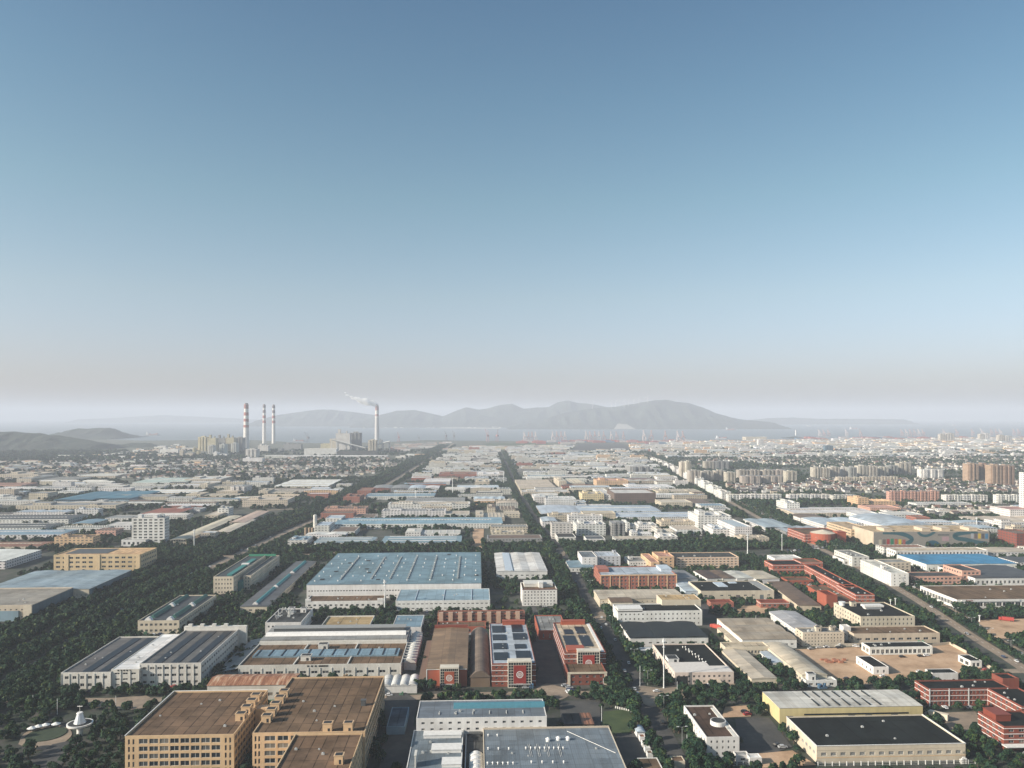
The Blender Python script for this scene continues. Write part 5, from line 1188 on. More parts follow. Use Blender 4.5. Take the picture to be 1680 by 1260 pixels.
 (1504, 1595, 826, 823, 9, 'white', 'pale', 'flat', 'shed', 'long white wall shed before cream apartments'),
 (1541, 1650, 838, 833, 8, 'white', 'beige', 'step', 'shed', 'long white shed with beige roof on right'),
 (1503, 1526, 849, 845, 12, 'brick', 'rust', 'flat', 'house', 'small brick red block behind arched blue hall'),
 (1600, 1720, 852, 846, 7, 'pale', 'beige', 'gable4', 'shed', 'jumble of beige sheds at right edge'),
 (1643, 1720, 857, 851, 11, 'white', 'beige', 'hut', 'office', 'white office with window rows at right edge'),
 (1657, 1720, 836, 830, 18, 'white', (.38, .2, .17), 'flat', 'hall', 'plain white hall with reddish rim at right edge'),
 (1560, 1640, 866, 860, 7, 'white', 'lblue', 'gable2', 'shed', 'pale blue sheds right of mural mall'),
 (1626, 1700, 905, 897, 8, 'white', 'beige', 'gable', 'hall', 'beige roofed hall right of white arcade block'),
 (1670, 1740, 921, 912, 8, 'white', 'dgrey', 'gable2', 'hall', 'grey hall right of bright blue roof hall'),
 (1668, 1700, 875, 868, 20, 'red', 'brown', 'flat', 'office', 'red office cut by right edge'),
]
for r in MT: Mb(*r[:5], r[5], r[6], r[7], r[8], r[9])
sil = MB()
def tank(xp, yt, yb, wpx, col, name, label, cat):
    X, Y = G(xp, yb); h = (yb - yt) / (yb - HY) * CAMZ; r = wpx / 2 * Y / F
    q = MB(); q.cyl(0, 0, 0, h, r, r, 18); q.cyl(0, 0, h, h + r * .3, r, r * .2, 18)
    o = q.build(name, M['tint'], None, col, (X, Y, 0)); prop(o, label, cat); stamp_poly([(X - r, Y - r), (X + r, Y - r), (X + r, Y + r), (X - r, Y + r)], 1); return o
tank(517, 845, 872, 6, C['pale'], 'silo', 'tall pale silo standing before white block', 'silo')
for k, x in enumerate((502, 508, 513)):
    o = tank(x, 866, 878, 5, (.30, .22, .15), 'storage_tank', 'short brown storage tank beside the tall pale silo', 'tank'); o['group'] = 'brown tanks by the silo'
# apartment towers and rows on the right
AP = [(1117, 1125, 758, 783, 'cream', 'slim cream tower, left of twin pair'), (1126, 1134, 757, 784, 'cream', 'slim cream tower, right of twin pair'), (1156, 1172, 757, 772, 'beige', 'cream slab tower behind twin pair'), (1173, 1197, 757, 772, 'grey', 'grey wide slab tower behind the row'),
      (1131, 1149, 772, 793, 'beige', 'beige tower with dark side, first of front row'), (1153, 1170, 773, 792, 'beige', 'beige tower, second of front row'), (1173, 1191, 772, 791, 'cream', 'cream tower, third of front row'), (1192, 1207, 775, 794, 'cream', 'peach tower with plain face, fourth of front row'),
      (1212, 1228, 771, 787, 'beige', 'beige slab with window grid, first of grid blocks'), (1230, 1247, 771, 787, 'beige', 'beige slab with window grid, second of grid blocks'), (1252, 1270, 771, 787, 'beige', 'beige slab with window grid, third of grid blocks'), (1272, 1290, 771, 787, 'beige', 'beige slab with window grid, fourth of grid blocks'),
      (1218, 1249, 781, 796, 'beige', 'lower beige slab in front of the grid blocks, left'), (1252, 1285, 781, 795, 'beige', 'lower beige slab in front of the grid blocks, right'), (1290, 1308, 773, 793, 'cream', 'cream tower at end of grid blocks'),
      (1335, 1348, 767, 787, 'cream', 'cream tower at left end of long apartment wall'), (1349, 1362, 768, 787, 'cream', 'cream tower second in long apartment wall'), (1363, 1378, 766, 786, 'cream', 'cream tower third in long apartment wall'), (1381, 1393, 767, 785, 'pale', 'pale tower fourth in long apartment wall'), (1394, 1406, 767, 786, 'grey', 'grey tower fifth in long apartment wall'),
      (1408, 1424, 764, 784, 'cream', 'cream stepped tower in middle of apartment wall'), (1425, 1440, 765, 784, 'cream', 'cream tower right of the stepped one'), (1442, 1458, 766, 783, 'cream', 'cream tower with pale balconies in apartment wall'), (1459, 1474, 764, 782, 'grey', 'greyish tower in apartment wall'), (1475, 1496, 760, 781, 'beige', 'beige tall tower ending apartment wall'),
      (1512, 1549, 770, 787, 'white', 'square white office tower with dark vertical glass'), (1588, 1606, 761, 792, (.40, .28, .19), 'tall brown tower, leftmost of brown group'), (1607, 1626, 761, 791, (.33, .22, .16), 'tall brown tower, second of brown group'), (1626, 1644, 763, 797, (.40, .28, .19), 'tall brown tower, third of brown group'), (1645, 1665, 764, 797, (.33, .22, .16), 'tall brown tower, rightmost of brown group'),
      (1687, 1710, 776, 850, 'white', 'very tall white tower cut by right edge'), (1542, 1553, 712, 725, 'cream', 'distant cream tower before harbour cranes, left'), (1554, 1566, 711, 725, 'cream', 'distant cream tower before harbour cranes, right'), (1607, 1615, 712, 722, 'cream', 'distant pale tower by harbour, left of pair'), (1616, 1625, 711, 722, 'pale', 'distant pale tower by harbour, right of pair'),
      (1638, 1648, 714, 727, 'cream', 'distant cream block near right harbour, left'), (1649, 1660, 715, 727, 'pale', 'distant pale block near right harbour, right'), (1354, 1367, 731, 741, (.05, .12, .17), 'dark blue glass office among distant whites'), (1244, 1253, 721, 734, 'white', 'white slab office beside big white harbour hall')]
for xl, xr, yt, yb, c, lab in AP: Tb(xl, xr, yt, yb, 24, {'cream': (.52, .475, .40), 'beige': (.43, .385, .33)}.get(c, c) if isinstance(c, str) else c, 'grey', 'tower', 'apartment_tower', lab + (' among apartment towers' if len(lab.split()) < 5 else ''), 'tower', 'apartment towers on the right')
ROWS = [(1459, 1542, 806, 822, 'pink', 5, 'pink apartment house'), (1550, 1621, 812, 825, 'white', 5, 'white gabled apartment house'), (1636, 1674, 812, 826, 'white', 3, 'white gabled apartment house at right'), (1374, 1412, 783, 792, 'cream', 3, 'low cream apartment house'), (1414, 1474, 782, 792, 'cream', 4, 'low cream apartment house before long wall'), (1194, 1283, 811, 823, 'white', 5, 'white five storey apartment house'), (1293, 1364, 811, 822, 'white', 4, 'white apartment house past gap'), (1366, 1405, 812, 823, 'pale', 2, 'greyish apartment house')]
ORD = 'first second third fourth fifth sixth seventh eighth ninth tenth eleventh twelfth thirteenth fourteenth fifteenth sixteenth seventeenth eighteenth nineteenth twentieth'.split()
ORD += ['twenty ' + o for o in ORD[:9]] + ['thirtieth'] + ['thirty ' + o for o in ORD[:9]] + ['fortieth'] + ['forty ' + o for o in ORD[:9]] + ['fiftieth'] + ['fifty ' + o for o in ORD[:9]]
for xl, xr, yt, yb, c, n, lab in ROWS:
    w = (xr - xl) / n
    for k in range(n): Tb(xl + k * w + w * .02, xl + (k + 1) * w - w * .02, yt + random.uniform(-.4, .4), yb, 14, c, 'grey' if c != 'white' else 'beige', 'tower', 'apartment_house', f'{lab}, {ORD[k]} from left in its row', 'apartment house', 'rows of apartment houses')
P0, P1 = (1072, 757), (1196, 823)
for k in range(11):
    t = (k + .5) / 11; s = (y := P0[1] + (P1[1] - P0[1]) * t ** 1.5, P0[0] + (P1[0] - P0[0]) * t ** 1.35)
    hw = 3.2 + 5.0 * t
    Tb(s[1] - hw * .5, s[1] + hw * 1.4, y - 5 - 7 * t, y, 60, 'white', 'beige', 'hut', 'apartment_house', f'white apartment house with lit end along the avenue, {ORD[k]} from the harbour end', 'apartment house', 'white apartment houses along the avenue')

# ------------------------------------------------------------------ the rest of the industrial quarter, block by block
def xline(line, Y):
    L = np.array(line); o = np.argsort(L[:, 1]); return float(np.interp(Y, L[o, 1], L[o, 0]))
WALLS = [('white', 9), ('cream', 3), ('pale', 4), ('beige', 1), ('grey', 1), ('peach', .5), ('brick', .5)]
ROOFS = [('pale', 5), ('white', 6), ('lblue', 4), ('grey', 2.2), ('blue', 1.2), ('beige', 2), ('brown', 1.0), ('dgrey', 1.2), ('rust', .4)]
CN = dict(white='white', cream='cream', pale='pale', beige='beige', grey='grey', peach='peach', brick='brick red', lblue='pale blue', blue='slate blue', brown='brown', dgrey='dark', rust='rust red')
def pick(tbl): return random.choices([a for a, w in tbl], [w for a, w in tbl])[0]
FILL_N = {}
def fill_block(x0f, x1f, Y0, Y1, street, zone, wr=(45, 120), dr=(22, 46), gap=(5, 15), dens=.97, names=None):
    Y = Y0; row = 0
    while Y < Y1:
        D = random.uniform(*dr); g = random.uniform(9, 22) * (1 if Y < 2600 else .8)
        xa, xb = x0f(Y), x1f(Y); X = xa + random.uniform(10, 30); col = 0
        while X < xb - 25:
            W = min(random.uniform(*wr), xb - X - 6); d2 = D * random.uniform(.65, 1.0)
            if W < 18: break
            if random.random() < dens and in_frame(X + W / 2, Y, 120) and not occ_rect(X - 4, X + W + 4, Y - 5, Y + d2 + 4):
                wall, roof = pick(WALLS), pick(ROOFS)
                r = random.random()
                if r < .46: kind, nm, H = random.choice(['ridge', 'ridge2', 'ridge3', 'gable2', 'gable4', 'arch']), 'factory_shed', random.uniform(7, 11)
                elif r < .66: kind, nm, H = random.choice(['step', 'gable', 'ridge']), 'workshop', random.uniform(8, 13)
                elif r < .82: kind, nm, H = 'flat', 'warehouse', random.uniform(8, 12)
                else: kind, nm, H = 'hut', 'office_block', random.uniform(12, 20); W = min(W, 55); d2 = min(d2, 18)
                for alt in ('factory_shed', 'workshop', 'warehouse'):
                    if FILL_N.get(nm, 0) >= 298: nm = alt
                if FILL_N.get(nm, 0) < 298:
                    FILL_N[nm] = FILL_N.get(nm, 0) + 1
                    size = 'wide' if W > 85 else ('small' if W < 55 else 'long')
                    lab = f'{size} {CN[wall]} {nm.split("_")[-1]}, {CN[roof]} roof, {ORD[min(col, 48)]} {street} in row {ORD[min(row, 48)]} {zone}'
                    if len(lab.split()) > 16: lab = lab.split(' ', 1)[1].replace(' in row ', ' row ')
                    far_obj(nm, lab, nm.split('_')[-1], X, Y, W, d2, H, wall, roof, kind, 0, 'factory quarter ' + zone)
                    col += 1
            X += W + random.uniform(*gap) + (14 if random.random() < .15 else 0)
        Y += D + g; row += 1
stamp_poly([G(190, 915), G(330, 915), G(300, 880), G(200, 880)], 8); stamp_poly([G(-20, 935), G(90, 945), G(100, 895), G(20, 900)], 8)
cn = lambda Y: xline(canal, Y); ce = lambda Y: xline(central, Y); av = lambda Y: xline(avenue, Y)
fill_block(lambda Y: cn(Y) + 48, lambda Y: ce(Y) - 14, 1090, 4300, 'off canal', 'past belt', wr=(40, 110))
fill_block(lambda Y: ce(Y) + 14, lambda Y: av(Y) - 40, 1090, 4300, 'off central road', 'past belt', wr=(40, 110))
fill_block(lambda Y: cn(Y) - 900, lambda Y: cn(Y) - 50, 1000, 2150, 'from west', 'west of canal', wr=(40, 110))
fill_block(lambda Y: av(Y) + 40, lambda Y: av(Y) + 700, 1000, 1500, 'off avenue', 'east of avenue', wr=(30, 80))
fill_block(lambda Y: av(Y) + 40, lambda Y: av(Y) + 1600, 3300, 4700, 'off avenue', 'before harbour', wr=(50, 140), gap=(15, 60))
# gable houses of the villages: the nearest 290 are houses of their own, the far rest one mass
def unit_house():
    b = MB(); b.box(0, 1, 0, 1, 0, .72, 0, False, 0)
    b.quad((-.04, -.05, .7), (1.04, -.05, .7), (1.04, .5, 1), (-.04, .5, 1), 1); b.quad((-.04, .5, 1), (1.04, .5, 1), (1.04, 1.05, .7), (-.04, 1.05, .7), 1)
    b.poly([(0, 1, .72), (0, 0, .72), (0, .5, 1)], 0); b.poly([(1, 0, .72), (1, 1, .72), (1, .5, 1)], 0)
    return b
UF['house'] = unit_house().mesh('house', [M['wall_far'], M['roof_far']])
def in_poly(x, y, P):
    c = False; n = len(P)
    for i in range(n):
        (xa, ya), (xb, yb) = P[i], P[(i + 1) % n]
        if (ya > y) != (yb > y) and x < (xb - xa) * (y - ya) / (yb - ya) + xa: c = not c
    return c
VIL = [('western village', [(-40, 800), (60, 782), (300, 789), (480, 785), (600, 782), (648, 768), (640, 752), (420, 754), (120, 757), (-40, 764)], 1000, .0),
       ('eastern village', [(1205, 811), (1400, 808), (1560, 812), (1700, 808), (1700, 790), (1500, 788), (1330, 788), (1310, 797), (1190, 798)], 420, .0),
       ('eastern back village', [(1140, 770), (1180, 757), (1330, 767), (1700, 775), (1700, 742), (1400, 744), (1150, 745)], 900, .0),
       ('eastern fringe', [(1430, 845), (1500, 832), (1700, 838), (1700, 846), (1560, 850)], 60, .0)]
HW = [C['white'], C['white'], C['cream'], C['pale'], (.5, .45, .4)]
HR = [(.09, .085, .085), (.13, .115, .105), (.22, .12, .085), (.07, .07, .075), (.3, .27, .24)]
houses = []
for vn, poly, n, _ in VIL:
    P = [G(*p) for p in poly]; xs = [p[0] for p in P]; ys = [p[1] for p in P]; k = t = 0
    while k < n and t < n * 12:
        t += 1; x, y = random.uniform(min(xs), max(xs)), random.uniform(min(ys), max(ys))
        if not in_poly(x, y, P) or not in_frame(x, y) or occ_rect(x - 2, x + 13, y - 2, y + 12): continue
        W, D, H = random.uniform(9, 15), random.uniform(8, 11), random.uniform(6.5, 10.5)
        houses.append((y, x, W, D, H, vn)); stamp_poly([(x, y), (x + W, y), (x + W, y + D), (x, y + D)], 1); k += 1
houses.sort(); rest = []
for i, (y, x, W, D, H, vn) in enumerate(houses):
    rz = random.choice([0, 0, .1, -.12, 1.5])
    wc, rc_ = random.choice(HW), random.choice(HR)
    if i < 290:
        adj = 'red roofed' if rc_[0] > .2 and rc_[1] < .15 else ('dark roofed' if rc_[0] < .1 else ('pale roofed' if rc_[0] > .25 else 'grey roofed'))
        o = far_obj('village_house', f'small {adj} gabled house crowded into the {vn}', 'house', x, y, W, D, H, wc, rc_, 'house', rz, f'{adj} houses of the {vn}', False)
    else: rest.append((x, y, W, D, H, rz, wc, rc_))
# far town: everything beyond, too many and too small to tell apart
def mass(name, items, proto, mats, label):
    pv_ = np.array(proto.v); n = len(pv_); V = []; CT = []
    faces = proto.f; fm = proto.m
    for (x, y, W, D, H, rz, wc, rc_) in items:
        c, s = math.cos(rz), math.sin(rz); q = pv_ * (W, D, H)
        V.append(np.stack([x + q[:, 0] * c - q[:, 1] * s, y + q[:, 0] * s + q[:, 1] * c, q[:, 2]], 1))
        for m_ in fm: CT.append(rc_ if m_ else wc)
    V = np.concatenate(V); L = []; 
    for i in range(len(items)):
        for f in faces: L.append(tuple(i * n + k for k in f))
    me = bpy.data.meshes.new(name); me.from_pydata(V.tolist(), [], L)
    at = me.color_attributes.new('tint', 'FLOAT_COLOR', 'CORNER'); cols = []
    for f, c_ in zip(L, CT): cols += [(*c_, 1.0)] * len(f)
    at.data.foreach_set('color', np.array(cols, np.float32).ravel())
    me.materials.append(mats); o = link(name, me); o['kind'] = 'stuff'; o['label'] = label
    return o
town = rest
bx_p = MB(); bx_p.box(0, 1, 0, 1, 0, 1, 0, False, 1)
far_items = []
def scatter_far(poly, n, wr, dr, hr, walls, roofs):
    P = [G(*p) for p in poly]; xs = [p[0] for p in P]; ys = [p[1] for p in P]; k = t = 0
    while k < n and t < n * 15:
        t += 1; x, y = random.uniform(min(xs), max(xs)), random.uniform(min(ys), max(ys))
        if not in_poly(x, y, P): continue
        W, D, H = random.uniform(*wr), random.uniform(*dr), random.uniform(*hr)
        if occ_rect(x, x + W, y, y + D, 3): continue
        far_items.append((x, y, W, D, H, 0, jit(random.choice(walls), .1), jit(random.choice(roofs), .1))); stamp_poly([(x, y), (x + W, y), (x + W, y + D), (x, y + D)], 1); k += 1
lt = [C['white'], C['white'], C['pale'], C['cream'], C['peach'], C['grey']]; lr = [C['white'], C['lblue'], C['pale'], C['grey'], C['beige'], C['pink'], C['dgrey']]
scatter_far([(1060, 742), (1700, 742), (1700, 719), (1300, 723), (1100, 726)], 800, (20, 110), (14, 45), (6, 16), lt, lr)
scatter_far([(640, 753), (760, 742), (1060, 742), (1050, 730), (900, 733), (760, 735)], 380, (25, 110), (16, 45), (6, 15), lt, lr)
scatter_far([(60, 753), (300, 752), (340, 742), (280, 730), (230, 738), (180, 745)], 90, (12, 50), (12, 30), (5, 14), lt, lr)
scatter_far([(-60, 776), (330, 776), (330, 756), (-60, 760)], 90, (15, 60), (12, 30), (6, 14), lt, lr)
scatter_far([(640, 741), (735, 731), (735, 726), (640, 730)], 50, (25, 70), (16, 30), (5, 9), [C['grey'], (.45, .34, .3), C['pale']], [(.42, .32, .3), C['grey'], C['pale'], C['dgrey']])
mass('distant_town', far_items, bx_p, M['stuff_wall'], 'pale crowd of distant sheds and blocks before the harbour')
mass('distant_village', rest, unit_house(), M['stuff_wall'], 'crowd of tiny village houses among trees')
# ------------------------------------------------------------------ power plant
def banded_chimney(xp, yt, yb, w, bands, lab, smoky=False):
    X, Y = G(xp, yb); H = (yb - yt) / (yb - HY) * CAMZ; r0, r1 = w / 2 * Y / F, w / 2 * .72 * Y / F
    o = empty('chimney', (X, Y, 0), 0, lab, 'chimney', 'tall banded chimneys')
    q = MB(); q.cyl(0, 0, 0, H, r0, r1, 20); q.build('shaft', M['tint'], o, (.62, .60, .57))
    for a, b_, c in bands:
        z0, z1 = H * a, H * b_; R = lambda z: r0 + (r1 - r0) * z / H + .35
        q = MB(); q.cyl(0, 0, z0, z1, R(z0), R(z1), 20); q.build('colour_band', M['tint'], o, c)
    q = MB(); q.cyl(0, 0, H, H + 5, r1 * .8, r1 * .75, 16); q.build('flue_cap', M['tint'], o, (.12, .08, .08))
    stamp_poly([(X - 15, Y - 15), (X + 15, Y - 15), (X + 15, Y + 15), (X - 15, Y + 15)], 1)
    return X, Y, H
RB = (.30, .09, .07); GB = (.10, .07, .07)
banded_chimney(404, 663, 738, 9.5, [(.90, .995, (.24, .09, .08)), (.75, .82, RB), (.62, .68, RB), (.49, .545, RB)], 'thick red and white banded chimney, leftmost of four')
banded_chimney(433.5, 664.5, 727.5, 6, [(.93, .995, GB), (.80, .87, GB), (.66, .73, RB), (.53, .60, RB)], 'slim banded chimney next to the thick one')
banded_chimney(449, 665, 727.5, 6, [(.93, .995, GB), (.80, .87, GB), (.66, .73, RB), (.53, .60, RB)], 'slim banded chimney right of its slim twin')
cx_, cy_, ch_ = banded_chimney(618.5, 665, 724.5, 7.5, [(.86, .98, (.33, .18, .17)), (.70, .76, (.33, .2, .19)), (0, .66, (.45, .44, .43))], 'smoking grey chimney with faint bands beside conveyor plant')
YP = (.60, .53, .34)
PP = [(325, 339, 717, 744, YP, 'pale', 'tower', 'boiler_house', 'yellow framed boiler house, leftmost of the row'), (340, 354, 719, 744, YP, 'pale', 'hut', 'boiler_house', 'yellow framed boiler house, second of the row'), (355, 369, 719, 743, 'grey', YP, 'hut', 'boiler_house', 'grey boiler house with yellow roof in row'), (370, 384, 718, 743, YP, 'pale', 'hut', 'boiler_house', 'yellow boiler house left of thick chimney'), (385, 399, 718, 742, 'grey', 'pale', 'tower', 'boiler_house', 'grey boiler house touching thick chimney'),
      (341, 350, 731, 748, 'pale', 'grey', 'tower', 'filter_tower', 'pale filter tower before boiler row, left'), (360, 369, 729, 747, 'pale', 'grey', 'tower', 'filter_tower', 'pale filter tower before boiler row, middle'), (379, 388, 727, 745, 'pale', 'grey', 'tower', 'filter_tower', 'pale filter tower before boiler row, right'),
      (316, 325, 735, 748, YP, 'cream', 'step', 'plant_hall', 'small yellow plant hall at left end of boilers'), (294, 316, 739, 750, 'cream', 'white', 'step', 'plant_hall', 'cream plant hall with low wing left of boilers'), (262, 292, 737, 746, 'white', 'pale', 'hut', 'plant_hall', 'white plant hall at far left of power plant'), (350, 372, 742, 750, 'white', 'white', 'step', 'plant_hall', 'white low plant hall below boilers'),
      (403, 422, 737, 750, 'pale', 'pale', 'tower', 'plant_hall', 'pale framed plant hall at foot of thick chimney'), (423, 440, 731, 743, 'pale', 'pale', 'hut', 'plant_hall', 'pale plant hall at feet of slim chimneys'), (456, 480, 736, 742, 'grey', 'grey', 'step', 'plant_hall', 'grey plant sheds right of slim chimneys'), (465, 494, 729, 739, 'grey', 'pale', 'hut', 'plant_hall', 'grey plant block behind right of slim chimneys'), (398, 430, 752, 760, 'white', 'white', 'hut', 'plant_hall', 'white canteen block in front of power plant'),
      (551, 574, 711, 741, 'pale', 'pale', 'hut', 'boiler_house', 'tall open framed boiler house in centre'), (574, 592, 710, 740, 'grey', 'pale', 'tower', 'boiler_house', 'grey stepped boiler house beside tall framed one'), (541, 551, 720, 738, 'cream', 'cream', 'flat', 'boiler_house', 'cream stepped block left of tall framed boiler'), (526, 541, 728, 738, YP, 'cream', 'flat', 'boiler_house', 'low yellow stepped block left of cream one'),
      (499, 552, 736, 748, 'white', YP, 'flat', 'turbine_hall', 'big white turbine hall with yellow roof'), (553, 619, 740, 749, 'dgrey', 'dgrey', 'flat', 'turbine_hall', 'long dark turbine hall right of white one'), (604, 618, 722, 742, 'cream', 'cream', 'tower', 'filter_tower', 'cream filter tower at foot of smoking chimney'), (622, 638, 722, 735, 'grey', 'grey', 'step', 'plant_hall', 'grey plant right of smoking chimney'), (640, 656, 735, 741, 'pink', 'pink', 'step', 'plant_hall', 'pinkish plant sheds beyond smoking chimney')]
for xl, xr, yt, yb, w, r, k, nm, lab in PP:
    o = Tb(xl, xr, yt, yb, 40, w, r, k, nm, lab, nm.replace('_', ' '), 'power plant buildings')
    if xl % 2 or w in ('white', 'pale'): o.material_slots[0].link = 'OBJECT'; o.material_slots[0].material = M['wall']
Tb(465, 635, 747.5, 752, 40, 'white', 'white', 'ridge', 'storage_hall', 'very long white storage hall in front of power plant', 'hall'); Tb(434, 466, 747, 751.5, 40, 'pale', 'pale', 'ridge', 'storage_hall', 'pale storage hall left of very long one', 'hall')
for (xa, ya, xb, yb2, yb_, lab) in [(545, 721, 600, 735, 741, 'sloping coal conveyor falling to the right'), (590, 736, 640, 724, 739, 'sloping coal conveyor rising to smoking chimney')]:
    Xa, Ya = G(xa, yb_); Xb, Yb = G(xb, yb_)
    za, zb = (yb_ - ya) / (yb_ - HY) * CAMZ, (yb_ - yb2) / (yb_ - HY) * CAMZ
    q = MB(); q.bar((Xa, Ya - 12, za), (Xb, Yb - 12, zb), 3.5)
    for k in range(5): t = k / 4; z = za + (zb - za) * t; q.bar((Xa + (Xb - Xa) * t, Ya - 12, 0), (Xa + (Xb - Xa) * t, Ya - 12, z), 1.2)
    prop(q.build('coal_conveyor', M['tint'], None, (.5, .5, .47)), lab, 'conveyor')
# smoke
m, nt, b_ = new_mat('smoke_vapour'); nt.nodes.remove(b_)
pv = N(nt, 'ShaderNodeVolumePrincipled'); pv.inputs['Color'].default_value = (.98, .98, .98, 1); pv.inputs['Density'].default_value = .055
nt.links.new(pv.outputs[0], nt.nodes['Material Output'].inputs['Volume'])
bmm = bmesh.new()
from mathutils import noise as mn
for k in range(22):
    t = k / 21; r = 8 + 19 * math.sin(math.pi * min(1, t * 1.1 + .08)) * (1 - .45 * t)
    ctr = Vector((cx_ - 4 - 215 * t ** 1.1 + random.uniform(-6, 6), cy_ + random.uniform(-10, 10), ch_ + 6 + 14 * t ** .5 + 62 * t * t + random.uniform(-7, 7)))
    rr = bmesh.ops.create_icosphere(bmm, subdivisions=3, radius=r)
    for v in rr['verts']:
        v.co = ctr + v.co * (1 + .55 * mn.noise(v.co * .16 + ctr * .05)) * Vector((1.25, 1, .8)).length / 1.7
        v.co.z = ctr.z + (v.co.z - ctr.z) * .75
me = bpy.data.meshes.new('smoke'); bmm.to_mesh(me); bmm.free(); me.materials.append(m)
sm = link('smoke', me); rm_ = sm.modifiers.new('union', 'REMESH'); rm_.mode = 'VOXEL'; rm_.voxel_size = 2.6
prop(sm, 'white smoke drifting left from the smoking chimney', 'smoke', None, 'stuff')

# ------------------------------------------------------------------ hills and islands
def hill_mat(name, c):
    m, nt, b = new_mat(name)
    geo = N(nt, 'ShaderNodeNewGeometry').outputs['Position']
    n1 = NOISE(nt, .004, geo, 6, .65); n2 = NOISE(nt, .03, geo, 5, .7)
    col = MIX(nt, MAPR(nt, n1, .35, .65), tuple(v * .6 for v in c), tuple(v * 1.25 for v in c)); col = MIX(nt, MAPR(nt, n2, .4, .7, 0, .6), col, tuple(v * .45 for v in c))
    bp = N(nt, 'ShaderNodeBump'); bp.inputs['Strength'].default_value = .8; bp.inputs['Distance'].default_value = 20; nt.links.new(n2, bp.inputs['Height']); nt.links.new(bp.outputs[0], b.inputs['Normal'])
    nt.links.new(col, b.inputs['Base Color']); b.inputs['Roughness'].default_value = .95
    return m
HM = hill_mat('forest_slope', (.032, .046, .030))
def hill(name, ridge, Y, depth, label, seed=0, rough=.26, mat=None):
    xs = [XatY(p[0], Y) for p in ridge]; zs = [max(0, CAMZ + (HY - p[1]) * Y / F) for p in ridge]
    nx, ny = 150, 40; V = []; FF = []
    for j in range(ny + 1):
        t = j / ny * 2 - 1
        for i in range(nx + 1):
            x = xs[0] + (xs[-1] - xs[0]) * i / nx
            z = float(np.interp(x, xs, zs)); w = max(0, 1 - abs(t) ** 1.35)
            s = depth / 3
            n = mn.fractal(Vector((x / s + seed, t * depth / s, seed * 1.7)), 1.0, 2.0, 5)
            spur = 1 - .55 * abs(mn.noise(Vector((x / s * 1.6 + 9, seed, t)))) * min(1, abs(t) * 2.4)
            V.append((x, Y + t * depth, z * w * spur + z * n * rough * w * min(1, abs(t) * 3 + .12) - 4 * (1 - min(1, w * 30))))
    for j in range(ny):
        for i in range(nx):
            a = j * (nx + 1) + i; FF.append((a, a + 1, a + nx + 2, a + nx + 1))
    me = bpy.data.meshes.new(name); me.from_pydata(V, [], FF); me.materials.append(mat or HM)
    for p in me.polygons: p.use_smooth = True
    o = link(name, me); o['kind'] = 'structure'; o['label'] = label
    return o
hill('hill', [(-120, 722), (-60, 712), (0, 708), (24, 707), (45, 709.5), (70, 713), (95, 713), (120, 717), (150, 722), (175, 727), (190, 735)], 4400, 330, 'dark wooded hill at left end of the village', 1)
hill('hill', [(183, 733), (196, 729), (215, 725.5), (240, 725.5), (255, 729), (266, 734)], 4700, 150, 'low dark wooded knoll left of power plant', 2)
hill('island', [(82, 718), (95, 711), (110, 706), (128, 702.5), (145, 703), (160, 701.5), (180, 701.5), (192, 706), (205, 713), (212, 717)], 6600, 400, 'small wooded island beyond the left hills', 3)
hill('island', [(830, 702), (850, 697), (880, 692), (905, 683), (930, 677), (960, 671), (985, 668), (1010, 667), (1035, 664), (1055, 659.5), (1075, 656.5), (1092, 656), (1110, 659), (1130, 660.5), (1150, 667), (1175, 678), (1200, 685), (1222, 689), (1260, 692)], 11500, 900, 'large hazy mountain island across the strait', 5, .2)
hill('hills', [(590, 690), (625, 680), (650, 674), (680, 673), (705, 678), (727, 683), (745, 675), (765, 668), (785, 672), (800, 670), (820, 664.5), (840, 662.5), (858, 670), (880, 668), (900, 668), (915, 660), (932, 656.5), (950, 661), (975, 664), (1010, 670), (1060, 676)], 13200, 1100, 'pale mountain range behind the large island', 6, .2)
hill('hills', [(420, 690), (455, 681), (490, 676), (520, 672), (545, 672), (570, 675), (610, 680), (660, 686)], 14500, 900, 'faint mountain behind the four chimneys', 7, .2)
hill('hills', [(130, 688), (200, 685), (240, 682), (270, 681), (310, 683), (380, 686), (430, 689)], 22000, 800, 'faintest far hills left of chimneys', 8)
hill('hills', [(1230, 689), (1260, 686), (1300, 685), (1340, 687), (1480, 688)], 17000, 700, 'faint far shore at right', 9)
# shore town and beach under the range, quarry on the island
Yq = 10650
X0, X1 = XatY(1006, Yq), XatY(1040, Yq); Xm = XatY(1022, Yq)
q = MB(); zq = CAMZ + (HY - 690.5) * Yq / F
q.poly([(X0, Yq - 120, 1), (X1, Yq - 120, 1), (Xm + 8, Yq + 260, zq), (Xm - 8, Yq + 260, zq)]); q.poly([(X0, Yq - 120, 1), (Xm - 8, Yq + 260, zq), (X0 + 30, Yq + 400, 1)]); q.poly([(X1, Yq - 120, 1), (X1 - 30, Yq + 400, 1), (Xm + 8, Yq + 260, zq)])
o = q.build('quarry_slope', patch_mat('quarry_rock', [(.3, (.26, .25, .22)), (.7, (.40, .38, .34))], .02)); o['kind'] = 'structure'; o['label'] = 'pale quarry face at the foot of large island'
sheet('beach', [G(720, 702.6), G(820, 703.6), G(822, 702.0), G(726, 701.2)], .5, plain_mat('pale_sand', (.55, .52, .46)))
far_items = []
scatter_far([(575, 703), (840, 703), (830, 698), (700, 697), (590, 697)], 70, (20, 60), (30, 50), (5, 16), [C['grey'], C['pale']], [C['grey'], C['beige']])
mass('shore_town', far_items, bx_p, M['stuff_wall'], 'pale town along the far shore under the mountains')
tb = MB(); tb.cyl(0, 0, 0, 80, 2.4, 1.4, 8)
TURB = tb.mesh('tower', [M['white']])
bl_ = MB()
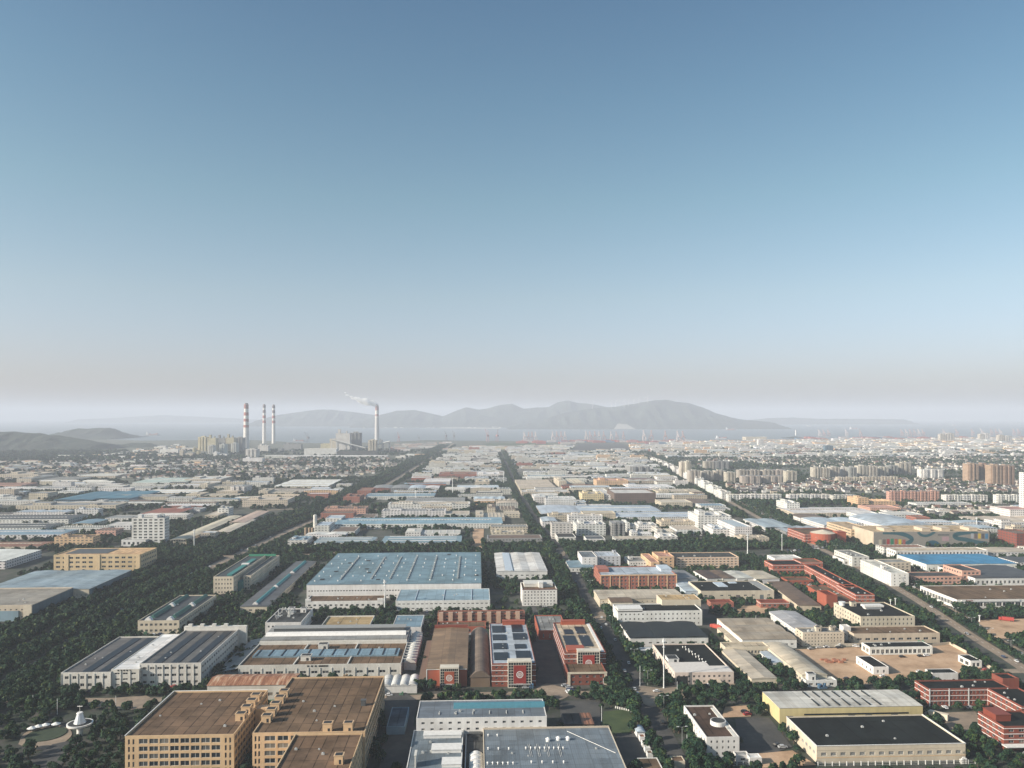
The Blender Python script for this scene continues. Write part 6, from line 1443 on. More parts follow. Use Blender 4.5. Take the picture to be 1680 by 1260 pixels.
for k in range(3):
    a = k * 2.094 + .4; bl_.bar((0, -3, 80), (40 * math.sin(a), -3, 80 + 40 * math.cos(a)), 1.1)
bl_.bar((0, -4, 80), (0, 5, 80), 2.2)
ROT = bl_.mesh('rotor', [M['white']])
for k, (x, y) in enumerate([(1003, 668.5), (1010, 667.5), (1016, 667), (1024, 666), (1031, 665), (1040, 663.5), (1048, 661.5), (972, 669.5), (1062, 659)]):
    X = XatY(x, 11300); z = CAMZ + (HY - y) * 11300 / F
    o = empty('wind_turbine', (X, 11300, z - 12), 0, 'white wind turbine on the ridge of large island', 'wind turbine', 'wind turbines on the island ridge'); link('tower', TURB, o); r = link('rotor', ROT, o)

# ------------------------------------------------------------------ harbour
def crane_meshes():
    P = {}
    q = MB()
    for s in (0, 1):
        q.bar((0, -14 + 28 * s, 0), (0, -14 + 28 * s, 44), 1.6)
    P['leg'] = MB(); P['leg'].bar((0, 0, 0), (0, 0, 46), 1.5)
    P['portal'] = MB(); [P['portal'].bar(a, b_, 1.4) for a, b_ in [((-12, -13, 18), (12, -13, 18)), ((-12, 13, 18), (12, 13, 18)), ((-12, -13, 18), (-12, 13, 18)), ((12, -13, 18), (12, 13, 18)), ((-12, -13, 44), (12, -13, 44)), ((-12, 13, 44), (12, 13, 44)), ((-12, -13, 18), (-12, 13, 44)), ((12, -13, 18), (12, 13, 44))]]
    P['apex'] = MB(); [P['apex'].bar(a, b_, 1.1) for a, b_ in [((-12, 13, 44), (0, 10, 72)), ((12, 13, 44), (0, 10, 72)), ((0, 10, 72), (0, -26, 46)), ((-4, -30, 45), (4, -30, 45))]]
    P['girder'] = MB(); [P['girder'].bar(a, b_, 1.7) for a, b_ in [((-4, -34, 45), (-4, 14, 45)), ((4, -34, 45), (4, 14, 45))]]; P['girder'].box(-6, 6, -26, -14, 46, 52)
    P['boom'] = MB(); [P['boom'].bar(a, b_, 1.6) for a, b_ in [((-4, 14, 45), (-4, 34, 92)), ((4, 14, 45), (4, 34, 92)), ((-4, 24, 69), (4, 24, 69)), ((-4, 34, 92), (4, 34, 92)), ((0, 10, 72), (0, 32, 88))]]
    return {k: v.mesh(k, [M['tint']]) for k, v in P.items()}
CM = crane_meshes()
def crane(xp, yb, s, col, rz, lab, grp):
    X, Y = G(xp, yb); o = empty('gantry_crane', (X, Y, 0), rz, lab, 'crane', grp); s *= .72; o.scale = (s, s, s)
    for k in ((-12, -13), (12, -13), (-12, 13), (12, 13)): link('leg', CM['leg'], o, col, (*k, 0))
    for k in ('portal', 'apex', 'girder', 'boom'): link(k, CM[k], o, col)
PK = (.36, .22, .20); WT = (.5, .42, .4)
groups = [('left cluster of the central quay', [(861, 724), (867, 724), (873, 724), (879, 724)], 1.0), ('second cluster of the central quay', [(907, 723.5), (914, 723.5), (921, 723.5), (927, 723.5)], 1.0), ('third cluster of the central quay', [(962, 722.5), (969, 722.5), (976, 722.5), (983, 722.5), (991, 722.5)], 1.0), ('fourth cluster of the central quay', [(1003, 722), (1012, 722), (1023, 722)], .95),
          ('scattered cranes right of the quay', [(1057, 724), (1069, 724), (1092, 725), (1113, 726), (1121, 726)], 1.15), ('long right harbour row', [(1345, 717), (1352, 717), (1360, 717), (1389, 716.5), (1412, 716.5), (1480, 716), (1487, 716), (1494, 716), (1501, 716), (1508, 716), (1515, 716)], .95), ('far right harbour row', [(1549, 715.5), (1570, 715.5), (1596, 715.5), (1612, 715), (1627, 715), (1635, 715), (1642, 715), (1664, 715), (1672, 715)], .95)]
for gname, pts, s in groups:
    for k, (x, y) in enumerate(pts): crane(x, y, s, PK if k % 3 else WT, random.uniform(-.15, .15), f'pink red gantry crane, {ORD[k]} from left in the {gname}', 'gantry cranes of the harbour')
def slew_mesh():
    q = MB()
    for a in ((-6, -6), (6, -6), (-6, 6), (6, 6)): q.bar((*a, 0), (a[0] * .5, a[1] * .5, 26), 1.0)
    q.box(-5, 5, -7, 4, 26, 34, 0, True); q.bar((0, 0, 34), (0, -3, 50), 1.2); q.bar((0, 3, 32), (16, 10, 62), 1.0); q.bar((0, -3, 50), (16, 10, 62), .5)
    return q.mesh('slewing_crane', [M['tint']])
SM = slew_mesh()
for k, (x, y, s) in enumerate([(654, 725, 1.1), (687, 724, .8), (732, 723.5, 1.2), (745, 723.5, 1.2), (800, 724.5, 1.4), (815.5, 724.5, 1.4), (505, 727, 1.2), (1065, 727, 1.0)]):
    X, Y = G(x, y); o = link('harbour_crane', SM, None, (.30, .13, .13) if k in (0, 4, 5) else (.16, .14, .15), (X, Y, 0), random.uniform(0, 6)); o.scale = (s, s, s)
    prop(o, f'small slewing harbour crane, {ORD[k]} from left along the quay', 'crane', 'slewing cranes on the quay')
cont = MB()
for i in range(3):
    for j in range(4):
        cont.box(i * 13, i * 13 + 12.2, j * 3, j * 3 + 2.5, 0, 2.6 * random.randint(2, 5), 0)
CONT = cont.mesh('container_stack', [M['tint']])
for k in range(120):
    a = random.random()
    if a < .62: x, y = random.uniform(845, 1135), random.uniform(724, 729)
    else: x, y = random.uniform(1300, 1680), random.uniform(718.5, 722)
    if 930 < x < 1030 and y > 726.5: continue
    X, Y = G(x, y)
    o = link('container_stack', CONT, None, random.choice([(.40, .13, .10), (.42, .2, .18), (.3, .1, .1), (.12, .2, .3), (.45, .42, .4)]), (X, Y, 0)); o.scale = (1.5, 3.0, 1)
    prop(o, 'block of stacked shipping containers on the harbour yard', 'containers', 'container blocks in the harbour')
# big harbour shed and lighthouse hillock, ships
Tb(1224, 1258, 717, 724, 80, 'cream', 'white', 'flat', 'harbour_hall', 'big pale harbour hall at right shore', 'hall')
hill('hill', [(1290, 721), (1298, 717.5), (1305, 716.5), (1312, 717.5), (1322, 721)], 6300, 120, 'tiny wooded hillock with white lighthouse', 12)
X, Y = XatY(1305.5, 6300), 6300
q = MB(); q.cyl(X, Y, 20, 58, 5, 3.6, 12); q.cyl(X, Y, 58, 62, 5, 5, 12); q.cyl(X, Y, 62, 67, 3, .5, 12); prop(q.build('lighthouse', M['white']), 'white lighthouse on a tiny wooded hillock', 'lighthouse')
def ship_meshes():
    h = MB(); h.poly([(-60, -10, 0), (45, -10, 0), (66, 0, 0), (45, 10, 0), (-60, 10, 0)]); 
    P = [(-60, -10), (45, -10), (66, 0), (45, 10), (-60, 10)]
    for i in range(5):
        a, b_ = P[i], P[(i + 1) % 5]; h.quad((*a, -1), (*b_, -1), (b_[0] * 1.03, b_[1] * 1.05, 9), (a[0] * 1.03, a[1] * 1.05, 9))
    h.poly([(x * 1.03, y * 1.05, 9) for x, y in P])
    s = MB(); s.box(-52, -34, -9, 9, 9, 26); s.box(-50, -38, -10.5, 10.5, 26, 29); s.cyl(-48, 0, 29, 36, 2.5, 2.2, 10)
    c = MB(); [c.box(-26 + k * 15, -13 + k * 15, -8, 8, 9, 9 + 3 * random.randint(1, 4)) for k in range(5)]
    return h.mesh('hull', [M['tint']]), s.mesh('superstructure', [M['tint']]), c.mesh('deck_cargo', [M['tint']])
SH = ship_meshes()
for (x, y, s, c, lab) in [(1198, 705.5, 1.0, (.12, .06, .05), 'dark cargo ship off the tip of large island'), (1184, 719.5, .8, (.55, .55, .55), 'white ship moored beside right shore'), (1327, 699, .7, (.6, .6, .6), 'small white ship far out on the right'), (1278, 700.5, .5, (.6, .6, .6), 'tiny white ship left of the far one'), (1401, 704, 1.0, (.55, .5, .5), 'pale ship near right harbour cranes'), (1565, 698, .7, (.6, .6, .6), 'tiny pale ship above far right harbour'), (490, 724, .7, (.4, .4, .4), 'grey ship beside the plant jetty'), (250, 714, 1.0, (.3, .3, .3), 'dark barge right of small wooded island')]:
    X, Y = G(x, y); o = empty('ship', (X, Y, -3), random.uniform(-.2, .2), lab, 'ship', 'ships on the strait'); o.scale = (s, s, s)
    link('hull', SH[0], o, c); link('superstructure', SH[1], o, (.7, .7, .7)); link('deck_cargo', SH[2], o, (.4, .2, .18))

# ------------------------------------------------------------------ small things among the buildings
def small_bld(*a, **k): return building(*a, **k)
small_bld('brown_shed', 'low brown roofed shed at the bottom edge beside central road', 'shed', 1054, 1088, 1262, 1243, 4, 'white', 'brown', fl=0, par=.3)
small_bld('brown_shed', 'tiny brown roofed hut under trees beside central road', 'hut', 1104, 1124, 1249, 1240, 3.5, 'cream', 'brown', fl=0, par=.3)
small_bld('grey_hut', 'tiny grey hut with arched roof at end of fenced lot', 'hut', 1045, 1058, 1201, 1192, 3.5, 'white', 'lblue', 'arch', n=1, rise=1, fl=0)
for k in range(4): small_bld('kiosk', f'small kiosk with {("rust", "red", "white", "brown")[k]} roof in the row beside dark fenced lot', 'kiosk', 1050 + k * 4.2, 1059 + k * 4.2, 1209 + k * 9, 1204 + k * 9, 3, 'white', ('rust', 'red', 'white', 'brown')[k], fl=0, par=.2, group='kiosks beside the fenced lot')
small_bld('dark_shed', 'dark rubbish roofed shed behind lawn', 'shed', 926, 958, 1187, 1170, 3.5, 'dgrey', 'dgrey', fl=0, par=.2); small_bld('plank_shed', 'narrow shed with pale plank roof beside dark shed', 'shed', 957, 974, 1188, 1170, 3.5, 'brown', 'rust', 'gable', n=3, fl=0)
small_bld('blue_kiosk', 'low shed with white and blue walls beside white mast', 'shed', 1047, 1074, 1067, 1062, 3.5, 'lblue', 'white', fl=0, par=.2)
small_bld('lane_shed', 'dark blue shed in the lane shadow beside tan factory', 'shed', 634, 664, 1192, 1160, 5, 'blue', (.09, .13, .17), fl=0, par=.2)
small_bld('guard_hut', 'small white guard hut beside big blue factory yard', 'hut', 790, 799, 901, 898, 4, 'white', 'white', fl=0)
mast_i = 0
def mast(x, yt, yb, lab, r=.35, kind='mast', heads=True):
    X, Y = G(x, yb); h = (yb - yt) / (yb - HY) * CAMZ
    o = empty(kind, (X, Y, 0), 0, lab, kind)
    q = MB(); q.cyl(0, 0, 0, h, r * 1.4, r, 10); q.cyl(0, 0, 0, .5, r * 2.2, r * 2.2, 10); q.build('pole', M['mast'], o)
    if heads:
        q = MB(); q.cyl(0, 0, h * .93, h * .94, r * 3.5, r * 3.5, 12); q.cyl(0, 0, h * .82, h * .828, r * 3, r * 3, 12)
        for k in range(3):
            a = k * 2.094; q.bar((r * 3 * math.cos(a), r * 3 * math.sin(a), h * .90), (r * 3 * math.cos(a), r * 3 * math.sin(a), h * .985), .16)
        q.build('antenna', M['mast'], o)
for a in [(1089, 1047, 1129, 'tall white telephone mast at the central junction', .3), (1226.5, 876, 908, 'tall white mast at avenue crossing tree belt', .5), (318.5, 868, 906, 'white mast left of canal belt near white tower', .5), (631, 952, 1004, 'white mast in front of big blue factory', .4), (742.5, 784, 812, 'grey mast among sheds left of central road', .6), (826.5, 774, 795, 'grey mast on far central road', .6), (682, 804, 824, 'grey mast before grey roofed hall', .5), (1283, 876, 905, 'thin mast across avenue beside red rotunda', .3), (1461, 983, 1002, 'thin twin mast on avenue, left one', .25), (1469, 981, 1000, 'thin twin mast on avenue, right one', .25), (1602, 849, 866, 'white mast right of mural mall', .5), (1607, 1009, 1020, 'white mast at edge of truck yard', .35)]: mast(*a)
for (x, yt, yb, lab) in [(1050, 1092, 1126, 'thin lamp post left of white mast'), (987, 1158, 1184, 'thin lamp post on the lawn'), (1111, 1118, 1150, 'thin lamp post right of junction'), (54, 1140, 1162, 'thin lamp post at left cross road'), (94, 1146, 1172, 'thin lamp post beside left hedge'), (190, 1142, 1162, 'thin lamp post on pale left road'), (1127, 1205, 1230, 'thin lamp post by white block'), (1240, 1010, 1030, 'thin lamp post near beige hall'), (990, 1113, 1130, 'thin lamp post by red annex'), (1368, 1190, 1210, 'thin lamp post at black roofed hall')]: mast(x, yt, yb, lab, .12, 'lamp_post', False)
LP = MB(); LP.cyl(0, 0, 0, 10, .16, .1, 8); LA = MB(); LA.bar((-2.2, 0, 10.2), (0, 0, 9.8), .08); LA.bar((0, 0, 9.8), (2.2, 0, 10.2), .08)
LH = MB(); LH.box(-.6, .6, -.2, .2, -.1, .12, 0, True)
lpm, lam, lhm = LP.mesh('pole', [M['lamp_grey']]), LA.mesh('arm', [M['lamp_grey']]), LH.mesh('lamp_head', [M['mast']])
def lamps(line, off, step, ymax, street):
    L = offset_line(line, off); d = 0; k = 0
    for i in range(len(L) - 1):
        seg = np.linalg.norm(L[i + 1] - L[i]); s = (-d) % step
        while s < seg:
            p = L[i] + (L[i + 1] - L[i]) / seg * s; s += step
            if p[1] < ymax and in_frame(p[0], p[1], 5):
                o = empty('street_lamp', (p[0], p[1], 0), random.uniform(-.1, .1), f'pale twin arm street lamp, {ORD[k]} from the near end along {street}', 'street lamp', 'street lamps along ' + street); k += 1
                link('pole', lpm, o); link('arm', lam, o)
                for sx in (-2.4, 2.4): link('lamp_head', lhm, o, None, (sx, 0, 10.2))
        d += seg
lamps(avenue, 0, 34, 1500, 'the avenue'); lamps(central, 7.5, 48, 900, 'the central road')
# cars and trucks
def car_parts():
    b = MB(); pr = [(-2.1, .35), (2.1, .35), (2.15, .8), (1.2, .95), (.6, 1.45), (-1.1, 1.45), (-1.9, .95), (-2.15, .85)]
    for s, rv in ((-.85, False), (.85, True)): b.poly([(x, s, z) for x, z in (pr[::-1] if rv else pr)])
    for i in range(len(pr)):
        a, c = pr[i], pr[(i + 1) % len(pr)]; b.quad((a[0], -.85, a[1]), (a[0], .85, a[1]), (c[0], .85, c[1]), (c[0], -.85, c[1]))
    g = MB()
    for s in (-.86, .86): g.poly([(1.05, s, .97), (.55, s, 1.38), (-1.05, s, 1.38), (-1.7, s, .97)])
    g.quad((1.19, -.75, .97), (1.19, .75, .97), (.63, .75, 1.43), (.63, -.75, 1.43)); g.quad((-1.89, .75, .97), (-1.89, -.75, .97), (-1.13, -.75, 1.43), (-1.13, .75, 1.43))
    w = MB(); 
    n = 10
    for k in range(n):
        a0, a1 = 2 * math.pi * k / n, 2 * math.pi * (k + 1) / n
        w.quad((.33 * math.cos(a0), -.12, .33 * math.sin(a0)), (.33 * math.cos(a1), -.12, .33 * math.sin(a1)), (.33 * math.cos(a1), .12, .33 * math.sin(a1)), (.33 * math.cos(a0), .12, .33 * math.sin(a0)))
    for s in (-.12, .12): w.poly([(.33 * math.cos(2 * math.pi * k / n), s, .33 * math.sin(2 * math.pi * k / n)) for k in range(n)])
    return b.mesh('body', [tint_mat('car_paint', .3, .1)]), g.mesh('window', [M['glass']]), w.mesh('wheel', [M['tyre']])
CB, CG, CW = car_parts()
PAINT = [('white', (.72, .72, .72), 5), ('silver', (.42, .43, .44), 3), ('black', (.02, .02, .022), 3), ('red', (.35, .03, .03), 1), ('dark blue', (.03, .06, .14), 1)]
def car(X, Y, rz, where, group, s=1.0):
    nm, c, _ = random.choices(PAINT, [p[2] for p in PAINT])[0]
    o = empty('car', (X, Y, .35), rz, f'{nm} car {where}', 'car', f'{nm} cars {group}'); o.scale = (s, s, s)
    link('body', CB, o, c); link('window', CG, o)
    for x in (-1.35, 1.35):
        for y in (-.8, .8): link('wheel', CW, o, None, (x, y, .33))
def cars_on(line, offs, n, ymax, street):
    for k in range(n):
        i = random.randrange(len(line) - 1); t = random.random(); off = random.choice(offs)
        L = offset_line(line, off); p = L[i] * (1 - t) + L[i + 1] * t; d = L[i + 1] - L[i]
        if p[1] < ymax and in_frame(p[0], p[1], 0): car(p[0], p[1], math.atan2(d[1], d[0]) + (math.pi if random.random() < .5 else 0), f'driving on {street}', 'on ' + street)
cars_on(avenue, (-10.5, -6, 6, 10.5), 46, 1700, 'the avenue'); cars_on(central, (-3, 3), 24, 1100, 'the central road'); cars_on(canal, (14, 19), 26, 1600, 'the canal road'); cars_on(cross2, (-3, 3), 12, 1300, 'the cross street'); cars_on(cross1, (-2.5, 2.5), 10, 900, 'the near cross street')
for k, (x, y) in enumerate([(934, 1130), (935, 1134), (935.5, 1138), (927, 1127), (1226, 1174), (1222, 1170), (1275, 1225), (1284, 1228), (1333, 1232), (1376, 1064), (1330, 1066), (1450, 1074), (1404, 1062)]): car(*G(x, y), random.uniform(-.4, .4), 'parked beside the ' + ('red annex' if k < 4 else 'white block' if k < 6 else 'black roofed hall' if k < 9 else 'dirt yard'), 'parked beside the ' + ('red annex' if k < 4 else 'white block' if k < 6 else 'black roofed hall' if k < 9 else 'dirt yard'), 1.15)
for k in range(26):
    x, y = 1292 + random.uniform(0, 60), 897 + random.uniform(0, 9); car(*G(x, y), 1.5, 'parked in the lot by avenue crossing', 'parked in the lot by avenue crossing', 1.1)
for B_ in ALL:
    if B_.root.location.y > 900 or B_.W < 14: continue
    nm_ = B_.root['label']; sh_ = [q_[2] for q_ in THINGS if q_[2] and abs(q_[1] - B_.wpt(B_.W / 2, 0)[1]) < .01][:1]
    for k in range(random.choice([0, 1, 2, 2, 3])):
        p_ = B_.wpt(random.uniform(.1, .9) * B_.W, random.uniform(-7, -3.5))
        if sh_ and not (occ_at(*p_) & 1): car(p_[0], p_[1], random.choice([0, 1.57, .1, 3.14]), 'parked in front of ' + sh_[0], 'parked in front of ' + sh_[0], 1.1)
for B_ in ALL:
    if B_.root.location.y > 700 or B_.W < 20: continue
    sh_ = [q_[2] for q_ in THINGS if q_[2] and abs(q_[1] - B_.wpt(B_.W / 2, 0)[1]) < .01][:1]
    for k in range(random.choice([0, 1, 1, 2])):
        p_ = B_.wpt(random.uniform(.05, .95) * B_.W, random.uniform(-6, -2.5))
        if not sh_ or (occ_at(*p_) & 3): continue
        q = MB(); n_ = random.randint(2, 4)
        for i in range(n_):
            for j in range(2):
                zt = 0
                for l in range(random.randint(1, 3)):
                    q.box(i * 1.5, i * 1.5 + 1.2, j * 1.4, j * 1.4 + 1.1, zt, zt + .14, 1); q.box(i * 1.5 + .05, i * 1.5 + 1.15, j * 1.4 + .05, j * 1.4 + 1.05, zt + .14, zt + .95, 0); zt += .955
        nm_, c_ = random.choice([('blue', (.08, .17, .28)), ('brown', (.3, .2, .11)), ('white', (.6, .6, .58)), ('green', (.08, .2, .12))])
        prop(q.build('pallet_stack', [M['tint'], M['bark']], None, c_, (p_[0], p_[1], .03), random.uniform(-.1, .1)), f'{nm_} goods stacked on pallets outside {sh_[0]}', 'pallets', f'{nm_} pallet stacks outside {sh_[0]}')
def truck(x, y, rz, cab, box, lab, s=1.0):
    X, Y = G(x, y); o = empty('truck', (X, Y, .1), rz, lab, 'truck'); o.scale = (s, s, s)
    q = MB(); q.box(4.2, 6.3, -1.2, 1.2, .6, 3.0, 0, True); q.box(-5, 6.3, -.9, .9, .5, .8, 0, True); q.build('cab', M['tint'], o, cab)
    q = MB(); q.box(-5.2, 3.9, -1.25, 1.25, .95, 3.6, 0, True); q.build('cargo_box', M['tint'], o, box)
    q = MB(); q.box(6.301, 6.34, -1.0, 1.0, 1.8, 2.8); q.build('windscreen', M['glass'], o)
    for wx in (-3.8, -2.6, 5.1):
        for wy in (-1.1, 1.1): link('wheel', CW, o, None, (wx, wy, .5), 0, (1.5, 1.5, 1.5))
truck(1537, 1180, 2.3, (.6, .6, .6), (.66, .58, .45), 'cream box truck in the lane beside black roofed hall', 1.2); truck(1652, 1019, 2.6, (.38, .04, .03), (.36, .05, .04), 'red dump truck in the right yard, front one', 1.0); truck(1646, 1013, 2.6, (.38, .04, .03), (.36, .05, .04), 'red dump truck in the right yard, rear one', 1.0)
truck(1176, 1032, 2.2, (.4, .06, .04), (.42, .07, .05), 'red truck standing beside the beige hall', 1.0)
# round plaza with conical monument
X, Y = G(131, 1207)
o = empty('monument', (X, Y, 0), 0, 'silver cone monument in a white round basin', 'monument')
q = MB(); q.cyl(0, 0, 0, 5.5, 1.6, 1.6, 14); q.cyl(0, 0, 5.5, 6.3, 3.2, 6.6, 32); q.cyl(0, 0, 6.3, 7.3, 6.6, 6.8, 32); q.build('basin', M['white'], o)
q = MB(); q.cyl(0, 0, 7.31, 7.36, 6.0, 6.0, 32); q.build('basin_floor', M['dark'], o)
q = MB(); q.cyl(0, 0, 7.3, 12.6, 3.3, 1.4, 12); q.build('cone', plain_mat('polished_steel', (.55, .58, .6), .3, .3, .1), o)
q = MB(); q.cyl(0, 0, 12.6, 13.2, 1.8, 1.5, 12); q.bar((0, 0, 13.2), (0, 0, 17), .1); q.box(-1.4, 1.4, -.2, .2, 16.4, 16.7); q.build('crown', M['white'], o); stamp_poly([(X - 7, Y - 7), (X + 7, Y - 7), (X + 7, Y + 7), (X - 7, Y + 7)], 1)
X, Y = G(76, 1206); q = MB(); q.cyl(X, Y, 0, .7, 10.5, 10.3, 28); prop(q.build('round_flower_bed', M['hedge']), 'round dark planted bed in middle of pale plaza', 'flower bed')
for k, (x, y) in enumerate([(52, 1201), (63, 1198), (75, 1195.5), (92, 1194)]):
    X, Y = G(x, y); o = empty('parasol', (X, Y, 0), 0, f'white parasol on pale plaza, {ORD[k]} from left', 'parasol', 'white parasols on the plaza'); q = MB(); q.cyl(0, 0, 2.3, 3.3, 2.6, .2, 8); q.build('canopy', M['white'], o); q = MB(); q.cyl(0, 0, 0, 2.4, .08, .08, 6); q.build('pole', M['steel'], o)
def fence(x0, x1, y0, y1, n, h, lab, rail=True, col='white'):
    A, B_ = G(x0, y0), G(x1, y1); o = empty('fence', (A[0], A[1], 0), math.atan2(B_[1] - A[1], B_[0] - A[0]), lab, 'fence'); Ln = math.hypot(B_[0] - A[0], B_[1] - A[1])
    q = MB(); q.box(-.2, .2, -.2, .2, 0, h); pm = q.mesh('post', [M['white']])
    for k in range(n): link('post', pm, o, None, (Ln * k / (n - 1), 0, 0))
    q = MB(); [q.box(0, Ln, -.05, .05, z, z + .12, 0, True) for z in (.3, h * .55, h * .85)]; q.build('rail', M['steel'], o)
fence(1342, 1612, 1257, 1253, 24, 2.2, 'white posted fence before the black roofed hall'); fence(1188, 1240, 1258, 1255, 6, 2.2, 'white posted fence at bottom edge'); fence(1010, 1035, 1162, 1168, 8, 1.4, 'white railing at edge of the lawn')
def low_wall(pts, h, lab):
    q = MB()
    for a, b_ in zip(pts[:-1], pts[1:]):
        A, B_ = G(*a), G(*b_); d = Vector((B_[0] - A[0], B_[1] - A[1])).normalized(); nn = Vector((-d.y, d.x)) * .2
        q.poly([(A[0] - nn.x, A[1] - nn.y, h), (B_[0] - nn.x, B_[1] - nn.y, h), (B_[0] + nn.x, B_[1] + nn.y, h), (A[0] + nn.x, A[1] + nn.y, h)])
        for s in (-1, 1): q.poly([(A[0] + s * nn.x, A[1] + s * nn.y, 0), (B_[0] + s * nn.x, B_[1] + s * nn.y, 0), (B_[0] + s * nn.x, B_[1] + s * nn.y, h), (A[0] + s * nn.x, A[1] + s * nn.y, h)])
    prop(q.build('boundary_wall', M['tint'], None, (.55, .48, .38)), lab, 'wall')
low_wall([(1530, 1061), (1558, 1058), (1586, 1073)], 2.4, 'pale boundary wall at back of dirt yard'); low_wall([(1616, 1092), (1640, 1108)], 2.4, 'pale boundary wall near red stair block'); low_wall([(1345, 1062), (1410, 1060)], 2.4, 'pale wall between dotted office and yard')
for k in range(7):
    X, Y = G(1350 + k * 5.3, 1084 + (k % 3) * 2); q = MB(); [q.box(random.uniform(-2, 2), random.uniform(2.1, 4), random.uniform(-1.5, 0), random.uniform(.2, 1.5), 0, random.uniform(.5, 1.5)) for _ in range(3)]
    prop(q.build('brick_pile', M['tint'], None, (.35, .15, .09), (X, Y, .35)), 'low pile of red bricks in the dirt yard', 'brick pile', 'brick piles in the dirt yard')
# ------------------------------------------------------------------ trees
def crown_proto(n, qs, seed, r=1.0, hgt=1.0, tall=False):
    """leaf sprays through a lumpy crown of unit radius; returns quads (n,4,3); crown spans z 0.25..~1.9"""
    g = np.random.default_rng(seed)
    k = 7 if n > 90 else 4
    ctr = np.concatenate([g.uniform(-.55, .55, (k, 2)), g.uniform(.75, 1.5, (k, 1))], 1); rad = g.uniform(.38, .62, k)
    ctr = np.vstack([ctr, [[0, 0, 1.05]]]); rad = np.append(rad, .78)
    if tall: ctr[:, 2] = ctr[:, 2] * 1.45 - .25; ctr[:, :2] *= .7
    w = rad ** 2; idx = g.choice(len(rad), n, p=w / w.sum())
    d = g.normal(size=(n, 3)); d /= np.linalg.norm(d, axis=1, keepdims=True); d[:, 2] = np.where(d[:, 2] < -.45, -d[:, 2], d[:, 2])
    P = ctr[idx] + d * rad[idx][:, None] * g.uniform(.72, 1.08, (n, 1))
    nrm = d + g.normal(size=(n, 3)) * .45 + np.array([0, 0, .25]); nrm /= np.linalg.norm(nrm, axis=1, keepdims=True)
    a = np.cross(nrm, g.normal(size=(n, 3))); a /= np.linalg.norm(a, axis=1, keepdims=True); b = np.cross(nrm, a)
    s = g.uniform(.7, 1.3, (n, 1)) * qs
    asp = g.uniform(.6, 1.0, (n, 1))
    return np.stack([P - a * s - b * s * asp * .6, P + a * s * .7 - b * s * asp, P + a * s + b * s * asp * .6, P - a * s * .7 + b * s * asp], 1)
PN = [crown_proto(300, .17, 100 + k, tall=k == 3) for k in range(4)]
PM = [crown_proto(105, .27, 200 + k) for k in range(4)]
PF = [crown_proto(34, .44, 300 + k) for k in range(4)]
def quads_mesh(name, Q, mats):
    n = len(Q); me = bpy.data.meshes.new(name)
    me.vertices.add(n * 4); me.vertices.foreach_set('co', Q.reshape(-1).astype(np.float32))
    me.loops.add(n * 4); me.loops.foreach_set('vertex_index', np.arange(n * 4, dtype=np.int32))
    me.polygons.add(n); me.polygons.foreach_set('loop_start', np.arange(0, n * 4, 4, dtype=np.int32))
    try: me.polygons.foreach_set('loop_total', np.full(n, 4, np.int32))
    except Exception: pass
    for m_ in mats: me.materials.append(m_)
    me.update(calc_edges=True); me.validate()
    return me
trees = []
def add_tree(x, y, r):
    if occ_at(x, y) & 7: return
    if not in_frame(x, y, 30): return
    trees.append((x, y, r))
def jgrid(x0, x1, y0, y1, step):
    nx, ny = int((x1 - x0) / step), int((y1 - y0) / step)
    for j in range(ny):
        for i in range(nx):
            yield x0 + (i + random.random()) * step, y0 + (j + random.random()) * step
def along(line, o0, o1, sp, r, ymax, dens=1.0, wild=.5):
    L0 = np.array(line); t = np.gradient(L0, axis=0); t /= np.linalg.norm(t, axis=1, keepdims=True); nn = np.stack([t[:, 1], -t[:, 0]], 1)
    for i in range(len(L0) - 1):
        if L0[i][1] > ymax: continue
        seg = np.linalg.norm(L0[i + 1] - L0[i]); stp = sp * (1 if L0[i][1] < 1400 else 1.5)
        for a in np.arange(0, seg, stp):
            for o in np.arange(o0, o1 + .01, sp * .8):
                if random.random() > dens: continue
                p = L0[i] + (L0[i + 1] - L0[i]) * (a + random.uniform(-wild, wild) * stp) / seg + nn[i] * (o + random.uniform(-wild, wild) * sp)
                add_tree(p[0], p[1], r * random.uniform(.7, 1.25))
along(canal, -46, -19, 6, 3.7, 4800); along(canal, -7, 9, 4.6, 2.9, 4800, .9); along(canal, 39, 53, 6, 2.8, 4800); along([p for p in canal if p[1] < 930], 23, 40, 6, 3.3, 4800)
along(avenue, -38, -27, 5.5, 2.6, 3500, .6); along(avenue, 15, 29, 5.5, 3.4, 3500); along(avenue, -1.6, 1.6, 3.6, 1.9, 1700, .9)
along(central, -18, -8, 5, 3.4, 3800, .95); along(central, 8, 19, 5, 3.4, 3800, .95)
along(cross2, -34, -9, 6, 3.9, 1500, .95); along([p for p in cross2 if p[0] > -170], 9, 30, 6, 3.8, 1500, .95); along([p for p in cross2 if p[0] <= -170], 24, 40, 6, 3.2, 1500, .9)
along(cross1, -18, -7, 5.5, 2.9, 1200, .85); along(cross1, 7, 20, 5.5, 2.8, 1200, .8)
for x, y in jgrid(-420, 520, 330, 1120, 6.2):
    if mn.noise(Vector((x * .012, y * .012, 3))) + mn.noise(Vector((x * .04, y * .04, 9))) * .6 > -.22: add_tree(x, y, random.uniform(1.5, 3.4))
for x, y in jgrid(-900, 950, 700, 1120, 7.5):
    if (x < -420 or x > 520) and mn.noise(Vector((x * .012, y * .012, 3))) > -.15: add_tree(x, y, random.uniform(2.2, 3.8))
for x, y in jgrid(-1500, 1700, 1120, 2300, 10):
    if mn.noise(Vector((x * .006, y * .008, 5))) + mn.noise(Vector((x * .03, y * .03, 2))) * .7 > .0: add_tree(x, y, random.uniform(2.6, 4.4))
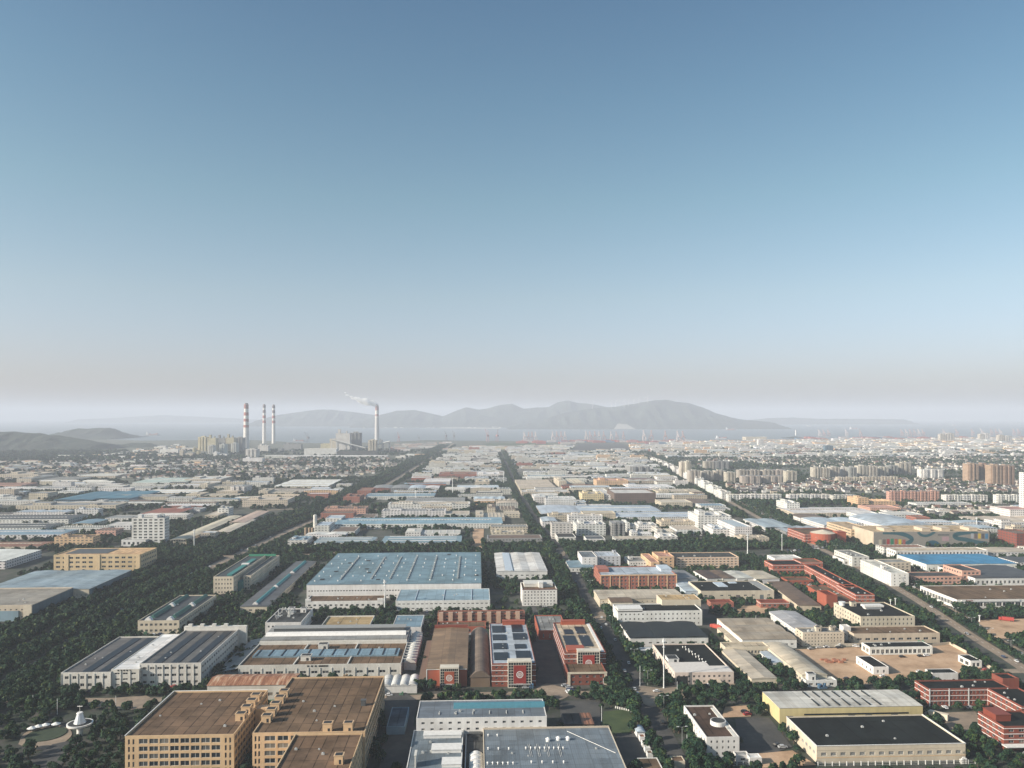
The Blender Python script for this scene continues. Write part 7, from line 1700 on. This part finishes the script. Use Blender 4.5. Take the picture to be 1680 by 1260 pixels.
for x, y in jgrid(-2300, 2600, 2300, 4200, 19):
    if mn.noise(Vector((x * .004, y * .006, 5))) + mn.noise(Vector((x * .02, y * .02, 2))) * .8 > -.02: add_tree(x, y, random.uniform(4.0, 6.5))
# woods of the plain at the right and before the hills
for poly, n, r in [([(1190, 850), (1280, 850), (1290, 832), (1200, 828)], 120, 4), ([(1215, 828), (1290, 828), (1290, 822), (1210, 822)], 120, 4), ([(1480, 838), (1680, 866), (1680, 858), (1520, 830)], 160, 4), ([(1310, 830), (1410, 830), (1410, 822), (1310, 822)], 150, 4), ([(1430, 1010), (1680, 1060), (1680, 1000), (1560, 994)], 200, 3.6),
                   ([(-40, 762), (300, 762), (330, 745), (-40, 742)], 900, 7), ([(80, 810), (330, 800), (500, 790), (630, 786), (610, 796), (340, 815), (100, 826)], 260, 4.5), ([(1300, 770), (1700, 765), (1700, 735), (1250, 742)], 500, 6)]:
    P = [G(*p) for p in poly]; xs = [p[0] for p in P]; ys = [p[1] for p in P]; k = t = 0
    while k < n and t < n * 10:
        t += 1; x, y = random.uniform(min(xs), max(xs)), random.uniform(min(ys), max(ys))
        if in_poly(x, y, P): add_tree(x, y, r * random.uniform(.7, 1.2)); k += 1
trees = [(x, y, r) for x, y, r in trees]
trees.sort(key=lambda t: math.hypot(t[0], t[1]))
near = []; far_t = []
for t in trees:
    p = px(t[0], t[1], t[2] * 1.2)
    if len(near) < 300 and -4 < p[0] < 1684 and p[1] < 1262: near.append(t)
    else: far_t.append(t)
tb = MB(); tb.cyl(0, 0, 0, .9, .11, .06, 7); tb.bar((0, 0, .6), (.35, .1, 1.2), .035); tb.bar((0, 0, .55), (-.3, -.2, 1.15), .035); tb.bar((0, 0, .65), (.05, .35, 1.3), .03)
TRK = tb.mesh('trunk', [M['bark']]); CRM = [quads_mesh('crown', q, [M['leaf']]) for q in PN]
TN = [t for t in THINGS if t[2]]
for (x, y, r) in near:
    d, nm = min(((x - a) ** 2 + (y - b_ - 12) ** 2, n_) for a, b_, n_ in TN)
    size = 'tall spreading' if r > 3.5 else ('small bushy' if r < 2.6 else 'round')
    if abs(x - xline(central, y)) < 24: where = 'lining the central road'
    elif abs(x - cn(y) ) < 50: where = 'in the canal belt'
    elif d < 75 ** 2: where = 'growing near the ' + nm
    else: where = 'in the dark grove at bottom left' if x < -60 else 'in the grove at bottom right'
    k = random.choices(range(4), [4, 4, 4, 1])[0]
    o = empty('tree', (x, y, 0), random.uniform(0, 6.28), f'{size} dark green tree {where}', 'tree', f'{size} trees {where}'); o.scale = (r, r, r * random.uniform(.9, 1.2))
    link('crown', CRM[k], o); link('trunk', TRK, o)
Q = []
for (x, y, r) in far_t:
    P = PN if y < 560 else (PM if y < 1150 else PF)
    q = P[random.randrange(4 if y >= 560 else 3)]
    if y > 2400: q = q[:20] * 1.0
    a = random.uniform(0, 6.28); c, s = math.cos(a), math.sin(a); k = r * random.uniform(.9, 1.2)
    z = np.empty_like(q); z[..., 0] = x + (q[..., 0] * c - q[..., 1] * s) * r; z[..., 1] = y + (q[..., 0] * s + q[..., 1] * c) * r; z[..., 2] = q[..., 2] * k - .1 * k
    Q.append(z)
Q = np.concatenate(Q)
o = link('tree_cover', quads_mesh('tree_cover', Q, [M['leaf']])); prop(o, 'dark green tree cover filling belts, gaps and groves', None, None, 'stuff')
print('FILL', FILL_N)
# ------------------------------------------------------------------ haze
m, nt, b_ = new_mat('haze_air')
nt.nodes.remove(b_)
pv = N(nt, 'ShaderNodeVolumePrincipled')
pv.inputs['Color'].default_value = (.735, .79, .90, 1)
pv.inputs['Density'].default_value = HAZE_DENSITY
pv.inputs['Anisotropy'].default_value = .0
nt.links.new(pv.outputs[0], nt.nodes['Material Output'].inputs['Volume'])
b = MB(); b.box(-32000, 32000, -1500, 34000, -6, 480, 0, True)
hz = b.build('haze', m); hz['kind'] = 'stuff'
